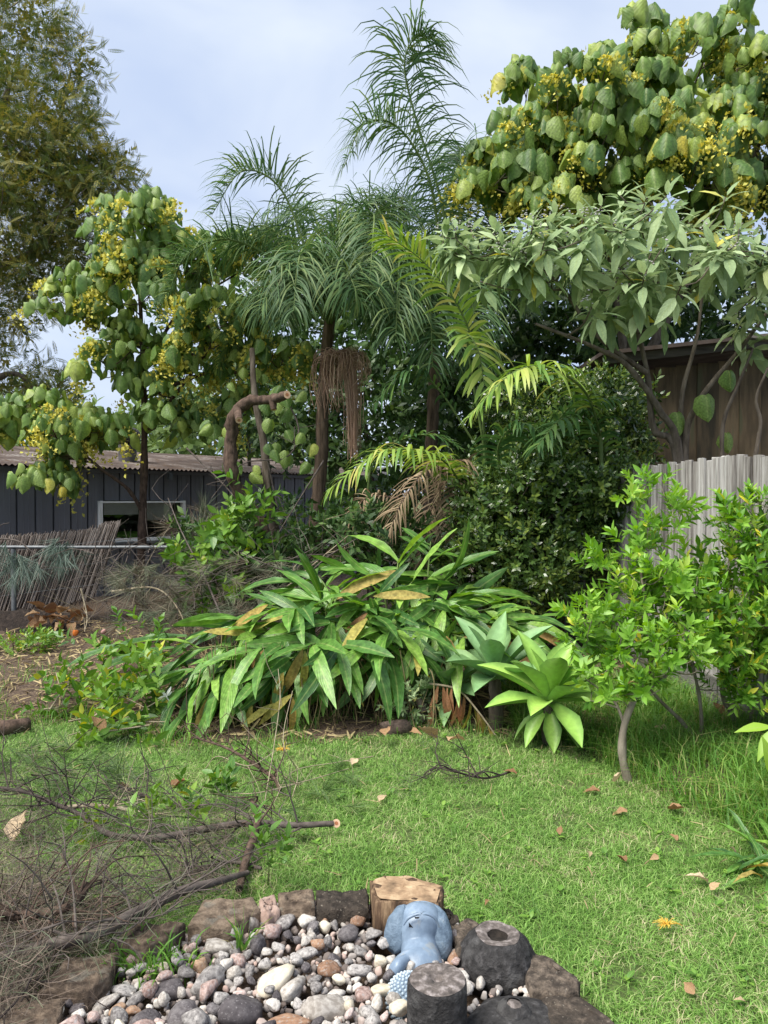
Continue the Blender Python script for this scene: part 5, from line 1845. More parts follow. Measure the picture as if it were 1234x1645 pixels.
# a spray of several compound leaves
SPRAY = []
for v_ in range(3):
    Ms_, Os_ = [], []
    for k_ in range(6):
        a_ = k_ * 2.4
        d_ = nrm(np.array((math.cos(a_) * .9, .6, math.sin(a_) * .9)))
        Ms_.append(frames(d_[None], np.array([[rg.normal() * .4, .3, 1.]]))[0] * rg.uniform(.7, 1.1))
        Os_.append((0, .10 * k_, 0))
    SPRAY.append(join_t(FEATH[0], Ms_, Os_, rg.uniform(0, .35, 6)))
ft_base = np.array((-14.5, 21.5, 0.0))
ft = thing('feathery_tree', 'tall tree with fine feathery olive foliage rising at the left edge', 'tree', ft_base)
specT_ = [(20, 60, 20, 1.5, 70), (-40, 130, 20, 2.0, 90), (60, 190, 19.5, 1.5, 90), (100, 250, 19.5, 1.3, 80), (20, 270, 19, 1.7, 110), (150, 290, 19.5, 1.0, 50), (80, 330, 19.2, 1.4, 90), (-20, 380, 19, 1.7, 90), (60, 420, 19.5, 1.2, 60), (120, 120, 20, .7, 16), (190, 275, 19.8, .45, 14),
         (20, 500, 20, 1.1, 42), (-30, 580, 20, 1.3, 46), (40, 620, 20.2, .8, 26), (90, 635, 20.4, .55, 16), (100, 400, 19.6, .8, 36), (130, 90, 20.2, .4, 7), (55, 20, 20, .8, 24), (-80, 250, 20, 2.2, 90), (-90, 450, 20, 2.0, 70)]
specT = [(a_, b_, c_, d_, int(e_ * 1.75)) for a_, b_, c_, d_, e_ in specT_]
pts, dirs = lobes(specT, 96, (.35, 1.0), -.8)
cb = B()
sprig_crown(cb, SPRAY, pts, dirs + np.array((0, 0, -.15)), rg, (.7, 1.15), (0, .55))
core = [(a_, b_, c_ + .3, d_ * .85, int(e_ * 1.1)) for a_, b_, c_, d_, e_ in specT_]
p2_, d2_ = lobes(core, 98, (.2, 1.0), -.95)
sprig_crown(cb, SPR_B, p2_, d2_, rg, (.8, 1.2), (0, .5))
cb.build('crown', M['bigtree'], ft, kind='stuff')
bb = B()
sel = rg.choice(len(pts), 150, replace=False)
grow(bb, [([ft_base, (-14, 21, 3.5), P(-110, 560, 20.5), P(-40, 330, 20), P(20, 120, 20)], .38, .06),
          ([(-14, 21, 3.5), P(-60, 470, 20), P(60, 400, 19.8), P(120, 300, 19.6)], .2, .04),
          ([(-14, 21, 3.0), P(-60, 640, 20.2), P(20, 600, 20), P(70, 640, 20.3)], .14, .03),
          ([P(-40, 330, 20), P(40, 290, 19.7), P(90, 210, 19.8), P(115, 110, 20)], .12, .02)], pts[sel], .012, .07, 5, 97)
bb.build('trunk', M['bark'], ft)
# ------------------------------------------------------------------ shell ginger clump
GIN = [leaf_t(1, .195, [.12, .62, .95, 1, .9, .62, .03], 7, .28, .16 + .13 * k_, .06, 3) for k_ in range(4)]
GINM = [tmesh(t, 'leaf', M['ginger']) for t in GIN]
GIND = [tmesh(t, 'leaf', M['ginger_dry']) for t in GIN]
rg = np.random.default_rng(110)
gb = P(600, 1130, 6.1); gb[2] = 0.05
ging = thing('ginger_clump', 'large clump of shell ginger with long glossy green leaves at the centre', 'plant', gb)
TIPS = [(692, 878, 6.3), (640, 905, 6.2), (600, 925, 6.3), (560, 925, 6.4), (505, 925, 6.3), (478, 945, 6.2), (545, 960, 6.0), (610, 960, 5.9), (665, 940, 6.0), (725, 925, 6.2), (745, 955, 6.1), (700, 970, 5.8), (650, 985, 5.7),
        (590, 1000, 5.6), (530, 1005, 5.6), (480, 985, 5.8), (430, 980, 5.9), (380, 1000, 6.0), (330, 1020, 6.0), (305, 1050, 5.8), (300, 1085, 5.6), (285, 1120, 5.5), (330, 1100, 5.4), (375, 1080, 5.4), (420, 1050, 5.4), (455, 1030, 5.5),
        (500, 1045, 5.35), (545, 1050, 5.3), (590, 1045, 5.3), (640, 1020, 5.4), (690, 1015, 5.45), (740, 1000, 5.6), (790, 985, 5.8), (830, 985, 5.9), (868, 998, 5.9), (885, 1015, 5.8), (800, 1010, 5.6), (755, 1035, 5.5), (620, 1070, 5.3),
        (560, 1085, 5.35), (420, 1100, 5.3), (350, 1130, 5.3), (300, 1150, 5.3), (680, 1060, 5.4), (460, 1070, 5.3), (400, 1030, 5.6), (350, 1050, 5.5), (845, 1010, 5.7), (720, 985, 5.7),
        (780, 960, 6.1), (515, 970, 6.0), (575, 975, 5.85)]
Ms, Os = [], []
sb_ = B()
bases = np.array([P(610, 1135, 6.1), P(540, 1135, 6.0), P(680, 1125, 6.1), P(460, 1130, 6.0), P(390, 1130, 5.9)])
bases[:, 2] = .06
for i, tp in enumerate(TIPS):
    e_ = P(*tp)
    b0 = bases[int(np.argmin(np.abs(bases[:, 0] - (e_[0] * .55 + gb[0] * .45))))] + np.array((*rg.normal(size=2) * .08, 0))
    hi = max(e_[2], .25) + .12
    mid = b0 * .6 + e_ * .4
    mid[2] = max(mid[2], .62 * hi + .1)
    cv = spl([b0, mid, e_ + np.array((0, 0, .04)), ], 24)
    sb_.tube(cv, (.010, .009, .005), 6)
    T = nrm(np.gradient(cv, axis=0))
    sd = 1
    n_l = 9
    for k_ in range(n_l):
        f_ = .50 + .5 * (k_ + rg.uniform(-.2, .2)) / (n_l - 1)
        j_ = min(int(f_ * 23), 23)
        t_ = T[j_]
        S_ = nrm(np.cross(t_, (0, 0, 1.0)) + 1e-6)
        sd = -sd
        fin = (k_ / (n_l - 1))
        dv = nrm(S_ * sd * (.8 - .45 * fin) + t_ * (.55 + .35 * fin) + np.array((0, 0, -.32 + .3 * rg.normal())) + rg.normal(size=3) * .13)
        nv = nrm(np.array((0, 0, 1.0)) + np.array((0, -.35, 0)) + .5 * rg.normal(size=3))
        Ms.append(frames(dv[None], nv[None])[0] * rg.uniform(.32, .57))
        Os.append(cv[j_])
sb_.build('stems', M['green_stem'], ging, kind='stuff')
Ms, Os = np.array(Ms), np.array(Os)
dcam = np.linalg.norm(Os - np.array((0, 0, CAMH)), axis=1)
order = np.argsort(dcam)
for k_, i in enumerate(order[:300]):
    dry = rg.uniform() < .045
    obj('leaf', (GIND if dry else GINM)[k_ % 4], ging, M=m4(Ms[i], Os[i]))
cb = B()
rest = order[300:]
for v_ in range(4):
    cb.inst(GIN[v_], Ms[rest[v_::4]], Os[rest[v_::4]], rg.uniform(0, .93, len(rest[v_::4])))
cb.build('foliage', M['ginger'], ging, kind='stuff')
# yellowed leaves the photograph picks out
for px, py, dd, dx, dz, sz in ((455, 1078, 5.25, -.2, -.9, .3), (487, 1042, 5.25, -.35, -.9, .36), (490, 1045, 5.27, .05, -1, .3), (600, 958, 5.75, .95, .1, .42), (590, 985, 5.7, -.7, -.6, .3), (470, 1115, 5.2, -.7, -.5, .3), (440, 1130, 5.2, -.75, -.45, .26), (405, 1130, 5.25, -.2, -.9, .25), (850, 1012, 5.7, .9, -.25, .35), (470, 1120, 5.2, .1, -1, .26)):
    dv = np.array([[dx, -.25, dz]]); nv = np.array([[.1 - dz * .3, -.8, .6]])
    obj('leaf', GIND[px % 4], ging, M=m4(frames(dv, nv)[0] * sz, P(px, py, dd)))
# dry thatch hanging inside the clump
bb = B()
for k_ in range(420):
    a = np.array((rg.uniform(-1.25, .55), rg.uniform(5.35, 6.2), rg.uniform(.25, .6)))
    e_ = a + np.array((rg.normal() * .08, -.05 + rg.normal() * .06, -a[2] + .03))
    bb.tube(spl([a, (a + e_) / 2 + rg.normal(size=3) * .04, e_], 5), rg.uniform(.002, .005), 3, tint=rg.uniform(0, .99))
bb.build('thatch', M['straw'], ging, kind='stuff')

# dried ginger stem slumped in front
dgs = thing('dried_ginger_stem', 'slumped ginger stem with brown and yellow withered leaves beside the agaves', 'plant', P(760, 1200, 5.05))
dp = spl(PP((690, 1098, 5.35), (735, 1108, 5.25), (770, 1145, 5.15), (808, 1198, 5.05)), 20)
bb = B(); bb.tube(dp, (.009, .005), 6); bb.build('stem', M['twig_pale'], dgs)
M['brown_leaf'] = leaf_mat('brown_withered_leaf', [(0, (.22, .10, .05)), (1, (.36, .2, .11))], .8, .15, .1, .2, patch=.3)
GINB = [tmesh(t, 'leaf', M['brown_leaf']) for t in GIN]
for k_ in range(15):
    f_ = k_ / 14
    dv = np.array([[rg.normal() * .15 + .1, -.1, -1.0]]); nv = np.array([[rg.normal() * .8, -1.0, .2]])
    obj('leaf', (GINB if f_ < .45 else GIND)[k_ % 4], dgs, M=m4(frames(dv, nv)[0] * np.array((.7, 1, 1)) * (.36 - .17 * f_), dp[int(2 + 16 * f_)]))

# ------------------------------------------------------------------ agaves
def agave_t(seed, W=.26):
    v = np.linspace(0, 1, 10)
    w = np.interp(v, (0, .12, .3, .55, .8, .93, 1), (.5, .42, .66, 1, .66, .25, .01))
    u = np.linspace(-1, 1, 7)
    vv, uu = np.meshgrid(v, u, indexing='ij')
    x = uu * w[:, None] * W / 2
    z = .55 * (uu ** 2) * w[:, None] * W / 2 - .22 * vv ** 2 + .10 * vv
    top_ = np.stack([x, vv, z], -1)
    thick = (.035 * (1 - vv) ** .8 + .006) * (1 - uu ** 2 * .9)
    bot = np.stack([x, vv, z - thick], -1)
    b_ = B(); b_.grid(top_); T = b_.template(); T['uv'] = np.stack([uu, vv], -1).reshape(-1, 2)
    b_ = B(); b_.raw(T['v'], T['q'], None, 0, T['uv'])
    b_.raw(bot.reshape(-1, 3), T['q'][:, ::-1], None, 0, T['uv'])
    return b_


AGM = {k_: [agave_t(0, .34 + .03 * j).mesh('leaf', M[k_]) for j in range(3)] for k_ in ('agave', 'agave_light')}


def agave(label, c, mats, n, L, seed, tilt, stemto, emin=-.35, old=3):
    rg_ = np.random.default_rng(seed)
    t = thing('agave', label, 'agave', (c[0], c[1], 0.0))
    ax = nrm(np.asarray(tilt, float))
    X = nrm(np.cross(ax, (0, 1, .1))); Y = np.cross(X, ax)
    for k_ in range(n):
        f_ = (k_ + .5) / n
        a_ = k_ * 2.39996 + rg_.normal() * .1
        el = 1.42 + (emin - 1.42) * f_ ** .8 + rg_.normal() * .06
        dv = (X * math.cos(a_) + Y * math.sin(a_)) * math.cos(el) + ax * math.sin(el)
        nv = ax * math.cos(el) - (X * math.cos(a_) + Y * math.sin(a_)) * math.sin(el)
        ln = L * (.62 + .5 * math.sin(math.pi * min(f_ + .12, .75))) * rg_.uniform(.92, 1.06)
        obj('leaf', AGM[mats][k_ % 3], t, M=m4(frames(dv[None], nv[None])[0] * ln, c + dv * .02))
    for k_ in range(old):
        a_ = -1.6 + (k_ - old / 2) * .8
        dv = nrm(np.array((math.cos(a_), math.sin(a_) * .8, -.75)))
        nv = np.array((math.cos(a_) * .5, math.sin(a_) * .5, 1.0))
        obj('leaf', AGM[mats][k_ % 3], t, M=m4(frames(dv[None], nv[None])[0] * L * .68, c - ax * .05))
    b_ = B(); b_.tube(spl([(c[0] + .02, c[1] + .05, -.02), c - ax * .12, c + ax * .03], 8), (.05, .045, .03), 10, rough=.08)
    b_.build('stem', M['bark'], t)
    return t


agave('bluish green agave rosette partly behind the brighter one', P(795, 1088, 5.22), 'agave', 13, .44, 121, (-.08, -.15, 1), None, .1, 0)
agave('bright green agave rosette in front on the right', P(882, 1126, 4.9), 'agave_light', 16, .44, 122, (.03, -.16, 1), None, -.05, 4)
agave('small dark agave half hidden under the ginger leaves', P(728, 1108, 5.5), 'agave', 11, .34, 123, (-.3, -.3, 1), None, -.1, 0)
# succulent sprawling under the ginger
SUCC = sprig(9, LEAF2, .045, .1, 1.0, 131)
hedge_tree('low_weed', 'small pale-leaved weed at the foot of the ginger clump', 'plant', [(655, 1130, 5.3, .12, 40), (690, 1115, 5.4, .1, 30)], G(660, 1170), 132, [SUCC], M['solanum'], nbr=10, s=(.6, 1.0), tint=(0, .5))
M['rock'] = noise_mat('brown_rock', [(.3, (.05, .036, .03)), (.7, (.16, .115, .095))], 6, (1, 1, 1), .9, .6, detail=9)


def rock(c, r, sq, yaw, mat, label, seed, name='garden_rock', cat='rock'):
    me = stone_mesh(seed, mat)
    o = obj(name, me, None, M=m4(eul(0, 0, yaw) @ np.diag(sq) * r, c))
    return tag(o, label, cat)


rock(G(635, 1168, .06), .13, (1, .7, .9), .1, M['rock'], 'dark brown rock under the ginger clump', 501)
rock(G(42, 1108, .05), .16, (1, .7, .55), .5, M['rock'], 'flat brown rock on the soil at the left', 502)

# ------------------------------------------------------------------ bright green shrubs on the right
LEAFS = leaf_t(1, .40, [.12, .6, .95, .9, .5, .03], 4, .25, .12)
SPR_S = [sprig(11, LEAFS, .069, .085, 1.05, 450 + i, up=.5) for i in range(4)]


def bright_shrub(label, spec, stems, base, seed):
    rg_ = np.random.default_rng(seed)
    t = thing('bright_shrub', label, 'shrub', base)
    spec = [(a_, b_, c_, d_, int(e_ * 1.05)) for a_, b_, c_, d_, e_ in spec]
    tips, nor = lobes(spec, seed, (.35, 1.2), -.75)
    tb_ = B()
    grow(tb_, stems, tips, .0028, .012, 5, seed, .05)
    tb_.build('trunk', M['bark_pale'], t)
    cb_ = B()
    d_ = nor * .6 + np.array((0, 0, .55))
    sprig_crown(cb_, SPR_S, tips, d_, rg_, (.75, 1.2), (0, .62))
    k2 = rg_.choice(len(tips), len(tips) // 2, replace=False)
    sprig_crown(cb_, SPR_S, tips[k2] - nor[k2] * .09 + rg_.normal(size=(len(k2), 3)) * .03, d_[k2], rg_, (.6, 1.0), (0, .5))
    cb_.build('crown', M['shrub'], t, kind='stuff')
    return t


b1 = G(1012, 1266)
bright_shrub('bright green shrub with a crooked grey trunk left of its neighbour at the fence',
             [(1000, 1030, 4.5, .24, 44), (950, 985, 4.5, .14, 16), (1040, 960, 4.6, .22, 38), (1020, 880, 4.7, .14, 12), (1060, 850, 4.7, .14, 10), (1040, 790, 4.75, .10, 9), (1085, 815, 4.8, .10, 10), (975, 1110, 4.4, .14, 16), (930, 1020, 4.45, .07, 6), (960, 905, 4.6, .09, 8), (1085, 1040, 4.4, .2, 34), (1080, 930, 4.6, .16, 22), (1045, 1095, 4.3, .12, 12), (1012, 800, 4.75, .05, 3)],
             [(PP((1012, 1266, 4.31), (1000, 1215, 4.3), (1003, 1165, 4.32), (1022, 1115, 4.35), (1045, 1070, 4.4), (1040, 1000, 4.5), (1030, 920, 4.6)), .026, .008),
              (PP((1004, 1165, 4.32), (985, 1125, 4.4), (940, 1090, 4.45)), .01, .004),
              (PP((1022, 1115, 4.35), (1075, 1080, 4.4), (1100, 1010, 4.5)), .012, .005),
              (PP((1045, 1070, 4.4), (990, 1040, 4.5), (940, 1005, 4.5)), .01, .004)], b1, 141)
b2 = G(1190, 1197)
bright_shrub('fuller bright green shrub against the fence at the right edge',
             [(1180, 970, 4.7, .31, 72), (1130, 920, 4.8, .16, 22), (1215, 880, 4.75, .24, 40), (1180, 835, 4.8, .13, 12), (1225, 810, 4.8, .10, 8), (1140, 1030, 4.6, .22, 46), (1220, 1050, 4.6, .24, 52), (1110, 980, 4.7, .18, 28), (1180, 1110, 4.6, .16, 24), (1275, 950, 4.7, .3, 40), (1260, 860, 4.7, .2, 24)],
             [(PP((1190, 1197, 4.97), (1178, 1150, 4.9), (1160, 1110, 4.8), (1165, 1020, 4.75), (1180, 930, 4.75)), .022, .008),
              (PP((1128, 1212, 4.8), (1100, 1165, 4.75), (1060, 1125, 4.6), (1030, 1090, 4.5)), .016, .007),
              (PP((1205, 1200, 4.95), (1210, 1120, 4.85), (1225, 1000, 4.75), (1220, 880, 4.75)), .018, .007),
              (PP((1128, 1212, 4.8), (1125, 1130, 4.75), (1110, 1040, 4.7), (1120, 930, 4.75)), .014, .006)], b2, 142)

# broad leaves of a plant reaching in at the right edge
M['freshleaf'] = leaf_mat('fresh_broad_leaf', [(0, (.15, .27, .03)), (1, (.22, .34, .04))], .4, .35, .35, .45)
BRD = [tmesh(leaf_t(1, .34, [.15, .7, 1, .85, .45, .03], 7, .25, .22, .02), 'leaf', M['freshleaf'])]
blp = thing('broad_leaf_plant', 'plant with broad light green leaves reaching in at the right edge', 'plant', G(1275, 1330))
for px, py, dd, dv, sz in ((1240, 1168, 3.9, (-1, -.1, .05), .19), (1245, 1170, 3.85, (-.55, -.3, -.55), .19), (1245, 1255, 3.6, (-.25, -.2, 1), .22)):
    obj('leaf', BRD[0], blp, M=m4(frames(np.array([dv]), np.array([[-.2, -.5, 1.0]]))[0] * sz, P(px, py, dd)))
bb = B()
for px, py, dd in ((1240, 1168, 3.9), (1245, 1255, 3.6)):
    e_ = P(px, py, dd); bb.tube(spl([G(1275, 1330), (G(1275, 1330) + e_) / 2 + (0, 0, .06), e_], 6), (.006, .003), 5)
bb.build('stem', M['green_stem'], blp)

# clump of strap leaves in the long grass at the lower right
scl = thing('strap_leaf_clump', 'clump of arching strap leaves in the long grass at the lower right', 'plant', G(1235, 1400))
rgp = np.random.default_rng(145)
for k_ in range(22):
    c_ = G(1225 + rgp.normal() * 22, 1395 + rgp.normal() * 14, .03)
    a_ = rgp.uniform(0, 6.28)
    dv = np.array([[math.cos(a_) * .9 - .25, math.sin(a_) * .7 - .1, rgp.uniform(.35, 1.2)]])
    o_m = GIND[k_ % 4] if k_ % 9 == 0 else GINM[k_ % 4]
    obj('leaf', o_m, scl, M=m4(frames(dv, np.array([[-dv[0, 0], -dv[0, 1], 1.0]]))[0] * np.array((.75, 1, 1.6)) * rgp.uniform(.16, .27), c_))

# ------------------------------------------------------------------ lopped trunk with fresh cuts
ct_base = P(455, 945, 8.2); ct_base[2] = 0
ct = thing('lopped_tree', 'crooked brown trunk lopped short with pale fresh-cut branch ends', 'tree', ct_base)
cp = spl([ct_base] + PP((425, 860, 8.15), (392, 805, 8.1), (373, 760, 8.0), (371, 705, 8.0), (377, 668, 7.95), (400, 645, 7.9), (430, 642, 7.85), (458, 636, 7.75)), 40)
cp = cp + np.random.default_rng(9).normal(size=cp.shape) * np.array((.006, .006, .004))
bb = B(); bb.tube(cp, np.interp(np.linspace(0, 1, 40), np.linspace(0, 1, 6), (.085, .072, .068, .064, .052, .042)) * (1 + .07 * np.sin(np.arange(40) * .9) + .06 * np.sin(np.arange(40) * 2.3)), 16, rough=.08); bb.build('trunk', M['bark_red'], ct)


def cut_end(parent, p0, dirv, r):
    bb_ = B()
    X = nrm(np.cross(dirv, (0, 0, 1.0))); Y = np.cross(X, dirv)
    a = np.linspace(0, 2 * np.pi, 20, endpoint=False)
    rows_ = [p0 + dirv * .004 + r * f_ * (np.cos(a)[:, None] * X + np.sin(a)[:, None] * Y) for f_ in (1.0, .45)]
    bb_.grid(np.array(rows_), closed_u=True)
    o = bb_.build('cut_end', M['cutwood'], parent)
    bb_ = B()
    rows_ = [p0 + dirv * .005 + r * f_ * (np.cos(a)[:, None] * X + np.sin(a)[:, None] * Y) for f_ in (.45, .02)]
    bb_.grid(np.array(rows_), closed_u=True)
    bb_.build('heartwood', M['cutheart'], o)


def stub(parent, p0, p1, r0, r1, mat):
    bb_ = B(); s_ = spl([p0, (np.asarray(p0) + p1) / 2, p1], 6); bb_.tube(s_, (r0, r1), 14, rough=.04)
    o = bb_.build('stub', mat, parent)
    cut_end(o if False else parent, s_[-1], nrm(s_[-1] - s_[-2]), r1 * .97)


stub(ct, P(440, 642, 7.82), P(461, 634, 7.62), .045, .042, M['bark_red'])
stub(ct, P(381, 655, 7.95), P(384, 675, 7.72), .045, .036, M['bark_red'])
stub(ct, P(438, 640, 7.82), P(440, 658, 7.8), .045, .03, M['bark_red'])
bb = B(); bb.tube(spl(PP((450, 900, 8.6), (432, 800, 8.6), (425, 720, 8.6), (410, 640, 8.6), (405, 560, 8.7)), 20), (.06, .03), 9, rough=.05); bb.build('limb', M['bark'], ct)
# suckers on the lopped trunk
SPR_M = [join_t(PEL[0], *[np.array(x) for x in sprig_t(5, .2, .3, 1.0, 600, .3)[:2]])]
rgm = np.random.default_rng(150)
q_ = [P(*t_) for t_ in ((430, 690, 8.3), (470, 700, 8.4), (420, 740, 8.5), (460, 660, 8.5), (490, 720, 8.3), (350, 690, 8.6), (440, 620, 8.4), (400, 610, 8.6))]
kk = 0
for c_ in q_:
    for _ in range(4):
        dv = nrm(np.array((rgm.normal() * .5, -.3, -.8))); nv = nrm(np.array((rgm.normal() * .5, -1, .6)))
        obj('leaf', PELM[kk % 4], ct, M=m4(frames(dv[None], nv[None])[0] * rgm.uniform(.13, .21), c_ + rgm.normal(size=3) * .13))
        kk += 1

# ------------------------------------------------------------------ vine and tangle in the middle left
SPR_V = [sprig(8, LEAF4, .12, .22, 1.0, 470 + i, up=.4) for i in range(3)]


def leafy_branch(name, label, cat, paths, seed, SPR, mat, per_m=16, s=(.7, 1.1), r=(.008, .003), barkm='twig', side=.07, tint=(0, .62), base=None):
    rg_ = np.random.default_rng(seed)
    t = thing(name, label, cat, base if base is not None else np.asarray(paths[0][0]))
    bb_ = B(); cb_ = B()
    for pth in paths:
        cv = spl(pth, 24)
        bb_.tube(cv, r, 6)
        ln = np.sum(np.linalg.norm(np.diff(cv, axis=0), axis=1))
        n_ = max(3, int(ln * per_m))
        i_ = rg_.uniform(4, 23.4, n_).astype(int)
        pos = cv[i_] + rg_.normal(size=(n_, 3)) * side
        dirs = rnd_dirs(n_, rg_) * .6 + np.array((0, 0, .5))
        sprig_crown(cb_, SPR, pos, dirs, rg_, s, tint)
    bb_.build('stem', M[barkm], t)
    cb_.build('leaves', mat, t, kind='stuff')
    return t


vb_ = P(330, 970, 7.6); vb_[2] = 0.05
leafy_branch('leafy_vine', 'fresh green leafy vine climbing beside the lopped trunk', 'vine',
             [[vb_] + PP((345, 900, 7.6), (370, 850, 7.6), (410, 805, 7.6)), [vb_] + PP((320, 920, 7.5), (300, 890, 7.5)), PP((345, 900, 7.6), (350, 940, 7.4), (380, 930, 7.3)), PP((370, 850, 7.6), (400, 860, 7.5), (395, 890, 7.4))], 151, SPR_V, M['cutleaf'], 26, base=vb_)
# long bare arching stems
rg = np.random.default_rng(155)
bs_ = [[(250, 930, 7.8), (330, 880, 7.7), (430, 800, 7.6)], [(440, 980, 7.0), (520, 900, 7.0), (600, 850, 7.0)], [(430, 970, 7.2), (500, 910, 7.1), (560, 860, 7.1)], [(300, 720, 8.8), (370, 790, 8.5), (420, 860, 8.2), (520, 930, 7.8)],
       [(430, 740, 8.3), (455, 850, 8.3), (480, 900, 8.2)], [(180, 950, 7.8), (250, 945, 7.5), (290, 985, 7.2), (300, 1040, 6.9)], [(130, 945, 8.3), (140, 990, 8.1), (136, 1015, 8.0)], [(460, 640, 8.4), (480, 690, 8.3), (460, 735, 8.2), (390, 745, 8.2), (340, 800, 8.2)],
       [(520, 740, 8.2), (470, 820, 8.0), (420, 900, 7.8)], [(320, 870, 8.0), (280, 940, 7.8), (240, 1000, 7.6)], [(360, 1000, 6.8), (330, 930, 7.2), (290, 850, 7.6), (270, 800, 8)]]
for i, p_ in enumerate(bs_):
    q = PP(*p_)
    bb = B(); cv = spl(q, 18); bb.tube(cv, (.011, .004), 6)
    for _ in range(5):
        a = cv[int(rg.integers(3, 17))]
        bb.tube(spl([a, a + rg.normal(size=3) * .12 + (0, 0, .05), a + rg.normal(size=3) * .25 + (0, 0, .1)], 5), (.004, .0015), 4)
    solo(bb, 'bare_stem', M['twig_pale' if i in (2, 5, 6) else 'twig'], ['long bare stem slanting across the shed wall towards the vine', 'longest bare stem slanting up past the palm trunk', 'pale bare stem running beside the longest one', 'bare stem falling rightwards from the shed roof line', 'near-vertical bare stem left of the palm trunk', 'pale curved bare stem above the ginger leaves', 'short pale stick standing before the brush panel', 'bare looping stem hanging from the lopped trunk', 'bare stem leaning left from the palm trunk', 'bare stem below the shed window leaning left', 'thin bare stem rising beside the window'][i], 'stem', 'bare stems in the tangle')


def needles_t(n, L, w, seed, spread=.55, grav=.5):
    """a brush of thin needle branchlets along +Y"""
    rg_ = np.random.default_rng(seed)
    b_ = B()
    for k_ in range(n):
        d_ = nrm(np.array((rg_.normal() * spread, 1, rg_.normal() * spread)))
        p0 = np.array((0, rg_.uniform(0, .35) * L, 0))
        ln = L * rg_.uniform(.5, 1)
        wd = nrm(np.cross(d_, rg_.normal(size=3))) * w / 2
        p1 = p0 + d_ * ln * .5
        p2 = p0 + d_ * ln + rg_.normal(size=3) * L * .08
        b_.raw([p0 - wd, p0 + wd, p1 + wd, p1 - wd, p2], [(0, 1, 2, 3)], [(3, 2, 4)], rg_.uniform(0, .3))
    return b_.template()


NEE = [needles_t(46, .24, .0028, 160 + i) for i in range(4)]


def wisp_t(n, L, w, seed):
    """a loose wisp of curved thin strands"""
    rg_ = np.random.default_rng(seed)
    b_ = B()
    for k_ in range(n):
        d_ = nrm(np.array((rg_.normal() * .5, 1, rg_.normal() * .28)))
        bend_ = rg_.normal(size=3) * .9
        p_ = rg_.normal(size=3) * L * np.array((.3, .35, .12))
        ln = L * rg_.uniform(.4, 1)
        wd = nrm(np.cross(d_, rg_.normal(size=3))) * w / 2
        ps = []
        for q in range(5):
            ps.append(p_.copy())
            p_ = p_ + nrm(d_ + bend_ * q / 4) * ln / 4
        ps = np.array(ps)
        wf = np.array([.7, 1, .9, .6, .15])[:, None]
        b_.grid(np.stack([ps - wd * wf, ps + wd * wf], 1), tint=rg_.uniform(0, .3))
    return b_.template()


WISP = [wisp_t(22, .25, .0024, 165 + i) for i in range(4)]


def needle_mass(n, seed, sampler, mat, name, label, cat, s=(.7, 1.3), tint=(0, .68), down=-.2, parent=None, T=None):
    T = T or NEE
    rg_ = np.random.default_rng(seed)
    pts_ = np.array([sampler(rg_) for _ in range(n)])
    d_ = rnd_dirs(n, rg_) * np.array((1, 1, .35)) + np.array((0, 0, down))
    v_ = rg_.integers(0, 4, n)
    Rm = scaled(frames(d_, rnd_dirs(n, rg_)), rg_.uniform(*s, n))
    ti = rg_.uniform(*tint, n)
    b_ = B()
    for k_ in range(4):
        b_.inst(T[k_], Rm[v_ == k_], pts_[v_ == k_], ti[v_ == k_])
    o = b_.build(name, mat, parent, kind='stuff')
    if parent is None:
        tag(o, label, cat)
    return o


def box_sampler(px, py, dd):
    def f_(g):
        p_ = P(g.uniform(*px), g.uniform(*py), g.uniform(*dd))
        p_[2] = max(p_[2], .05)
        return p_
    return f_


needle_mass(170, 161, box_sampler((200, 500), (900, 1010), (6.6, 8.2)), M['needle'], 'needle_brushwood', 'tangle of grey-green needle foliage in front of the shed', 'brushwood', (.8, 1.6))
needle_mass(22, 162, box_sampler((285, 345), (830, 900), (7.9, 8.9)), M['needle'], 'needle_foliage', 'wispy grey-green foliage beside the shed window', 'foliage', (1, 1.7), down=.3)
# blue-green hanging sprays by the brush panel
hs = thing('needle_branch', 'branch with hanging blue-green needle sprays before the brush panel', 'branch', P(20, 990, 8.2))
bb = B()
q = spl(PP((-60, 1000, 8.2), (-20, 880, 8.2), (25, 868, 8.1), (60, 890, 8.1), (95, 870, 8.1), (110, 868, 8.1)), 24)
bb.tube(q, (.012, .004), 6)
bb.tube(spl(PP((-10, 870, 8.2), (0, 845, 8.2), (15, 840, 8.2)), 8), (.006, .003), 5)
bb.build('stem', M['twig'], hs)
rgq = np.random.default_rng(163)
cs_ = [P(*t_) for t_ in ((95, 872, 8.1), (90, 880, 8.1), (100, 885, 8.1), (30, 885, 8.1), (20, 900, 8.1), (45, 905, 8.1), (8, 890, 8.1), (55, 895, 8.1), (-15, 890, 8.1), (110, 880, 8.1))]
n_ = 26
pts = np.array([cs_[int(rgq.integers(len(cs_)))] + rgq.normal(size=3) * .07 for _ in range(n_)])
d_ = np.tile(np.array((0, 0, -1.0)), (n_, 1)) + rgq.normal(size=(n_, 3)) * .4
bb = B(); bb.inst(NEE[0], scaled(frames(d_, rnd_dirs(n_, rgq)), rgq.uniform(.9, 1.6, n_)), pts, rgq.uniform(0, .69, n_)); bb.build('sprays', M['bluenee'], hs, kind='stuff')
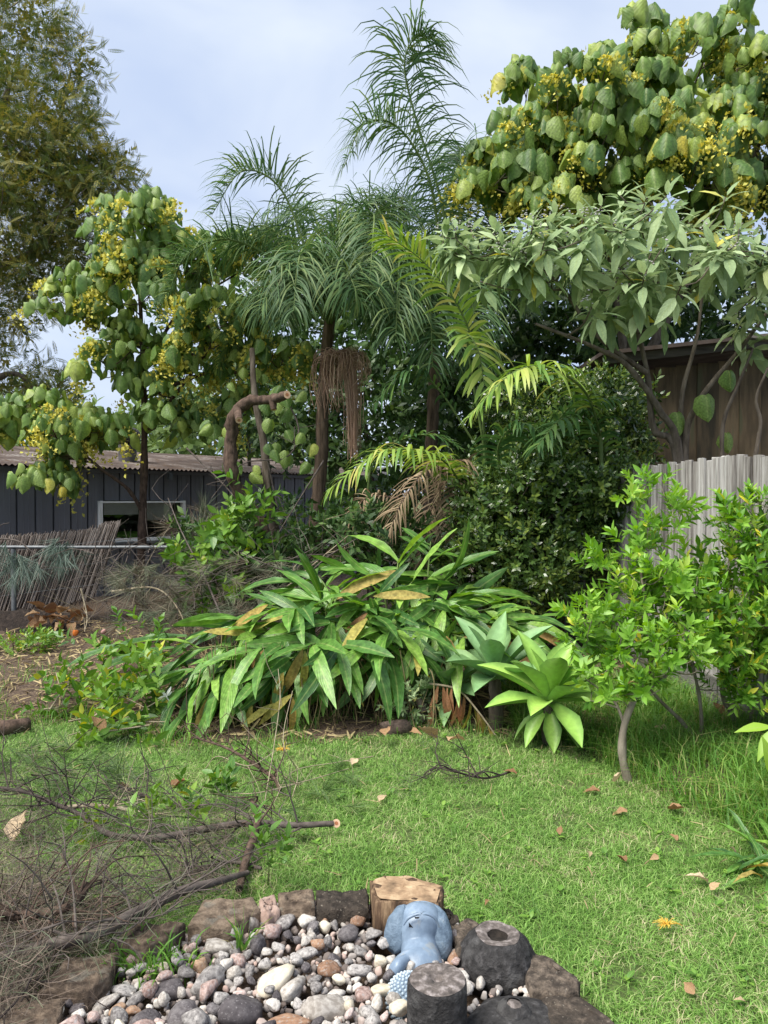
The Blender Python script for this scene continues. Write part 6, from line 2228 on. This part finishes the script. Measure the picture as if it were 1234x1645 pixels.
# thin grey twig tangle
bb = B()
for k_ in range(260):
    p0 = P(rg.uniform(150, 520), rg.uniform(880, 1010), rg.uniform(6.7, 8.4)); p0[2] = max(p0[2], .03)
    e_ = p0 + rg.normal(size=3) * np.array((.3, .2, .22)); e_[2] = max(e_[2], .03)
    bb.tube(spl([p0, (p0 + e_) / 2 + rg.normal(size=3) * .05, e_], 5), (rg.uniform(.002, .006), .0015), 4)
o = bb.build('twig_tangle', M['twig'], None, kind='stuff'); tag(o, 'tangle of thin grey dead twigs behind the ginger clump', 'twigs')

# bits on the soil at the left
bb = B(); bb.box(G(85, 1026, .03), (.55, .12, .05)); solo(bb, 'concrete_edging', M['plinth'], 'short pale concrete edging piece on the soil near the brush panel', 'edging')
M['orange'] = noise_mat('orange_fruit', [(.3, (.55, .13, .02)), (.7, (.68, .22, .05))], 8, (1, 1, 1), .5, .1)
M['pinkf'] = noise_mat('pink_fruit', [(.3, (.5, .25, .22)), (.7, (.62, .4, .36))], 8, (1, 1, 1), .6, .1)
rock(P(121, 1016, 8.2), .04, (1, 1.2, 1.5), 0, M['orange'], 'small bright orange fallen fruit near the concrete edging', 511, 'fallen_fruit', 'fruit')
rock(P(167, 1014, 8.2), .035, (1, 1.2, 1.4), 0, M['pinkf'], 'small pink fallen fruit near the orange one', 512, 'fallen_fruit', 'fruit')
lg_ = B(); lg_.tube(spl([G(-60, 1172, .05), G(0, 1170, .06), G(46, 1164, .05)], 10), (.055, .05), 12, cap=True, rough=.05)
solo(lg_, 'fallen_log', M['bark_red'], 'dark log lying at the left edge where lawn meets soil', 'log')
lg_ = B(); lg_.tube(spl([P(-30, 1046, 7.7), P(35, 1044, 7.7)], 6), (.022, .018), 8, cap=True)
solo(lg_, 'fallen_stick', M['twig_pale'], 'straight pale stick on the soil at the left edge', 'stick')
CURL = leaf_t(1, .8, [.5, .9, 1, .8, .4], 4, .5, .3, .08)
CURLM = {k_: [tmesh(leaf_t(1, w_, pr, 5, fo, dr, .08), 'leaf', M[k_]) for w_, pr, fo, dr in ((.7, [.2, .8, 1, .8, .4, .03], .5, .3), (.8, [.35, .9, 1, .75, .3, .03], .8, -.25), (.55, [.2, .9, 1, .7, .4, .05], .6, .4))] for k_ in ('drygrassleaf', 'paleleaf')}
rgl = np.random.default_rng(170)
for k_ in range(26):
    px, py = rgl.uniform(50, 140), rgl.uniform(975, 1002)
    c_ = P(px, py, rgl.uniform(8.2, 8.6)); c_[2] = max(c_[2], .1)
    o = obj('dry_leaf', CURLM['drygrassleaf'][k_ % 3], None, M=m4(eul(rgl.normal() * .5, rgl.normal() * .5, rgl.uniform(0, 6.3)) * rgl.uniform(.12, .22), c_))
    tag(o, 'curled brown leaf in the dry leaf heap below the brush panel', 'leaf', 'dry leaf heap below the brush panel')
# dark mulch heap there
bb = B()
xs = np.linspace(-5.2, -3.2, 30); ys = np.linspace(8.3, 9.3, 12)
YY, XX = np.meshgrid(ys, xs, indexing='ij')
hz = .3 * np.exp(-((YY - 8.85) / .3) ** 2) * (1 - sm(-3.7, -3.2, XX)) + rgl.normal(size=XX.shape) * .02
bb.grid(np.stack([XX, YY, hz], -1))
M['mulch'] = noise_mat('dark_mulch', [(.3, (.012, .010, .009)), (.6, (.04, .03, .025)), (.8, (.13, .10, .08))], 22, (1, 1, 1), 1, 1, dist=.05)
o = bb.build('mulch_heap', M['mulch'], None, kind='stuff'); tag(o, 'dark mulch heap at the foot of the brush panel', 'mulch')
hedge_tree('low_weed', 'low leafy weed on the soil at the left edge', 'plant', [(40, 1040, 7.6, .25, 60, .4), (70, 1030, 7.7, .2, 40, .4), (15, 1060, 7.4, .2, 40, .4)], P(40, 1065, 7.6) * np.array((1, 1, 0)), 171, SPR_L, M['cutleaf'], nbr=8, s=(.5, 1.0), tint=(0, .5))

# ------------------------------------------------------------------ cut green prunings left of the ginger
for i, (lab, paths) in enumerate((
        ('pruned branch with glossy green leaves nearest the log', [[(70, 1170, 5.5), (100, 1130, 5.6), (90, 1080, 5.9)], [(80, 1160, 5.5), (110, 1100, 5.7), (150, 1080, 5.9)]]),
        ('pruned branch with yellowing leaves in the middle of the cut heap', [[(110, 1190, 5.2), (160, 1150, 5.4), (230, 1110, 5.6)], [(150, 1160, 5.3), (190, 1120, 5.5), (240, 1140, 5.4)]]),
        ('pruned leafy branch lying against the ginger leaves', [[(190, 1170, 5.2), (230, 1140, 5.3), (280, 1110, 5.4)], [(170, 1140, 5.4), (220, 1090, 5.6), (270, 1060, 5.7)], [(200, 1165, 5.2), (240, 1160, 5.2), (265, 1165, 5.2)]]),
        ('pruned leafy branch at the back of the cut heap', [[(150, 1090, 6.0), (200, 1060, 6.2), (260, 1040, 6.3)], [(120, 1070, 6.2), (170, 1050, 6.4), (230, 1030, 6.4)]]),
        ('pruned branch tip spilling onto the lawn edge', [[(190, 1175, 5.15), (140, 1185, 5.0), (110, 1198, 4.9)], [(240, 1165, 5.1), (180, 1185, 5.0), (150, 1190, 4.95)]]))):
    q = []
    for pth in paths:
        w_ = PP(*pth)
        for p_ in w_:
            p_[2] = max(p_[2], .08)
        q.append(w_)
    leafy_branch('pruned_branch', lab, 'branch', q, 180 + i, SPR_V, M['cutleaf'], 22, (.5, .85), (.007, .003), 'twig_pale', .09, (0, .62))
# large flat strap leaves lying in the heap
for k_, (px, py, dd, dx, dy, sz, dry) in enumerate(((300, 1022, 6.4, -1, .1, .75, 0), (215, 1035, 6.2, -.9, -.3, .55, 0), (330, 1060, 5.8, -.95, -.2, .6, 0), (260, 1085, 5.8, -1, -.2, .5, 0), (280, 1040, 6.1, -.8, -.5, .6, 0), (240, 1150, 5.2, -.8, -.45, .4, 0), (230, 1165, 5.1, -.9, -.3, .4, 0), (310, 1075, 5.6, -.9, -.4, .5, 0))):
    c_ = P(px, py, dd); c_[2] = max(c_[2], .1)
    o = obj('cut_strap_leaf', GINM[k_ % 4], None, M=m4(frames(np.array([[dx, dy, -.05]]), np.array([[.1, -.3, 1.0]]))[0] * sz, c_))
    tag(o, ['longest cut ginger leaf lying at the back of the heap', 'cut strap leaf at the far left of the heap', 'cut strap leaf just left of the ginger clump', 'cut strap leaf in the middle of the pruned heap', 'cut strap leaf behind the middle one', 'upper cut strap leaf at the lawn edge', 'lower cut strap leaf at the lawn edge', 'cut strap leaf under the overhanging ginger leaves'][k_], 'leaf')

# ------------------------------------------------------------------ fallen branches and needle heap at the lower left
def ground_px(px, py, z):
    g_ = G(px, py, z)
    return g_


def fallen(label, pix, r, mat, seed, twigs=10, tl=(.15, .4), cut=False, needles=0, nmat='needle', tz=.05, tw_r=.0055):
    rg_ = np.random.default_rng(seed)
    q = [ground_px(*p_) for p_ in pix]
    cv = spl(q, 30)
    t = thing('fallen_branch', label, 'branch', cv[len(cv) // 2] * np.array((1, 1, 0)))
    b_ = B(); b_.tube(cv, r, 9, rough=.05)
    tips_ = []
    for k_ in range(twigs):
        j_ = int(rg_.integers(4, 28))
        a = cv[j_]
        d_ = nrm(np.gradient(cv, axis=0)[j_]) * rg_.uniform(.3, 1) * (1 if rg_.uniform() < .8 else -1) + np.array((rg_.normal() * .6, rg_.normal() * .6, abs(rg_.normal()) * .35))
        d_ = nrm(d_) * rg_.uniform(*tl)
        e_ = a + d_
        e_[2] = max(e_[2], .02)
        m_ = (a + e_) / 2 + rg_.normal(size=3) * .03
        tw = spl([a, m_, e_], 7)
        b_.tube(tw, (tw_r, .0012), 5)
        for _ in range(3):
            s0 = tw[int(rg_.integers(2, 7))]
            e2 = s0 + d_ * .35 + rg_.normal(size=3) * .07
            e2[2] = max(e2[2], .015)
            b_.tube(spl([s0, (s0 + e2) / 2 + rg_.normal(size=3) * .01, e2], 4), (.003, .0012), 4)
            tips_.append(e2)
        tips_.append(e_)
    b_.build('wood', M[mat], t)
    if cut:
        d0 = nrm(cv[0] - cv[1])
        r0 = r[0] if np.ndim(r) else r
        cut_end(t, cv[0] + d0 * .012, nrm(d0 * .5 + np.array((-.1, -.75, .45))), r0 * 1.5)
    if needles and tips_:
        tips_ = np.array(tips_)
        n_ = needles
        pts_ = tips_[rg_.integers(0, len(tips_), n_)] + rg_.normal(size=(n_, 3)) * .04
        pts_[:, 2] = np.maximum(pts_[:, 2], .03)
        d_ = rnd_dirs(n_, rg_) * np.array((1, 1, .3))
        v_ = rg_.integers(0, 4, n_)
        Rm = scaled(frames(d_, rnd_dirs(n_, rg_)), rg_.uniform(.35, .7, n_))
        nb_ = B()
        for k_ in range(4):
            nb_.inst(WISP[k_], Rm[v_ == k_], pts_[v_ == k_], rg_.uniform(0, .69, (v_ == k_).sum()))
        nb_.build('needles', M[nmat], t, kind='stuff')
    return t


fallen('long grey fallen branch with an orange cut end pointing right', [(536, 1323, .07), (470, 1326, .08), (400, 1322, .09), (330, 1332, .09), (260, 1345, .08), (195, 1345, .08)], (.013, .015, .016, .014), 'twig', 191, 12, (.15, .4), True, 10)
fallen('dark forked dead branch spreading left from the long branch', [(200, 1347, .09), (165, 1335, .10), (125, 1307, .12), (85, 1290, .13), (40, 1272, .12), (-15, 1262, .10)], (.014, .010, .005), 'twig_dark', 192, 22, (.15, .45), False, 12, tw_r=.005)
fallen('thick reddish stick standing out of the branch pile beside the stone bed', [(384, 1428, .05), (396, 1378, .07), (408, 1345, .09), (413, 1315, .11), (404, 1285, .13)], (.016, .018, .012), 'bark_red', 193, 5, (.1, .25))
fallen('thick pale brown branch lying over the corner of the edging blocks', [(398, 1402, .10), (350, 1416, .14), (290, 1432, .17), (220, 1466, .19), (150, 1500, .19), (70, 1520, .17), (-20, 1545, .14)], (.010, .016, .021, .02, .018), 'twig', 194, 20, (.15, .4), False, 26, tw_r=.005)
fallen('reddish bent branch reaching toward the ginger clump', [(450, 1270, .03), (440, 1250, .07), (400, 1222, .12), (360, 1200, .14), (310, 1184, .10)], (.011, .010, .005), 'bark_red', 195, 14, (.15, .35))
fallen('brown branch with torn reddish wood at the left edge', [(-30, 1474, .18), (40, 1470, .2), (100, 1460, .21), (130, 1440, .22), (140, 1420, .24)], (.014, .016, .012), 'bark_red', 196, 16, (.12, .35), False, 40, tw_r=.005)
fallen('short pale broken stick among the dark twigs', [(106, 1297, .10), (150, 1294, .10), (200, 1300, .09), (260, 1315, .07)], (.011, .011, .008), 'twig_pale', 197, 6, (.1, .25))
fallen('forked dead twigs lying in the middle of the left lawn', [(330, 1300, .04), (270, 1290, .06), (210, 1270, .07), (170, 1255, .05)], (.007, .006, .003), 'twig_dark', 198, 10, (.12, .3), False, 12)
fallen('small dead needle branch lying on the lawn before the agaves', [(820, 1240, .04), (780, 1250, .05), (730, 1240, .05), (690, 1230, .03)], (.006, .005, .002), 'twig_dark', 199, 9, (.12, .25), False, 14)
fallen('thin dead branch in the grass left of the stump', [(420, 1395, .03), (370, 1385, .05), (320, 1400, .06), (260, 1425, .06)], (.008, .006, .003), 'twig', 201, 14, (.1, .3), False, 20)
# pale thin vine strands
for i, pth in enumerate(([(425, 1290, .03), (440, 1200, .25), (450, 1120, .45), (447, 1075, .5)], [(470, 1280, .03), (478, 1240, .12), (455, 1190, .3), (470, 1110, .42)], [(560, 1235, .03), (490, 1255, .10), (400, 1275, .12), (330, 1262, .05)], [(600, 1215, .03), (540, 1225, .06), (470, 1240, .08), (440, 1290, .05)], [(330, 1235, .03), (350, 1215, .12), (400, 1230, .18), (445, 1205, .2)])):
    bb = B(); cv = spl([G(*p_) for p_ in pth], 24); bb.tube(cv, (.003, .002), 5)
    for _ in range(4):
        a = cv[int(rg.integers(5, 22))]; e_ = a + rg.normal(size=3) * .1; e_[2] = max(e_[2], .02)
        bb.tube(spl([a, (a + e_) / 2 + rg.normal(size=3) * .02, e_], 5), (.0018, .001), 4)
    solo(bb, 'vine_strand', M['twig_pale'], ['pale vine strand hanging from the ginger leaves to the lawn', 'pale vine strand looping right of the hanging one', 'longest pale vine strand lying across the lawn', 'pale vine strand reaching furthest right on the lawn', 'short pale vine strand arched over the reddish branch'][i], 'vine')


def heap_sampler(g):
    while True:
        px, py = g.uniform(-40, 470), g.uniform(1215, 1645)
        lim = 470 - .75 * max(py - 1330, 0) if py > 1330 else 300 + 1.3 * (py - 1215)
        if px > lim:
            continue
        w = .04 + .35 * (py > 1385) + .8 * (py > 1430 and px < 200) + .25 * (px < 90) + .25 * (abs(py - 1330) < 25)
        if py > 1425 and px > max(330 - 2.1 * (py - 1425), 70 if py < 1600 else 40):
            continue
        if g.uniform() > w:
            continue
        hh = .03 + .07 * g.uniform() + (.08 if py > 1400 and px < 200 else 0) * g.uniform()
        return G(px, py, hh)


needle_mass(85, 210, heap_sampler, M['needle'], 'needle_heap', 'heap of grey-brown cut needle foliage at the lower left', 'foliage', (.5, 1.0), T=WISP, down=0)
M['needle_br'] = leaf_mat('brown_needle', [(0, (.045, .033, .027)), (.5, (.10, .077, .062)), (1, (.18, .145, .115))], .9, .1, 0, .1)
needle_mass(330, 211, heap_sampler, M['needle_br'], 'dead_needle_heap', 'dead brown needles mixed into the heap at the lower left', 'foliage', (.45, 1.0), T=WISP, down=0)


def lawn_sampler(px, py):
    return lambda g: G(g.uniform(*px), g.uniform(*py), .03 + .04 * g.uniform())


needle_mass(26, 212, lawn_sampler((0, 200), (1195, 1280)), M['queen'], 'fresh_needle_sprays', 'dark green needle sprays lying on the lawn at the left', 'foliage', (.6, 1.2), down=0)
needle_mass(12, 213, lawn_sampler((440, 560), (1225, 1300)), M['queen'], 'fresh_needle_spray', 'soft green needle spray lying on the lawn before the ginger', 'foliage', (.6, 1.0), down=0)
bb = B()
for k_ in range(130):
    p0 = heap_sampler(rg)
    e_ = p0 + rg.normal(size=3) * np.array((.16, .16, .06)); e_[2] = max(e_[2], .02)
    bb.tube(spl([p0, (p0 + e_) / 2 + rg.normal(size=3) * .025, e_], 5), (rg.uniform(.002, .006), .001), 4)
o = bb.build('heap_twigs', M['twig_dark'], None, kind='stuff'); tag(o, 'fine dark twigs through the heap at the lower left', 'twigs')
# pale green leaf sprays caught in the pile
for i, (lab, pth) in enumerate((('pale green leaf spray lying along the long branch', [(330, 1315, .08), (270, 1312, .1), (220, 1320, .1)]), ('leafy green spray beside the pile nearest the ginger', [(390, 1290, .06), (350, 1275, .1), (300, 1285, .1)]), ('small green leafy shoot beside the reddish stick', [(430, 1420, .02), (432, 1395, .1), (428, 1360, .18)]), ('leafy spray under the dark forked branch', [(190, 1350, .04), (160, 1325, .08), (140, 1320, .08)]))):
    leafy_branch('leaf_spray', lab, 'leaf spray', [[G(*p_) for p_ in pth]], 220 + i, SPR_V, M['cutleaf'], 34, (.35, .6), (.004, .002), 'green_stem', .03, (.3, .64))

# grass tufts growing in the stone bed
for i, (px, py, n_, hgt, lab) in enumerate(((235, 1560, 200, (.06, .15), 'bushy green grass tuft growing at the left of the stone bed'), (388, 1535, 18, (.10, .2), 'thin upright grass stalk growing among the stones'), (152, 1600, 16, (.02, .05), 'tiny green weed by the corner edging block'))):
    c_ = G(px, py, .05)
    sp = .075 if i == 0 else .015
    bb = B()
    for k_ in range(n_):
        b0 = np.array((c_[0] + rg.normal() * sp, c_[1] + rg.normal() * sp * .6, .04))
        a_ = rg.uniform(0, 6.28); h_ = rg.uniform(*hgt); ln = rg.uniform(.2, .9) * h_
        e_ = b0 + np.array((math.cos(a_) * ln, math.sin(a_) * ln, h_ * rg.uniform(.5, 1)))
        cv = spl([b0, b0 * .55 + e_ * .45 + (0, 0, h_ * .25), e_], 6)
        wd = nrm(np.cross(e_ - b0, rg.normal(size=3))) * .0035
        g_ = np.stack([cv - wd * np.array([1, 1, .9, .7, .45, .03])[:, None], cv + wd * np.array([1, 1, .9, .7, .45, .03])[:, None]], 1)
        bb.grid(g_, tint=rg.uniform(0, .8))
    solo(bb, 'grass_tuft', M['longgrass'], lab, 'grass')

# ------------------------------------------------------------------ fallen leaves and yellow flower tufts on the lawn
FLV = [(610, 1288, 15, 'paleleaf', 'curled pale leaf on the lawn below the ginger clump'), (22, 1352, 34, 'paleleaf', 'large pale tan leaf on the needle pile at the left edge'), (297, 1250, 30, 'drygrassleaf', 'large greyish brown leaf on the left lawn'), (195, 1263, 24, 'drygrassleaf', 'reddish brown leaf left of the large greyish one'),
       (987, 1256, 15, 'paleleaf', 'tan leaf in the grass just left of the crooked trunk'), (1008, 1302, 20, 'drygrassleaf', 'brown curled leaf below the crooked trunk'), (944, 1366, 12, 'paleleaf', 'small pale leaf on the middle of the right lawn'), (1006, 1384, 14, 'drygrassleaf', 'small tan leaf right of the middle lawn'), (1137, 1419, 24, 'paleleaf', 'large pale folded leaf on the lawn at the right'), (1142, 1432, 14, 'drygrassleaf', 'orange brown leaf tucked under the large pale one'),
       (1117, 1592, 16, 'drygrassleaf', 'orange tan leaf at the lower right of the lawn'), (1197, 1606, 13, 'paleleaf', 'small greyish leaf near the bottom right corner'), (620, 1198, 20, 'drygrassleaf', 'rust leaf at the lawn edge under the ginger'), (700, 1203, 26, 'drygrassleaf', 'rust leaves heap below the withered stem, left piece'), (722, 1207, 26, 'drygrassleaf', 'rust leaves heap below the withered stem, right piece'), (963, 1270, 18, 'drygrassleaf', 'brown leaf among litter before the bright agave'), (1073, 1298, 18, 'drygrassleaf', 'reddish leaf at the edge of the long grass'),
       (1088, 1350, 14, 'drygrassleaf', 'dry leaf at the long grass edge below the reddish one'), (1058, 1376, 11, 'drygrassleaf', 'tiny brown leaf on the lawn near the long grass'), (566, 1231, 13, 'paleleaf', 'yellowish leaf on the lawn below the ginger'), (660, 1192, 15, 'drygrassleaf', 'brown leaf under the ginger near the dark rock'), (1030, 1145, 18, 'drygrassleaf', 'orange brown leaf lodged behind the crooked trunk'), (1160, 1188, 16, 'drygrassleaf', 'brown leaf in the long grass between the shrub trunks'), (1072, 1205, 14, 'paleleaf', 'tan leaf upright in the long grass'),
       (830, 1245, 14, 'drygrassleaf', 'brown leaf caught in the dead needle branch'), (165, 1190, 22, 'drygrassleaf', 'brown strip of bark at the left lawn edge'), (250, 1192, 12, 'paleleaf', 'small yellow leaf at the left lawn edge'), (1183, 1375, 14, 'paleleaf', 'pale leaf in the grass at the right edge'), (900, 1340, 10, 'drygrassleaf', 'tiny brown leaf in the middle of the lawn'), (785, 1440, 9, 'drygrassleaf', 'tiny brown leaf right of the sawn stump')]
rgl = np.random.default_rng(230)
for k_, (px, py, sz, mt, lab) in enumerate(FLV):
    c_ = G(px, py, .035)
    c_[2] += float(ground_z(c_[0], c_[1])) + (.06 if py < 1210 or (px > 1000 and py < 1210) else 0)
    me = CURLM[mt][k_ % 3]
    o = obj('fallen_leaf', me, None, M=m4(eul(.35 + rgl.normal() * .3, rgl.normal() * .35, rgl.uniform(0, 6.3)) * (sz * 1.45 * c_[1] / F), c_))
    tag(o, lab, 'leaf')
for i, (px, py, lab) in enumerate(((455, 1206, 'small orange-yellow flower tuft on the lawn before the ginger'), (1072, 1488, 'orange-yellow flower tuft on the right lawn'))):
    c_ = G(px, py, .04)
    bb = B()
    for k_ in range(46):
        d_ = nrm(np.array((rg.normal(), rg.normal(), abs(rg.normal()) * .5))) * rg.uniform(.025, .06)
        d_ = d_ + np.array((.2, -.4, 0)) * d_[1]
        bb.tube(spl([c_, c_ + d_ * .5 + (0, 0, .01), c_ + d_], 4), (.0022, .001), 3, tint=rg.uniform(0, .99))
    M['ytuft'] = M.get('ytuft') or leaf_mat('orange_yellow_petal', [(0, (.5, .28, .03)), (1, (.62, .45, .09))], .6, .2, 0)
    solo(bb, 'flower_tuft', M['ytuft'], lab, 'flower')
# white spider-like flower by the ginger
c_ = P(268, 1118, 5.35)
bb = B()
M['whitep'] = leaf_mat('white_petal', [(0, (.6, .55, .52)), (1, (.72, .68, .66))], .6, .3, 0)
PET = leaf_t(1, .3, None, 3, .2, .3)
nn = 14
bb.inst(PET, scaled(frames(rnd_dirs(nn, rg) + np.array((0, -.6, .1)), rnd_dirs(nn, rg)), rg.uniform(.04, .07, nn)), np.repeat(c_[None], nn, 0))
fo_ = solo(bb, 'white_flower', M['whitep'], 'white ragged flower hanging at the left of the ginger clump', 'flower')
